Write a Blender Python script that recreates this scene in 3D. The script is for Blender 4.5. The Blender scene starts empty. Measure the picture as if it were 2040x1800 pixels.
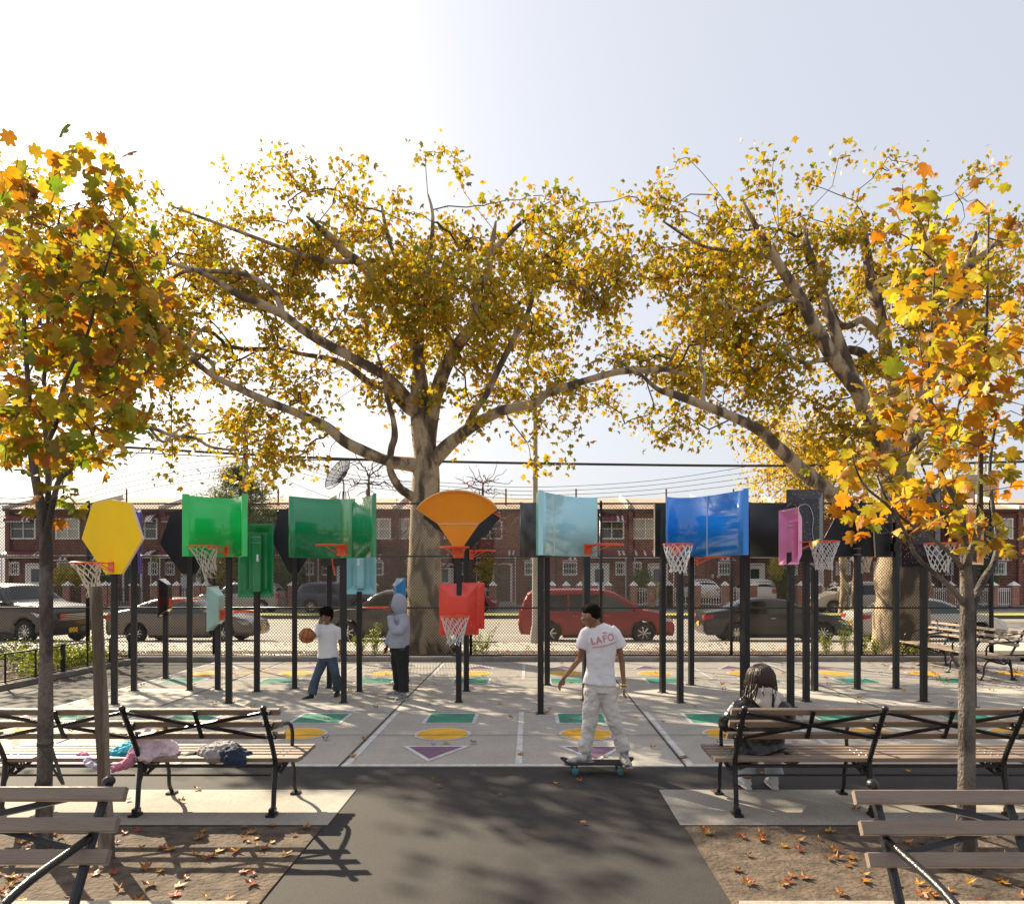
import bpy, bmesh, math, random
import numpy as np
from mathutils import Vector, Matrix, noise
R = math.radians
PI = math.pi
random.seed(7)
rng = np.random.default_rng(7)
sc = bpy.context.scene
col = sc.collection

# ---------------------------------------------------------------- camera
CX, CY, F, H = 1055.0, 1143.0, 1460.0, 2.0        # principal point and focal length in photo pixels, camera height
cam = bpy.data.cameras.new('camera')
cam.lens = F / 2040 * 36
cam.sensor_width = 36
cam.shift_x = -(CX - 1020) / 2040
cam.shift_y = (CY - 900) / 2040
cam.clip_end = 900
camo = bpy.data.objects.new('camera', cam)
col.objects.link(camo)
camo.location = (0, 0, H)
camo.rotation_euler = (R(90), 0, 0)
sc.camera = camo

# ---------------------------------------------------------------- light
SUN_EL, SUN_AZ = 33.0, -43.0                       # the sun stands behind the court, to the left
world = bpy.data.worlds.new('World')
sc.world = world
world.use_nodes = True
wn = world.node_tree.nodes
sky = wn.new('ShaderNodeTexSky')
sky.sky_type = 'NISHITA'
sky.sun_disc = False
sky.sun_elevation = R(SUN_EL)
sky.sun_rotation = R(SUN_AZ)
sky.air_density = 1.0
sky.dust_density = 4.0
sky.ozone_density = 1.5
wmix = wn.new('ShaderNodeMix')                      # thin high haze whitens the blue
wmix.data_type = 'RGBA'
wmix.inputs['Factor'].default_value = 0.58
wmix.inputs['B'].default_value = (7.4, 7.5, 8.0, 1)
world.node_tree.links.new(sky.outputs[0], wmix.inputs['A'])
world.node_tree.links.new(wmix.outputs['Result'], wn['Background'].inputs[0])
wn['Background'].inputs[1].default_value = 0.054
sd = Vector((math.sin(R(SUN_AZ)) * math.cos(R(SUN_EL)), math.cos(R(SUN_AZ)) * math.cos(R(SUN_EL)), math.sin(R(SUN_EL))))
sl = bpy.data.lights.new('sun', 'SUN')
sl.energy = 5.0
sl.angle = R(0.5)
sl.color = (1.0, 0.85, 0.62)
slo = bpy.data.objects.new('sun', sl)
col.objects.link(slo)
slo.rotation_euler = sd.to_track_quat('Z', 'Y').to_euler()
slo.location = sd * 60
sc.view_settings.view_transform = 'Standard'
sc.view_settings.look = 'None'
sc.view_settings.gamma = 1
sc.view_settings.exposure = 1.34
sc.cycles.transparent_max_bounces = 16
sc.cycles.max_bounces = 8

# ---------------------------------------------------------------- measuring helpers
def P(px, py, Y):
    return Vector(((px - CX) / F * Y, Y, H - (py - CY) / F * Y))
def GY(py, z=0.0):
    return F * (H - z) / (py - CY)
def G(px, py, z=0.0):
    Y = GY(py, z)
    return Vector(((px - CX) / F * Y, Y, z))

# ---------------------------------------------------------------- materials
def srgb(h):
    h = h.lstrip('#')
    v = [int(h[i:i + 2], 16) / 255 for i in (0, 2, 4)]
    return tuple(((c + 0.055) / 1.055) ** 2.4 if c > 0.04045 else c / 12.92 for c in v)
MATS = {}
def mat(name, colr, rough=0.6, metal=0.0, var=0.0, vscale=6.0, bump=0.0, bscale=40.0, coat=0.0, trans=0.0, spec=0.5, col2=None, detail=4.0, stretch=(1, 1, 1), sheen=0.0, alpha=1.0, specks=0.0):
    if name in MATS:
        return MATS[name]
    m = bpy.data.materials.new(name)
    m.use_nodes = True
    nt = m.node_tree
    n = nt.nodes
    b = n['Principled BSDF']
    colr = srgb(colr) if isinstance(colr, str) else colr
    b.inputs['Base Color'].default_value = (*colr, 1)
    b.inputs['Roughness'].default_value = rough
    b.inputs['Metallic'].default_value = metal
    b.inputs['Coat Weight'].default_value = coat
    b.inputs['Coat Roughness'].default_value = 0.06
    b.inputs['Specular IOR Level'].default_value = spec
    b.inputs['Sheen Weight'].default_value = sheen
    b.inputs['Alpha'].default_value = alpha
    if var or bump:
        tc = n.new('ShaderNodeTexCoord')
        mp = n.new('ShaderNodeMapping')
        mp.inputs['Scale'].default_value = stretch
        nt.links.new(tc.outputs['Object'], mp.inputs['Vector'])
    if var:
        nz = n.new('ShaderNodeTexNoise')
        nz.inputs['Scale'].default_value = vscale
        nz.inputs['Detail'].default_value = detail
        nt.links.new(mp.outputs[0], nz.inputs['Vector'])
        cr = n.new('ShaderNodeValToRGB')
        c2 = srgb(col2) if isinstance(col2, str) else (col2 or tuple(x * (1 - var) for x in colr))
        c1 = colr if col2 else tuple(min(1, x * (1 + var)) for x in colr)
        cr.color_ramp.elements[0].position = 0.3
        cr.color_ramp.elements[1].position = 0.7
        cr.color_ramp.elements[0].color = (*c2, 1)
        cr.color_ramp.elements[1].color = (*c1, 1)
        nt.links.new(nz.outputs['Fac'], cr.inputs['Fac'])
        nt.links.new(cr.outputs[0], b.inputs['Base Color'])
    if bump:
        nb = n.new('ShaderNodeTexNoise')
        nb.inputs['Scale'].default_value = bscale
        nb.inputs['Detail'].default_value = 6
        nt.links.new(mp.outputs[0], nb.inputs['Vector'])
        bp = n.new('ShaderNodeBump')
        bp.inputs['Strength'].default_value = bump
        bp.inputs['Distance'].default_value = 0.02
        nt.links.new(nb.outputs['Fac'], bp.inputs['Height'])
        nt.links.new(bp.outputs[0], b.inputs['Normal'])
    if specks:
        tc2 = n.new('ShaderNodeTexCoord')
        vo = n.new('ShaderNodeTexVoronoi')
        vo.inputs['Scale'].default_value = 7
        mp2 = n.new('ShaderNodeMapping')
        mp2.inputs['Scale'].default_value = (1, 1, .55)
        nt.links.new(tc2.outputs['Object'], mp2.inputs['Vector'])
        nt.links.new(mp2.outputs[0], vo.inputs['Vector'])
        lt = n.new('ShaderNodeMath')
        lt.operation = 'LESS_THAN'
        lt.inputs[1].default_value = specks
        nt.links.new(vo.outputs['Distance'], lt.inputs[0])
        sc1 = n.new('ShaderNodeTexNoise')                 # long faint scuffs
        sc1.inputs['Scale'].default_value = 3.0
        sc1.inputs['Detail'].default_value = 9
        sc1.inputs['Roughness'].default_value = .75
        mp3 = n.new('ShaderNodeMapping')
        mp3.inputs['Scale'].default_value = (2.5, 2.5, .5)
        nt.links.new(tc2.outputs['Object'], mp3.inputs['Vector'])
        nt.links.new(mp3.outputs[0], sc1.inputs['Vector'])
        mr = n.new('ShaderNodeMapRange')
        mr.inputs[1].default_value = .60
        mr.inputs[2].default_value = .80
        mr.inputs[4].default_value = .45
        nt.links.new(sc1.outputs['Fac'], mr.inputs[0])
        mxx = n.new('ShaderNodeMath')
        mxx.operation = 'MAXIMUM'
        l8 = n.new('ShaderNodeMath')
        l8.operation = 'MULTIPLY'
        l8.inputs[1].default_value = .75
        nt.links.new(lt.outputs[0], l8.inputs[0])
        nt.links.new(l8.outputs[0], mxx.inputs[0])
        nt.links.new(mr.outputs[0], mxx.inputs[1])
        ms = n.new('ShaderNodeMix')
        ms.data_type = 'RGBA'
        nt.links.new(mxx.outputs[0], ms.inputs['Factor'])
        src = b.inputs['Base Color'].links[0].from_socket if b.inputs['Base Color'].links else None
        if src:
            nt.links.new(src, ms.inputs['A'])
        else:
            ms.inputs['A'].default_value = (*colr, 1)
        ms.inputs['B'].default_value = (*[x * .45 + .32 for x in colr], 1)
        nt.links.new(ms.outputs['Result'], b.inputs['Base Color'])
    MATS[name] = m
    return m

def leaf_mat(name, ramp, transl=0.45, rough=0.5):
    m = bpy.data.materials.new(name)
    m.use_nodes = True
    nt = m.node_tree
    n = nt.nodes
    for x in list(n):
        if x.type == 'BSDF_PRINCIPLED':
            n.remove(x)
    out = [x for x in n if x.type == 'OUTPUT_MATERIAL'][0]
    geo = n.new('ShaderNodeNewGeometry')
    cr = n.new('ShaderNodeValToRGB')
    cr.color_ramp.interpolation = 'LINEAR'
    els = cr.color_ramp.elements
    els[0].position, els[0].color = 0, (*srgb(ramp[0]), 1)
    els[1].position, els[1].color = 1, (*srgb(ramp[-1]), 1)
    for i, h in enumerate(ramp[1:-1]):
        e = els.new((i + 1) / (len(ramp) - 1))
        e.color = (*srgb(h), 1)
    nt.links.new(geo.outputs['Random Per Island'], cr.inputs['Fac'])
    # blotches inside each leaf
    tc = n.new('ShaderNodeTexCoord')
    nz = n.new('ShaderNodeTexNoise')
    nz.inputs['Scale'].default_value = 22
    nz.inputs['Detail'].default_value = 3
    nt.links.new(tc.outputs['Object'], nz.inputs['Vector'])
    mx = n.new('ShaderNodeMix')
    mx.data_type = 'RGBA'
    mx.blend_type = 'MULTIPLY'
    rr = n.new('ShaderNodeMapRange')
    rr.inputs[1].default_value = 0.45
    rr.inputs[2].default_value = 0.75
    nt.links.new(nz.outputs['Fac'], rr.inputs[0])
    ml = n.new('ShaderNodeMath')
    ml.operation = 'MULTIPLY'
    ml.inputs[1].default_value = 0.7
    nt.links.new(rr.outputs[0], ml.inputs[0])
    nt.links.new(ml.outputs[0], mx.inputs['Factor'])
    nt.links.new(cr.outputs[0], mx.inputs['A'])
    mx.inputs['B'].default_value = (0.75, 0.42, 0.2, 1)
    p = n.new('ShaderNodeBsdfPrincipled')
    p.inputs['Roughness'].default_value = rough
    nt.links.new(mx.outputs['Result'], p.inputs['Base Color'])
    t = n.new('ShaderNodeBsdfTranslucent')
    br = n.new('ShaderNodeMix')
    br.data_type = 'RGBA'
    br.blend_type = 'MULTIPLY'
    br.inputs['Factor'].default_value = 1
    nt.links.new(mx.outputs['Result'], br.inputs['A'])
    br.inputs['B'].default_value = (1.0, 1.0, 0.8, 1)
    nt.links.new(br.outputs['Result'], t.inputs['Color'])
    ms = n.new('ShaderNodeMixShader')
    ms.inputs[0].default_value = transl
    nt.links.new(p.outputs[0], ms.inputs[1])
    nt.links.new(t.outputs[0], ms.inputs[2])
    nt.links.new(ms.outputs[0], out.inputs[0])
    MATS[name] = m
    return m

# ---------------------------------------------------------------- mesh builder
class MB:
    def __init__(s):
        s.v, s.f, s.mi = [], [], []
    def add(s, vs, fs, k=0):
        o = len(s.v)
        s.v += [tuple(v) for v in vs]
        s.f += [tuple(i + o for i in f) for f in fs]
        s.mi += [k] * len(fs)
        return s
    def box(s, c, d, rot=None, k=0):
        x, y, z = d[0] / 2, d[1] / 2, d[2] / 2
        vs = [Vector((a * x, b * y, e * z)) for a in (-1, 1) for b in (-1, 1) for e in (-1, 1)]
        if rot is not None:
            vs = [rot @ v for v in vs]
        c = Vector(c)
        return s.add([v + c for v in vs], [(0, 1, 3, 2), (4, 6, 7, 5), (0, 4, 5, 1), (2, 3, 7, 6), (0, 2, 6, 4), (1, 5, 7, 3)], k)
    def bbox(s, c, d, b=0.01, rot=None, k=0):
        # box with chamfered edges along its length (longest axis)
        ax = max(range(3), key=lambda i: d[i])
        o = [i for i in range(3) if i != ax]
        h = [d[o[0]] / 2, d[o[1]] / 2]
        ring = [(-h[0] + b, -h[1]), (h[0] - b, -h[1]), (h[0], -h[1] + b), (h[0], h[1] - b), (h[0] - b, h[1]), (-h[0] + b, h[1]), (-h[0], h[1] - b), (-h[0], -h[1] + b)]
        vs = []
        for e in (-1, 1):
            for a, q in ring:
                v = [0, 0, 0]
                v[ax] = e * d[ax] / 2
                v[o[0]], v[o[1]] = a, q
                v = Vector(v)
                if rot is not None:
                    v = rot @ v
                vs.append(v + Vector(c))
        fs = [tuple(reversed(range(8))), tuple(range(8, 16))]
        fs += [(i, (i + 1) % 8, 8 + (i + 1) % 8, 8 + i) for i in range(8)]
        return s.add(vs, fs, k)
    def bar(s, p0, p1, w, h=None, up=(0, 0, 1), k=0):
        p0, p1 = Vector(p0), Vector(p1)
        h = h or w
        d = (p1 - p0)
        L = d.length
        d.normalize()
        u = Vector(up)
        x = d.cross(u)
        if x.length < 1e-4:
            x = d.cross(Vector((1, 0, 0)))
        x.normalize()
        u = x.cross(d)
        m = Matrix((x, d, u)).transposed()
        return s.box((p0 + p1) / 2, (w, L, h), m, k)
    def tube(s, pts, r, n=8, k=0, cap=True, rx=None, xdir=None):
        pts = [Vector(p) for p in pts]
        N = len(pts)
        rs = r if isinstance(r, (list, tuple)) else [r] * N
        rys = rx if isinstance(rx, (list, tuple)) else ([rx] * N if rx else rs)
        vs = []
        prev = None
        for i, p in enumerate(pts):
            t = (pts[min(i + 1, N - 1)] - pts[max(i - 1, 0)])
            if t.length < 1e-9:
                t = Vector((0, 0, 1))
            t.normalize()
            if xdir is not None:
                x = Vector(xdir)
                x = x - t * x.dot(t)
                if x.length < 1e-4:
                    x = t.orthogonal()
            elif prev is None:
                x = t.orthogonal()
            else:
                x = prev - t * prev.dot(t)
                if x.length < 1e-4:
                    x = t.orthogonal()
            x.normalize()
            prev = x
            y = t.cross(x)
            for j in range(n):
                a = 2 * PI * j / n
                vs.append(p + x * math.cos(a) * rs[i] + y * math.sin(a) * rys[i])
        fs = []
        for i in range(N - 1):
            for j in range(n):
                a, b = i * n + j, i * n + (j + 1) % n
                fs.append((a, b, b + n, a + n))
        if cap:
            fs.append(tuple(reversed(range(n))))
            fs.append(tuple(range((N - 1) * n, N * n)))
        return s.add(vs, fs, k)
    def ell(s, c, r, rot=None, nu=14, nv=9, k=0):
        c = Vector(c)
        vs = [c + ((rot @ Vector((0, 0, r[2]))) if rot else Vector((0, 0, r[2])))]
        for i in range(1, nv):
            t = PI * i / nv
            for j in range(nu):
                a = 2 * PI * j / nu
                v = Vector((r[0] * math.sin(t) * math.cos(a), r[1] * math.sin(t) * math.sin(a), r[2] * math.cos(t)))
                vs.append(c + (rot @ v if rot else v))
        vs.append(c - ((rot @ Vector((0, 0, r[2]))) if rot else Vector((0, 0, r[2]))))
        fs = [(0, 1 + j, 1 + (j + 1) % nu) for j in range(nu)]
        for i in range(nv - 2):
            for j in range(nu):
                a, b = 1 + i * nu + j, 1 + i * nu + (j + 1) % nu
                fs.append((a, a + nu, b + nu, b))
        e = len(vs) - 1
        o = 1 + (nv - 2) * nu
        fs += [(e, o + (j + 1) % nu, o + j) for j in range(nu)]
        return s.add(vs, fs, k)
    def prism(s, poly, off, k=0):
        # poly: list of 3D points (planar), extruded by off
        off = Vector(off)
        n = len(poly)
        vs = [Vector(p) for p in poly] + [Vector(p) + off for p in poly]
        fs = [tuple(reversed(range(n))), tuple(range(n, 2 * n))] + [(i, (i + 1) % n, n + (i + 1) % n, n + i) for i in range(n)]
        return s.add(vs, fs, k)
    def ring(s, c, R0, r, axis=(0, 0, 1), n=28, m=8, k=0):
        c = Vector(c)
        ax = Vector(axis).normalized()
        x = ax.orthogonal().normalized()
        y = ax.cross(x)
        vs, fs = [], []
        for i in range(n):
            a = 2 * PI * i / n
            d = x * math.cos(a) + y * math.sin(a)
            for j in range(m):
                b = 2 * PI * j / m
                vs.append(c + d * (R0 + r * math.cos(b)) + ax * r * math.sin(b))
        for i in range(n):
            for j in range(m):
                a, b = i * m + j, i * m + (j + 1) % m
                c2, d2 = ((i + 1) % n) * m + j, ((i + 1) % n) * m + (j + 1) % m
                fs.append((a, c2, d2, b))
        return s.add(vs, fs, k)
    def lathe(s, c, prof, axis=(0, 0, 1), n=24, k=0):
        c = Vector(c)
        ax = Vector(axis).normalized()
        x = ax.orthogonal().normalized()
        y = ax.cross(x)
        vs, fs = [], []
        m = len(prof)
        for i in range(n):
            a = 2 * PI * i / n
            d = x * math.cos(a) + y * math.sin(a)
            for r, h in prof:
                vs.append(c + d * r + ax * h)
        for i in range(n):
            for j in range(m - 1):
                a, b = i * m + j, i * m + j + 1
                c2, d2 = ((i + 1) % n) * m + j, ((i + 1) % n) * m + j + 1
                fs.append((a, c2, d2, b))
        return s.add(vs, fs, k)
    def grid(s, pts, k=0, flip=False):
        # pts: rows x cols of points
        r, c = len(pts), len(pts[0])
        vs = [p for row in pts for p in row]
        fs = []
        for i in range(r - 1):
            for j in range(c - 1):
                q = (i * c + j, i * c + j + 1, (i + 1) * c + j + 1, (i + 1) * c + j)
                fs.append(tuple(reversed(q)) if flip else q)
        return s.add(vs, fs, k)
    def build(s, name, m, parent=None, smooth=False, label=None, mods=None, o=None):
        off = Vector(o) if o is not None else (parent['_o'] if parent is not None and '_o' in parent.keys() else None)
        me = bpy.data.meshes.new(name)
        vs = s.v
        if off is not None:
            off = Vector(off)
            vs = [(v[0] - off[0], v[1] - off[1], v[2] - off[2]) for v in vs]
        me.from_pydata(vs, [], s.f)
        ms = m if isinstance(m, (list, tuple)) else [m]
        for q in ms:
            me.materials.append(q)
        if len(ms) > 1:
            me.polygons.foreach_set('material_index', s.mi)
        if smooth:
            me.polygons.foreach_set('use_smooth', [True] * len(me.polygons))
            if smooth == 'a':
                me.set_sharp_from_angle(angle=R(40))
        ob = bpy.data.objects.new(name, me)
        col.objects.link(ob)
        if parent is not None:
            ob.parent = parent
        elif o is not None:
            ob.location = off
        if label:
            ob['label'] = label
        return ob

def thing(name, label, cat, loc=(0, 0, 0), rz=0.0, group=None, world_parts=False):
    o = bpy.data.objects.new(name, None)
    o.empty_display_size = 0.2
    col.objects.link(o)
    o.location = loc
    o.rotation_euler = (0, 0, rz)
    o['label'] = label
    o['category'] = cat
    if group:
        o['group'] = group
    if world_parts:
        o['_o'] = tuple(loc)           # parts are given in world coordinates
    return o
def tag(o, label, cat, group=None):
    o['label'] = label
    o['category'] = cat
    if group:
        o['group'] = group
    return o
def struct(o, kind='structure'):
    o['kind'] = kind
    return o
def copy_thing(o, loc, rz, label, group=None):
    def rec(x, par):
        c = x.copy()
        col.objects.link(c)
        c.parent = par
        for ch in list(x.children):
            rec(ch, c)
        return c
    r = rec(o, None)
    r.location = loc
    r.rotation_euler = (0, 0, rz)
    r['label'] = label
    if group:
        r['group'] = group
    return r
def arc(c, r, a0, a1, n, plane='xz', sx=1, sz=1):
    out = []
    for i in range(n + 1):
        a = R(a0 + (a1 - a0) * i / n)
        if plane == 'xz':
            out.append(Vector((c[0] + r * sx * math.cos(a), c[1], c[2] + r * sz * math.sin(a))))
        elif plane == 'yz':
            out.append(Vector((c[0], c[1] + r * sx * math.cos(a), c[2] + r * sz * math.sin(a))))
        else:
            out.append(Vector((c[0] + r * math.cos(a), c[1] + r * math.sin(a), c[2])))
    return out
def smooth_path(pts, rad=None, sub=4):
    # Catmull-Rom through points (and radii)
    pts = [Vector(p) for p in pts]
    n = len(pts)
    out, ro = [], []
    for i in range(n - 1):
        p0, p1, p2, p3 = pts[max(i - 1, 0)], pts[i], pts[i + 1], pts[min(i + 2, n - 1)]
        for k in range(sub):
            t = k / sub
            out.append(0.5 * ((2 * p1) + (p2 - p0) * t + (2 * p0 - 5 * p1 + 4 * p2 - p3) * t * t + (3 * p1 - p0 - 3 * p2 + p3) * t ** 3))
            if rad:
                ro.append(rad[i] * (1 - t) + rad[i + 1] * t)
    out.append(pts[-1])
    if rad:
        ro.append(rad[-1])
        return out, ro
    return out
# ================================================================ SETTING
def concrete_mat(name, base, dark, jointx=None, sc1=0.35):
    m = bpy.data.materials.new(name)
    m.use_nodes = True
    nt = m.node_tree
    n = nt.nodes
    L = nt.links
    b = n['Principled BSDF']
    b.inputs['Roughness'].default_value = 0.85
    tc = n.new('ShaderNodeTexCoord')
    def noi(s, d=5, r=0.6):
        x = n.new('ShaderNodeTexNoise')
        x.inputs['Scale'].default_value = s
        x.inputs['Detail'].default_value = d
        x.inputs['Roughness'].default_value = r
        L.new(tc.outputs['Object'], x.inputs['Vector'])
        return x
    big, mid, fine = noi(sc1), noi(2.2, 8, .7), noi(90, 3)
    cr = n.new('ShaderNodeValToRGB')
    cr.color_ramp.elements[0].position = .32
    cr.color_ramp.elements[1].position = .68
    cr.color_ramp.elements[0].color = (*dark, 1)
    cr.color_ramp.elements[1].color = (*base, 1)
    mixf = n.new('ShaderNodeMath')
    mixf.operation = 'MULTIPLY_ADD'
    mixf.inputs[1].default_value = .5
    L.new(big.outputs['Fac'], mixf.inputs[0])
    hm = n.new('ShaderNodeMath')
    hm.operation = 'MULTIPLY'
    hm.inputs[1].default_value = .5
    L.new(mid.outputs['Fac'], hm.inputs[0])
    L.new(hm.outputs[0], mixf.inputs[2])
    L.new(mixf.outputs[0], cr.inputs['Fac'])
    # small dark stains
    st = noi(1.3, 9, .75)
    sr = n.new('ShaderNodeMapRange')
    sr.inputs[1].default_value = .58
    sr.inputs[2].default_value = .72
    L.new(st.outputs['Fac'], sr.inputs[0])
    mx = n.new('ShaderNodeMix')
    mx.data_type = 'RGBA'
    mx.blend_type = 'MULTIPLY'
    mm = n.new('ShaderNodeMath')
    mm.operation = 'MULTIPLY'
    mm.inputs[1].default_value = .55
    L.new(sr.outputs[0], mm.inputs[0])
    L.new(mm.outputs[0], mx.inputs['Factor'])
    L.new(cr.outputs[0], mx.inputs['A'])
    mx.inputs['B'].default_value = (.5, .47, .44, 1)
    # grain
    gr = n.new('ShaderNodeMix')
    gr.data_type = 'RGBA'
    gr.blend_type = 'MULTIPLY'
    gr.inputs['Factor'].default_value = .35
    fr = n.new('ShaderNodeMapRange')
    fr.inputs[1].default_value = .3
    fr.inputs[2].default_value = .7
    fr.inputs[3].default_value = .55
    fr.inputs[4].default_value = 1.25
    L.new(fine.outputs['Fac'], fr.inputs[0])
    ag = noi(26, 6, .8)
    ar = n.new('ShaderNodeMapRange')
    ar.inputs[1].default_value = .35
    ar.inputs[2].default_value = .65
    ar.inputs[3].default_value = .72
    ar.inputs[4].default_value = 1.2
    L.new(ag.outputs['Fac'], ar.inputs[0])
    g2 = n.new('ShaderNodeMix')
    g2.data_type = 'RGBA'
    g2.blend_type = 'MULTIPLY'
    g2.inputs['Factor'].default_value = .6
    L.new(mx.outputs['Result'], g2.inputs['A'])
    L.new(ar.outputs[0], g2.inputs['B'])
    L.new(g2.outputs['Result'], gr.inputs['A'])
    L.new(fr.outputs[0], gr.inputs['B'])
    L.new(gr.outputs['Result'], b.inputs['Base Color'])
    bp = n.new('ShaderNodeBump')
    bp.inputs['Strength'].default_value = .35
    bp.inputs['Distance'].default_value = .01
    L.new(fine.outputs['Fac'], bp.inputs['Height'])
    L.new(bp.outputs[0], b.inputs['Normal'])
    MATS[name] = m
    return m
M_conc = concrete_mat('concrete', (.46, .425, .37), (.33, .305, .27))
M_pad = concrete_mat('pad_concrete', (.42, .385, .33), (.27, .245, .21), sc1=1.2)
M_walk = concrete_mat('walk_concrete', (.48, .44, .38), (.38, .35, .31))
M_road = concrete_mat('road_asphalt', (.31, .285, .25), (.25, .23, .205))
M_asph = concrete_mat('asphalt', (.034, .029, .027), (.020, .0175, .017), sc1=.8)
M_soil = mat('soil', (.09, .065, .045), .95, var=.5, vscale=9, bump=1.0, bscale=30)
M_kerb = concrete_mat('kerb_stone', (.33, .30, .26), (.16, .145, .13), sc1=3)

def sheet(name, x0, x1, y0, y1, z, m, z1=None, nx=1, ny=1):
    z1 = z if z1 is None else z1
    b = MB()
    pts = [[Vector((x0 + (x1 - x0) * i / nx, y0 + (y1 - y0) * j / ny, z + (z1 - z) * j / ny)) for i in range(nx + 1)] for j in range(ny + 1)]
    b.grid(pts)
    return struct(b.build(name, m))
sheet('ground', -400, 400, -60, 700, -0.62, mat('far_ground', (.12, .11, .07), .95, var=.3, vscale=.1))
FY = 17.0                                        # the fence line
CLX = -7.15                                      # left edge of the concrete court
sheet('asphalt_path', -30, 30, -8, 17.0, -0.004, M_asph)
sheet('court_surface', CLX, 14.0, 7.6, 16.72, 0.002, M_conc)
# slab of the sitting places
PY0, PY1 = 5.84, 6.8
for nm, xa, xb in (('paved_pad', -14, -1.61), ('paved_pad', 1.2, 14)):
    sheet(nm, xa, xb, PY0, PY1, 0.002, M_pad)
    struct(MB().box(((xa + xb) / 2, 2.6, .03), (abs(xb - xa), 3.2, .20)).build('raised_pavement', M_pad))
    struct(MB().box(((xa + xb) / 2, 5.05, -.02), (abs(xb - xa) - .06, 1.5, .052)).build('soil_strip', M_soil)).name = 'soil_ground'
# kerb at the fence, bed behind it
kb = MB()
kb.bbox((1.0, 16.83, 0.045), (20.4, 0.2, 0.13), .025)
kb.build('kerb', M_kerb)['kind'] = 'structure'
kb = MB()
kb.bar((-9.25, 10.9, .04), (-9.0, 16.72, .04), .18, .1)
kb.build('kerb', M_kerb)['kind'] = 'structure'
sheet('bed_soil_ground', -34, 34, 16.93, 18.6, 0.055, M_soil)
sheet('garden_soil_ground', -34, -9.16, 9, 16.93, 0.03, M_soil)
sheet('sidewalk', -60, 60, 18.6, 23.0, 0.05, M_walk, -.13)
kb = MB()
kb.box((0, 23.08, -.2), (120, .16, .16))
kb.build('kerb', M_kerb)['kind'] = 'structure'
sheet('road', -120, 120, 23.15, 37.2, -.27, M_road, -.27)
kb = MB()
kb.box((0, 37.28, -.19), (240, .16, .2))
kb.build('kerb', mat('kerb_dark', (.10, .09, .08), .9))['kind'] = 'structure'
M_grass = mat('grass_green', (.30, .30, .04), .9, var=.5, vscale=.6, bump=.8)
struct(sheet('median_ground', -120, 120, 37.35, 39.4, -.10, M_grass))
sheet('service_road', -120, 120, 39.5, 44.6, -.22, M_road)
kb = MB()
kb.box((0, 39.45, -.18), (240, .14, .18))
kb.box((0, 44.66, -.15), (240, .14, .18))
kb.build('kerb', M_kerb)['kind'] = 'structure'
sheet('far_sidewalk', -120, 120, 44.72, 46.2, -.09, M_walk)
sheet('front_yard_ground', -120, 120, 46.2, 51, -.08, concrete_mat('yard', (.28, .26, .23), (.2, .19, .17)))
# painted road lines
M_yel = mat('paint_yellow_road', (.62, .42, .06), .7, var=.25, vscale=3)
M_wht = mat('paint_white', (.72, .72, .70), .7, var=.12, vscale=9)
rl = MB()
for dy in (0, .25):
    rl.grid([[(-120, 34.2 + dy, -.266), (120, 34.2 + dy, -.266)], [(-120, 34.33 + dy, -.266), (120, 34.33 + dy, -.266)]])
struct(rl.build('road_markings', M_yel))
rl = MB()
rl.grid([[(-120, 27.3, -.266), (120, 27.3, -.266)], [(-120, 27.42, -.266), (120, 27.42, -.266)]])
struct(rl.build('road_markings', M_wht))

# ---- painted court
M_line = mat('court_white', (.66, .66, .65), .75, var=.2, vscale=9, col2=(.44, .42, .39))
M_gr = mat('court_green', (.035, .22, .145), .75, var=.22, vscale=3.5, bump=.3)
M_ye = mat('court_yellow', (.72, .38, .02), .75, var=.22, vscale=3.5, bump=.3)
M_pu = mat('court_purple', (.17, .085, .15), .7, var=.15, vscale=5)
M_joint = mat('joint_dark', (.05, .045, .04), .95)
cm = MB()
Z1, Z2 = .006, .010
def flat(poly, z, k):
    cm.add([(x, y, z) for x, y in poly], [tuple(range(len(poly)))], k)
def strip(x0, y0, x1, y1, k=0, z=Z1):
    flat([(x0, y0), (x1, y0), (x1, y1), (x0, y1)], z, k)
strip(CLX + .07, 7.62, 14, 7.70)
strip(CLX + .07, 10.62, 14, 10.68)
cm_l = [(CLX + .02, 7.6), (CLX + .09, 7.6), (CLX + .09, 16.7), (CLX + .02, 16.7)]
flat(cm_l, Z1 + .001, 0)
strip(CLX + .07, 13.28, 9, 13.32)
JX = [-.18 + 1.8 * k for k in range(-3, 8)]
for i, x in enumerate(JX):
    if i % 2 == 0:
        flat([(x - .012, 7.6), (x + .012, 7.6), (x + .012, 16.7), (x - .012, 16.7)], Z1 + .002, 4)
    strip(x + .03, 7.7, x + .10, 10.62)
    strip(x + .03, 13.9, x + .09, 16.3, z=Z1 + .0005)
for y in (9.07, 10.65, 12.2, 13.75, 15.3):
    flat([(CLX + .1, y - .007), (14, y - .007), (14, y + .007), (CLX + .1, y + .007)], Z2 + .003, 4)
def ngon(cx, cy, r, n=36):
    return [(cx + r * math.cos(2 * PI * i / n), cy + r * math.sin(2 * PI * i / n)) for i in range(n)]
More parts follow.
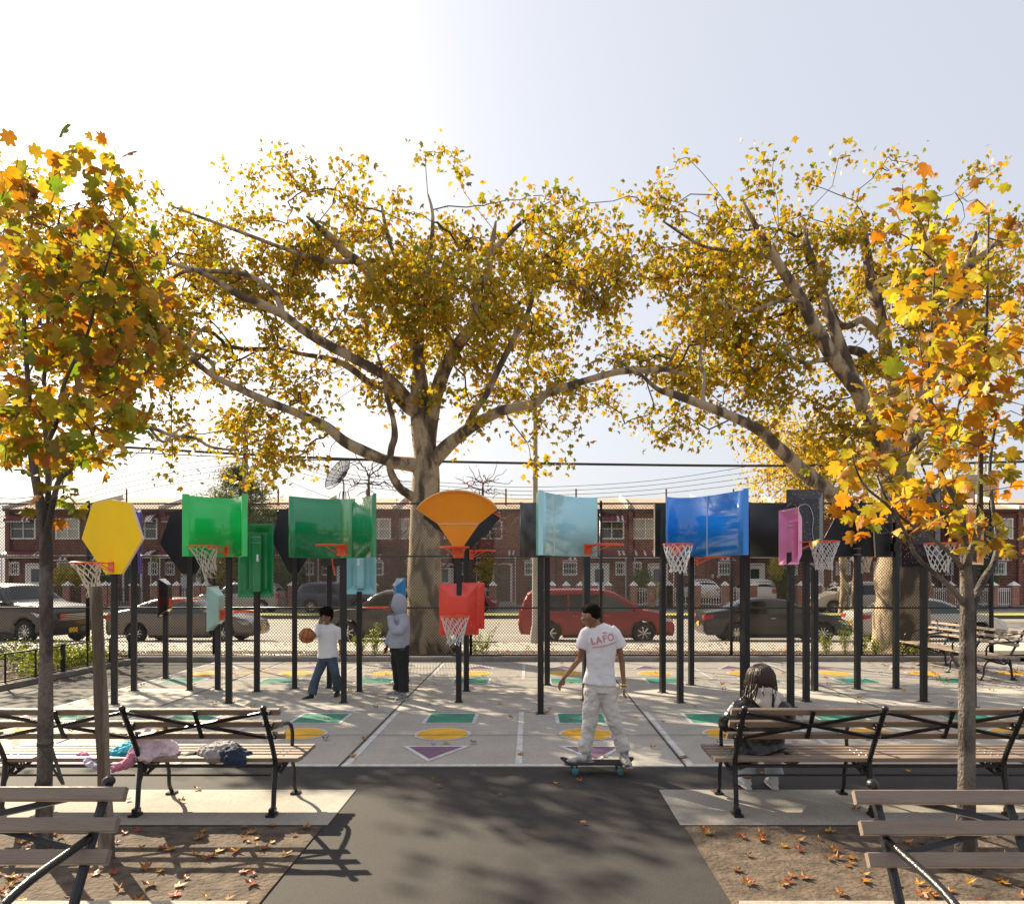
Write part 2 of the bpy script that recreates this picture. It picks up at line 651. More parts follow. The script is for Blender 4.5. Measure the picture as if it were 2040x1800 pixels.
for i in range(len(JX)):
    cx = JX[i] + .895 - 1.8 * 1
    if cx < CLX + .5:
        continue
    for s, y0 in ((1, 0), (-1, 24.05)):
        yy = lambda y: y if s == 1 else 24.05 - .18 - (y) * 1.0
        # square
        a = .36
        yc = yy(10.15)
        flat([(cx - a, yc - a), (cx + a, yc - a), (cx + a, yc + a), (cx - a, yc + a)], Z1 + .001, 0)
        a = .31
        flat([(cx - a, yc - a), (cx + a, yc - a), (cx + a, yc + a), (cx - a, yc + a)], Z2, 1)
        yc = yy(9.15)
        flat(ngon(cx, yc, .355), Z1 + .001, 0)
        flat(ngon(cx, yc, .315), Z2, 2)
        ya, yb = yy(8.52), yy(7.80)
        tri = [(cx - .40, ya), (cx + .40, ya), (cx, yb)]
        flat(tri if s == -1 else tri[::-1], Z1 + .001, 0)
        ctr = Vector((cx, (ya * 2 + yb) / 3))
        t2 = [tuple(ctr + (Vector(p) - ctr) * .76) for p in tri]
        flat(t2 if s == -1 else t2[::-1], Z2, 3)
# faded swirl at the far left of the court
sw = [(-5.6 + 1.0 * math.cos(t / 10) * (1 - t / 140), 15.0 + .55 * math.sin(t / 10) * (1 - t / 140)) for t in range(0, 90)]
for i in range(len(sw) - 1):
    (x0, y0), (x1, y1) = sw[i], sw[i + 1]
    flat([(x0, y0 - .03), (x1, y1 - .03), (x1, y1 + .03), (x0, y0 + .03)], Z1 + .0003 + .00001 * i, 2)
struct(cm.build('court_markings', [M_line, M_gr, M_ye, M_pu, M_joint]))
# ================================================================ BASKETBALL HOOPS
def bronze(name, c, rough=.35, coat=.3, bump=.06, var=.1, vs=3, spec=.5):
    return mat(name, c, rough, coat=coat, bump=bump, bscale=5, var=var, vscale=vs, spec=spec, specks=.045)
M_pole = mat('black_steel', (.012, .011, .012), .38, var=.4, vscale=4, bump=.1, bscale=60)
M_black = mat('black_board', (.014, .014, .018), .5, var=.3, vscale=3, bump=.25, bscale=45)
M_gloss = mat('black_gloss', (.012, .010, .010), .12, coat=.8)
M_orange = mat('rim_orange', (.80, .10, .018), .4, var=.15, vscale=14)
M_net = mat('net_white', (.74, .72, .68), .85)
M_netd = mat('net_dirty', (.62, .57, .47), .9)
M_bolt = mat('steel_bolt', (.5, .5, .48), .3, metal=.9)
M_yellow = bronze('yellow_board', (.98, .62, .003), .6, .0, spec=.08, var=.06, vs=1.2)
M_green = bronze('green_board', (.008, .56, .10), .2, .5, var=.10, vs=2, bump=.10)
M_dgreen = bronze('dark_green_board', (.006, .26, .09), .2, .6, var=.12, vs=2, bump=.10)
M_tgreen = bronze('green_tray', (.010, .25, .075), .3, .5, bump=.5)
M_lblue = bronze('pale_blue_board', (.40, .74, .80), .16, .8, var=.08, vs=2, bump=.10)
M_mint = bronze('mint_tray', (.40, .62, .56), .35, .3, bump=.25)
M_aqua = bronze('aqua_tray', (.30, .60, .64), .35, .3, bump=.25)
M_blue = bronze('blue_board', (.008, .24, .80), .14, .9, var=.15, vs=2, bump=.10)
M_sblue = bronze('small_blue', (.01, .22, .5), .2, .7)
M_fan = bronze('orange_fan', (.98, .31, .006), .35, .08, var=.06)
M_fred = bronze('red_edge', (.7, .05, .02), .3, .4)
M_red = bronze('red_tray', (.80, .045, .025), .2, .7, bump=.12)
M_pink = bronze('pink_tray', (.95, .30, .52), .25, .6)
M_otray = bronze('orange_tray', (.90, .32, .02), .25, .6)
M_purple = bronze('purple_board', (.10, .05, .42), .3, .4)
M_seam = mat('seam_white', (.75, .68, .6), .5)
M_label = mat('white_label', (.8, .8, .8), .6)

def splatter_mat():
    m = bpy.data.materials.new('splatter')
    m.use_nodes = True
    nt = m.node_tree
    n = nt.nodes
    L = nt.links
    b = n['Principled BSDF']
    b.inputs['Roughness'].default_value = .15
    b.inputs['Coat Weight'].default_value = .15
    tc = n.new('ShaderNodeTexCoord')
    last = None
    prev = (.016, .012, .014, 1)
    for i, (sc_, th, colr) in enumerate(((17, .15, (.55, .16, .05)), (20, .13, (.65, .5, .05)), (18, .14, (.08, .35, .5)), (24, .13, (.55, .06, .25)), (28, .11, (.6, .6, .62)))):
        v = n.new('ShaderNodeTexVoronoi')
        v.inputs['Scale'].default_value = sc_
        mp = n.new('ShaderNodeMapping')
        mp.inputs['Location'].default_value = (i * 3.1, i * 1.7, i)
        L.new(tc.outputs['Object'], mp.inputs['Vector'])
        L.new(mp.outputs[0], v.inputs['Vector'])
        lt = n.new('ShaderNodeMath')
        lt.operation = 'LESS_THAN'
        lt.inputs[1].default_value = th
        L.new(v.outputs['Distance'], lt.inputs[0])
        nz = n.new('ShaderNodeTexNoise')
        nz.inputs['Scale'].default_value = 5
        L.new(mp.outputs[0], nz.inputs['Vector'])
        g = n.new('ShaderNodeMath')
        g.operation = 'GREATER_THAN'
        g.inputs[1].default_value = .52
        L.new(nz.outputs['Fac'], g.inputs[0])
        mu = n.new('ShaderNodeMath')
        mu.operation = 'MULTIPLY'
        L.new(lt.outputs[0], mu.inputs[0])
        L.new(g.outputs[0], mu.inputs[1])
        mx = n.new('ShaderNodeMix')
        mx.data_type = 'RGBA'
        L.new(mu.outputs[0], mx.inputs['Factor'])
        if last is None:
            mx.inputs['A'].default_value = prev
        else:
            L.new(last, mx.inputs['A'])
        mx.inputs['B'].default_value = (*colr, 1)
        last = mx.outputs['Result']
    L.new(last, b.inputs['Base Color'])
    MATS['splatter'] = m
    return m
M_splat = splatter_mat()

def on_plane(px, py, o, yaw):
    """meet the ray through a measured point with the board's plane (o = a point of it, yaw = how far it is turned)"""
    nrm = Vector((math.sin(yaw), -math.cos(yaw), 0))
    d = Vector(((px - CX) / F, 1, -(py - CY) / F))
    c = Vector((0, 0, H))
    t = (Vector(o) - c).dot(nrm) / d.dot(nrm)
    return c + d * t

def frame_mat(yaw):
    return Matrix.Rotation(yaw, 3, 'Z')          # local -Y is the front

def make_rim(parent, c, yaw, dist=.34, net='full', plate=.17, m=None, s=1.0):
    """c = middle of the mounting plate on the board's face, world; yaw as for the board"""
    q = frame_mat(yaw)
    m = m or M_orange
    c = Vector(c)
    w = lambda x, y, z: c + q @ Vector((x, y, z))
    b = MB()
    r = .215 * s
    top = .055
    rc = w(0, -dist, top)
    b.ring(rc, r, .010)
    b.box(w(0, -.010, -.01), (plate, .012, .165), q)
    b.box(w(0, -.06, top - .008), (plate * .8, .11, .012), q)
    for e in (-1, 1):
        b.bar(w(e * plate * .38, -.012, -.06), w(e * plate * .9, -dist * .72, top - .012), .012)
        b.bar(w(e * plate * .40, -.012, top - .01), w(e * plate * .5, -dist + r * .9, top - .004), .010)
    for i in range(12):
        a = 2 * PI * i / 12
        b.ring(rc + Vector((math.cos(a) * r, math.sin(a) * r, -.012)), .010, .003, axis=(math.cos(a), math.sin(a), 0), n=8, m=4)
    rim = b.build('rim', m, parent, smooth='a')
    bb = MB()
    for e in (-1, 1):
        for zz in (-.065,):
            bb.lathe(w(e * plate * .33, -.016, zz), [(0, .012), (.008, .011), (.011, 0)], axis=q @ Vector((0, -1, 0)), n=8)
    bb.build('bolts', M_bolt, rim, o=None).matrix_parent_inverse = Matrix()
    if net:
        nb = MB()
        n, rows = 12, 6
        ht = .42
        nodes = []
        rr = random.Random(int(abs(c.x * 100)) + 3)
        for j in range(rows + 1):
            t = j / rows
            rad = r * (1 - .48 * min(1, t * 1.25)) + (.012 if j == rows else 0)
            row = []
            for i in range(n):
                a = 2 * PI * (i + (j % 2) * .5) / n
                dx = dz = 0
                z = -ht * t + (.0 if j < rows else rr.uniform(-.02, .02))
                x, y = rad * math.cos(a), rad * math.sin(a)
                x += rr.uniform(-.008, .008)
                y += rr.uniform(-.008, .008)
                if net == 'torn':
                    k = (1 + math.cos(a)) / 2
                    z *= (1 - .25 * k) + rr.uniform(-.1, .25) * t
                    x = x * (1 - .35 * t) + (.18 if True else 0) * t * .9 - .05 * t
                    y *= (1 - .4 * t)
                row.append(rc + Vector((x, y, z)))
            nodes.append(row)
        for j in range(rows):
            for i in range(n):
                a = nodes[j][i]
                if j % 2 == 0:
                    tg = (nodes[j + 1][i], nodes[j + 1][i - 1])
                else:
                    tg = (nodes[j + 1][i], nodes[j + 1][(i + 1) % n])
                for p in tg:
                    if net == 'torn' and rr.random() < .22:
                        continue
                    mid = (a + p) / 2 + Vector((rr.uniform(-.006, .006), rr.uniform(-.006, .006), 0))
                    nb.tube([a, mid, p], .0058, n=4, cap=False)
        if net == 'torn':
            for i in range(8):
                a = nodes[rows - 1][i]
                nb.tube([a, a + Vector((rr.uniform(-.03, .05), rr.uniform(-.03, .03), -.09)), a + Vector((rr.uniform(-.02, .09), 0, -rr.uniform(.1, .22)))], .005, n=4)
        nn = nb.build('net', M_net if net in ('full',) else M_netd, rim, smooth=True)
        nn.matrix_parent_inverse = Matrix()
    return rim

# children of a rim are given in world space, so lay them relative to the rim's own origin
_build0 = MB.build
def _build(s, name, m, parent=None, smooth=False, label=None, mods=None, o=None):
    if parent is not None and o is None and '_o' not in parent.keys() and parent.parent is not None and '_o' in parent.parent.keys():
        o = Vector(parent.parent['_o'])
    return _build0(s, name, m, parent, smooth, label, mods, o)
MB.build = _build

def pole_part(par, x, y, ztop, yaw=.35, w=.088, z0=0.0):
    b = MB()
    b.bbox((x, y, (ztop + z0) / 2), (w, w, ztop - z0), .008, rot=frame_mat(yaw))
    b.box((x, y, z0 + .006), (w + .05, w + .05, .012), frame_mat(yaw))
    return b.build('pole', M_pole, par, smooth='a')

def hoop_at(px, py, label, name='basketball_hoop', group=None):
    g = G(px, py)
    return thing(name, label, 'basketball hoop', g, group=group, world_parts=True), g

def flat_board(par, pxs, yaw, g, front, back=None, th=.035, dist=.12, seam=None):
    o = Vector(g) + frame_mat(yaw) @ Vector((0, -dist, 0))
    pts = [on_plane(x, y, o, yaw) for x, y in pxs]
    off = frame_mat(yaw) @ Vector((0, th, 0))
    b = MB()
    n = len(pts)
    vs = pts + [p + off for p in pts]
    b.add(vs, [tuple(range(n))], 0)
    b.add(vs, [tuple(reversed(range(n, 2 * n)))], 1)
    b.add(vs, [(i, (i + 1) % n, n + (i + 1) % n, n + i) for i in range(n)], 2)
    edge = mat('board_edge', (.75, .55, .38), .6)
    ob = b.build('backboard', [front, back or M_black, edge], par)
    return ob, o

def curve_board(par, xl, xr, Yl, Yc, Yr, z0, z1, m, flange=(0, 0), k=14, seams=(), mback=None):
    """concave sheet between two measured edges; flange = width in metres of the flat strips at its ends"""
    A = P(xl, CY, Yl)
    B = P(xr, CY, Yr)
    M_ = Vector(((A.x + B.x) / 2, Yc, 0))
    ctrl = Vector((2 * M_.x - (A.x + B.x) / 2, 2 * Yc - (Yl + Yr) / 2, 0))
    rowb, rowt = [], []
    for i in range(k + 1):
        t = i / k
        x = (1 - t) ** 2 * A.x + 2 * t * (1 - t) * ctrl.x + t * t * B.x
        y = (1 - t) ** 2 * A.y + 2 * t * (1 - t) * ctrl.y + t * t * B.y
        rowb.append(Vector((x, y, z0)))
        rowt.append(Vector((x, y, z1)))
    b = MB()
    b.grid([rowb, rowt])
    ob = b.build('backboard', [m], par, smooth=True)
    so = ob.modifiers.new('s', 'SOLIDIFY')
    so.thickness = .022
    so.offset = -1
    if mback:
        ob.data.materials.append(mback)
        so.material_offset = 1
    for e, fl in enumerate(flange):
        if fl:
            p = rowb[0] if e == 0 else rowb[-1]
            q = rowt[0] if e == 0 else rowt[-1]
            d = (rowb[0] - rowb[1]) if e == 0 else (rowb[-1] - rowb[-2])
            d.normalize()
            sx = -1 if e == 0 else 1
            fd = Vector((sx * .9, -.25, 0)).normalized() * fl
            f_ = MB()
            pts = [p, p + fd, q + fd + Vector((0, 0, .02)), q + Vector((0, 0, .02))]
            f_.prism(pts, (0, .025, 0))
            f_.build('flange', m, par)
    for s in seams:
        i = int(s * k)
        t = s
        x = (1 - t) ** 2 * A.x + 2 * t * (1 - t) * ctrl.x + t * t * B.x
        y = (1 - t) ** 2 * A.y + 2 * t * (1 - t) * ctrl.y + t * t * B.y
        MB().box((x, y - .006, (z0 + z1) / 2), (.010, .006, z1 - z0 - .01)).build('seam', M_seam, ob)
    return ob, (rowb, rowt)

def tray_board(par, c, yaw, w, h, d, inset, m, box=None, name='backboard', topin=None, mat2=None):
    """dished tray: the wide rim lies in the plane through c, the raised face d in front of it (local -Y)"""
    q = frame_mat(yaw)
    c = Vector(c)
    W, Hh = w / 2, h / 2
    ix, iz = inset
    tz = topin if topin is not None else iz
    lc = [(-W, 0, -Hh), (W, 0, -Hh), (W, 0, Hh), (-W, 0, Hh)]
    li = [(-W + ix, -d, -Hh + iz), (W - ix, -d, -Hh + iz), (W - ix, -d, Hh - tz), (-W + ix, -d, Hh - tz)]
    e = .018
    lo = [(-W - e, 0, -Hh - e), (W + e, 0, -Hh - e), (W + e, 0, Hh + e), (-W - e, 0, Hh + e)]
    vs = [c + q @ Vector(p) for p in lo + lc + li]
    fs = [(i, (i + 1) % 4, 4 + (i + 1) % 4, 4 + i) for i in range(4)] + [(4 + i, 4 + (i + 1) % 4, 8 + (i + 1) % 4, 8 + i) for i in range(4)] + [(8, 9, 10, 11)]
    b = MB().add(vs, fs)
    ob = b.build(name, m, par)
    bv = ob.modifiers.new('b', 'BEVEL')
    bv.width = .012
    bv.segments = 2
    so = ob.modifiers.new('s', 'SOLIDIFY')
    so.thickness = .016
    so.offset = 0
    if box:
        bw, bh, z0, dep = box
        bb = MB().bbox(c + q @ Vector((0, -d + dep / 2 + .01, z0)), (bw, dep, bh), .015, rot=q)
        bb.build('pole_sleeve', m, ob, smooth='a')
        for zz in (bh * .36, bh * .46):
            MB().box(c + q @ Vector((0, -d + dep + .016, z0 + zz)), (bw + .04, .012, .008), q).build('clamp', M_bolt, ob)
    return ob

def zof(py, Y):
    return H - (py - CY) / F * Y

HP = [-.2]
# A  yellow heptagon
t, g = hoop_at(228, 1402, 'yellow seven-sided backboard with a ragged net')
pole_part(t, g.x, g.y, 3.0, .3)
yw = R(-38)
_, o = flat_board(t, [(210.3, 1143), (241.7, 1143), (282.8, 1072.8), (260, 1002), (220.8, 994.4), (183.9, 1002.8), (162.5, 1072.8)], yw, g, M_yellow, M_black)
make_rim(t, on_plane(222, 1128, o, yw), yw, net='torn')
# B  curved green one
t, g = hoop_at(456, 1400, 'bright green curved backboard whose torn net hangs from the rim')
pole_part(t, g.x, g.y, 3.05, .1)
zb, zt = zof(1108, 10.85), zof(987, 10.85)
curve_board(t, 376, 482, 10.80, 11.22, 10.80, zb, zt, M_green, flange=(.09, .09))
make_rim(t, P(452, 1096, 11.08), R(-50), net='torn')
# C  black heptagon seen from behind
t, g = hoop_at(378, 1374, 'black back of a seven-sided backboard behind the bright green curved one')
pole_part(t, g.x, g.y, 2.9, .3)
flat_board(t, [(362, 1143), (391, 1143), (430, 1076), (413, 1019), (378, 1013), (341, 1019), (318.5, 1082)][::-1], R(12), g, M_black, M_black, dist=-.12)
# D  dark green tray
t, g = hoop_at(512, 1377, 'deep green dished backboard seen from its open back')
pole_part(t, g.x, g.y, zof(1180, g.y), .1)
Yd = g.y + .12
tray_board(t, P(509.5, 1116, Yd), R(176), 68 / F * Yd, 142 / F * Yd, .12, (.13, .12), M_tgreen, box=(.15, .98, -.05, .1))
MB().box(P(513, 1111, Yd - .12), (.035, .004, .12)).build('label', M_label, t)
# E  small black tray with its ring to the right
t, g = hoop_at(330, 1351, 'small glossy black dished backboard on a short pole')
pole_part(t, g.x, g.y, zof(1200, g.y), .2)
tray_board(t, P(322, 1189, g.y - .05), R(104), .56, .70, .14, (.11, .12), M_gloss)
make_rim(t, P(337, 1199, g.y - .06), R(92), net=None)
# F  mint tray
t, g = hoop_at(434, 1373, 'small mint green dished backboard low on its pole')
pole_part(t, g.x, g.y, zof(1225, g.y), .2)
tray_board(t, P(424, 1211, g.y - .1), R(94), .50, .72, .14, (.11, .15), M_mint)
make_rim(t, P(442, 1223, g.y - .10), R(84), net=None)
# G  purple one seen edge-on
t, g = hoop_at(267, 1375, 'purple backboard seen edge-on beside the yellow one')
pole_part(t, g.x, g.y, 2.85, .25)
q = frame_mat(R(114))
hp = [(.13, -.52), (-.13, -.52), (-.48, .05), (-.3, .5), (0, .56), (.3, .5), (.48, .05)]
cc = P(276, 1081, g.y - .12)
MB().prism([cc + q @ Vector((x, 0, z)) for x, z in hp], q @ Vector((0, -.04, 0))).build('backboard', M_purple, t)
MB().prism([cc + q @ Vector((x, .06, z)) for x, z in hp], q @ Vector((0, -.05, 0))).build('back_plate', M_black, t)
# H  second black heptagon
t, g = hoop_at(587, 1371, 'black back of a seven-sided backboard behind the wide dark green one')
pole_part(t, g.x, g.y, 2.9, .3)
flat_board(t, [(576, 1141), (596, 1141), (632, 1080), (625, 1015), (590, 1010), (556, 1015), (542.5, 1077)][::-1], R(10), g, M_black, M_black, dist=-.12)
# I  wide green curved
t, g = hoop_at(685, 1399, 'wide dark green curved backboard with a reflection painted down its centre')
pole_part(t, g.x, g.y, 3.0, .25)
zb, zt = zof(1110, 10.75), zof(987, 10.75)
b_, (rb, rt) = curve_board(t, 577, 743, 10.78, 11.26, 10.62, zb, zt, M_dgreen, flange=(0, .05), k=20)
b = MB()
b.grid([[rb[i] + Vector((0, -.008, .004)) for i in range(10, 14)], [rt[i] + Vector((0, -.008, -.004)) for i in range(10, 14)]])
bo = b.build('painted_reflection', bronze('green_reflection', (.13, .42, .16), .12, .9), t, smooth=True)  # paler green strip paints a reflection onto the curved sheet
bo.modifiers.new('s', 'SOLIDIFY').thickness = .006
make_rim(t, P(682, 1094, 11.10), R(-14), net=None)
# J  hidden hoop on the pole behind the boy
t, g = hoop_at(656, 1370, 'black pole behind the wide dark green backboard with a folded red ring')
pole_part(t, g.x, g.y, zof(1100, g.y), .3)
q = frame_mat(R(78))
MB().box(P(662, 1098, g.y), (.7, .04, .5), q).build('backboard', M_black, t)
MB().ring(P(664, 1122, g.y - .06), .21, .011, axis=(.97, .2, .12)).build('rim', M_orange, t, smooth=True)
# K  aqua tray behind the wide green one
t, g = hoop_at(716, 1377, 'pale aqua dished backboard half hidden behind the wide green one')
pole_part(t, g.x, g.y, zof(1178, g.y), .1)
Yd = g.y + .12
tray_board(t, P(717, 1110, Yd), R(180), 61 / F * Yd, 142 / F * Yd, .12, (.12, .12), M_aqua, box=(.13, 1.0, -.03, .1))
MB().box(P(714, 1119, Yd - .125), (.035, .004, .11)).build('label', M_label, t)
# L  small blue one by the hooded person
t, g = hoop_at(799, 1368, 'small blue backboard whose bare ring reaches the hooded person\'s hand')
pole_part(t, g.x, g.y, zof(1200, g.y), .1)
tray_board(t, P(798, 1190, g.y - .06), R(-52), .30, .66, .10, (.1, .12), M_sblue)
make_rim(t, P(792, 1215, g.y - .12), R(-72), dist=.38, net=None)
# M  orange fan
t, g = hoop_at(914, 1398, 'orange fan-shaped backboard with a netted red one below it on the same pole')
tM = t
pole_part(t, g.x, g.y, 2.6, .06)
yw = R(0)
o = Vector(g) + Vector((0, -.10, 0))
def PL(x, y, dy=0):
    return on_plane(x, y, o + Vector((0, dy, 0)), yw)
arcp = [(830, 1015), (838, 1004), (850, 994), (864, 986), (880, 980), (896, 977.5), (912, 977), (928, 978.5), (944, 982), (960, 988), (974, 996), (984, 1004), (990, 1014)]
low = [(954, 1043.5), (925, 1085), (924, 1111), (902, 1111), (900, 1085), (872, 1043.5)]
b = MB()
up = [PL(x, y, -.10 + .10 * ((y - 977) / 66)) for x, y in arcp] + [PL(954, 1043.5), PL(872, 1043.5)]
n = len(up)
off = Vector((0, .03, 0))
b.add(up + [p + off for p in up], [tuple(reversed(range(n))), tuple(range(n, 2 * n))] + [(i, (i + 1) % n, n + (i + 1) % n, n + i) for i in range(n)])
lw = [PL(x, y, -.0 if y < 1050 else .02) for x, y in low]
n = len(lw)
b.add(lw + [p + off for p in lw], [tuple(reversed(range(n))), tuple(range(n, 2 * n))] + [(i, (i + 1) % n, n + (i + 1) % n, n + i) for i in range(n)])
fb = b.build('backboard', M_fan, t)
b = MB()
b.tube([PL(x, y, -.13) for x, y in arcp], .018, n=6)
b.build('edge_lip', bronze('orange_lip', (.9, .42, .12), .3), fb, smooth=True)
MB().bar(PL(873, 1043, -.008), PL(953, 1043, -.008), .012, .010).build('seam', M_seam, fb)
make_rim(t, PL(913, 1098, -.005), R(-4), net=None)
# N  second fan behind it, seen from behind
t, g = hoop_at(929, 1376, 'black fan back with a second red board below, directly behind the orange fan')
tN, gN = t, g
pole_part(t, g.x, g.y, 2.75, .2)
o2 = Vector(g) + Vector((0, .08, 0))
yw2 = R(28)
fp = [(842, 1030), (860, 1008), (900, 995), (950, 1002), (981, 1021), (997, 1032), (972, 1060), (940, 1090), (938, 1115), (919, 1115), (917, 1085), (868, 1052)]
pts = [on_plane(x, y, o2, yw2) for x, y in fp]
MB().prism(pts, Vector((.0, .035, 0))).build('backboard', M_black, t)
MB().bar(pts[4] + Vector((0, -.004, 0)), pts[5] + Vector((.0, -.004, .01)), .045, .02).build('edge_lip', M_fred, t)
make_rim(t, P(938, 1103, g.y - .06), R(74), net=None, s=.8, dist=.26)
# O  front red tray
t = tM
gx = G(914, 1398)
Yr = gx.y - .10
cmid = P(914.5, 1213, Yr)
pw, ph = 74 / F * Yr, 98 / F * Yr
tray_board(t, cmid, R(6), pw, ph, .13, (.16, .17), M_red)['label'] = 'red dished backboard under the orange fan'
MB().bbox(P(915, 1173, Yr - .09), (.075, .11, .18), .01).build('bracket', M_pole, t)
make_rim(t, P(912, 1232, Yr - .13), R(-3), dist=.28, net='full')
# P  second red tray
t, g = tN, gN
Yr = g.y - .12
tray_board(t, P(937, 1206, Yr), R(4), 52 / F * Yr, 88 / F * Yr, .1, (.12, .14), M_red)['label'] = 'red dished backboard under the black fan'
# R  pale blue curved one
t, g = hoop_at(1077, 1421, 'pale blue curved backboard with a pink seam')
pole_part(t, g.x, g.y + .0, 2.9, .05, w=.085)
g3 = G(1168, 1395)
pole_part(t, g3.x, g3.y, 3.0, .3, w=.105)
zb, zt = zof(1107.5, 10.8), zof(990, 10.95)
curve_board(t, 1082, 1190, 10.20, 10.85, 11.0, zb, zt, M_lblue, flange=(.07, 0), seams=(.20,), k=18)
MB().prism([P(1068, 1105, 10.5), P(1075, 1106, 10.35), P(1075, 979, 10.35), P(1068, 982, 10.5)], (0, .03, 0)).build('side_strip', bronze('teal_strip', (.18, .5, .44), .3), t)
make_rim(t, P(1171, 1093, 10.90), R(44), dist=.40, net=None)
# S  black curved one behind, sunlight on its back painted in as grey
t, g = hoop_at(1090, 1364, 'black curved backboard edge painted sunlit grey to the left of the pale blue one')
pole_part(t, g.x, g.y, 2.9, .1, w=.095)
zb, zt = zof(1110, 12.9), zof(1002, 12.9)
curve_board(t, 1038, 1100, 12.7, 13.0, 12.8, zb, zt, mat('black_board_sunlit', (.10, .098, .095), .6, var=.4, vscale=5, bump=.3, bscale=50), k=8)
# U  black board left of the blue one
t, g = hoop_at(1320, 1379, 'narrow black backboard left of the blue curved one')
pole_part(t, g.x, g.y, zof(1012, g.y), .35)
flat_board(t, [(1305, 1108), (1331, 1108), (1331, 1002), (1305, 1003)], R(35), g, M_black, M_black, dist=-.1)
# V/W  blue curved board
t, g = hoop_at(1355, 1399, 'bright blue curved backboard with a white netted ring')
pole_part(t, g.x, g.y, 3.0, .25)
g3 = G(1484, 1403)
pole_part(t, g3.x, g3.y, 3.0, .5, w=.115)
zb, zt = zof(1107, 10.8), zof(984, 10.8)
curve_board(t, 1329, 1481, 11.15, 11.22, 10.25, zb, zt, M_blue, flange=(0, .07), seams=(.645,), k=20)
make_rim(t, P(1348, 1093, 11.10), R(-8), dist=.36, net='full')
# X  hoop behind the blue board
t, g = hoop_at(1377, 1364, 'thin black pole behind the blue board with an orange ring')
pole_part(t, g.x, g.y, 2.8, .2, w=.09)
MB().box(P(1392, 1058, g.y - .1), (.62, .04, .8), frame_mat(R(50))).build('backboard', M_black, t)
make_rim(t, P(1388, 1116, g.y - .14), R(66), net=None, dist=.36)
# Z  black curved board right of the blue one
t, g = hoop_at(1623, 1375, 'broad black curved backboard between the blue and the pink ones')
pole_part(t, g.x, g.y, zof(1135, g.y), .3, w=.095)
zb, zt = zof(1108, 12.4), zof(1003, 12.4)
curve_board(t, 1488, 1600, 12.0, 12.5, 12.4, zb, zt, M_black, k=10)
MB().bar(P(1600, 1122, 12.5), P(1623, 1132, 12.6), .05).build('bracket', M_pole, t)
# AA  pink tray
t, g = hoop_at(1575, 1408, 'pink dished backboard seen from its open back with a white net')
pole_part(t, g.x, g.y, zof(1100, g.y), .35)
tray_board(t, P(1571, 1069, g.y - .02), R(97), .58, .80, .12, (.12, .13), M_pink, box=(.14, .58, -.06, .08))
make_rim(t, P(1592, 1086, g.y - .02), R(84), dist=.36, net='full')
# BB  splattered tray
t, g = hoop_at(1606, 1397, 'tall black paint-splattered backboard behind the pink one')
pole_part(t, g.x, g.y, zof(1100, g.y), .3)
tray_board(t, P(1604, 1047, g.y - .1), R(4), 72 / F * g.y, 138 / F * g.y, .13, (.13, .15), M_splat)
curl = [(1578, 1040), (1584, 1018), (1598, 1005), (1612, 1008), (1620, 1030), (1618, 1060), (1624, 1085)]
MB().tube(smooth_path([P(x, y, g.y - .25) for x, y in curl]), .006, n=5).build('cord', mat('cord_grey', (.4, .5, .52), .6), t)
# DD  black trapezoid
t, g = hoop_at(1708, 1372, 'black trapezoid backboard back with steel clamps on its pole')
pole_part(t, g.x, g.y, zof(1008, g.y), .25)
flat_board(t, [(1630, 1108), (1752, 1108), (1752, 1040), (1723, 1004), (1677, 1006), (1642, 1072)], R(-6), g, M_black, M_black, dist=-.12)
for zz in (1092, 1104):
    MB().box(P(1708, zz, g.y - .08), (.13, .012, .014)).build('clamp', M_bolt, t)
for zz in (1019, 1080):
    MB().box(P(1708, zz, g.y - .01), (.16, .15, .12)).build('bracket', M_pole, t)
# EE  black board right of it
t, g = hoop_at(1785, 1371, 'black backboard back to the right of the trapezoid one')
pole_part(t, g.x, g.y, 2.9, .25)
flat_board(t, [(1745, 1108), (1777, 1108), (1777, 1020), (1757, 1010), (1740, 1020)], R(20), g, M_black, M_black, dist=-.1)
MB().box(P(1785, 1090, g.y), (.13, .13, .15)).build('bracket', M_pole, t)
make_rim(t, P(1738, 1100, g.y + .5), R(-170), net='dirty', dist=.3)
# GG  second splattered tray
t, g = hoop_at(1840, 1397, 'tall black paint-splattered backboard among the orange leaves')
pole_part(t, g.x, g.y, zof(1110, g.y), .3)
tray_board(t, P(1834, 1051, g.y - .1), R(-8), 72 / F * g.y, 152 / F * g.y, .13, (.13, .15), M_splat)
# II  orange tray
t, g = hoop_at(1937, 1408, 'orange dished backboard at the court\'s edge behind the slender tree')
pole_part(t, g.x, g.y, zof(1090, g.y), .3)
tray_board(t, P(1944, 1070, g.y - .05), R(-137), .66, .78, .12, (.12, .13), M_otray, box=(.14, .55, -.06, .08))
make_rim(t, P(1918, 1090, g.y - .05), R(-86), dist=.36, net='full')
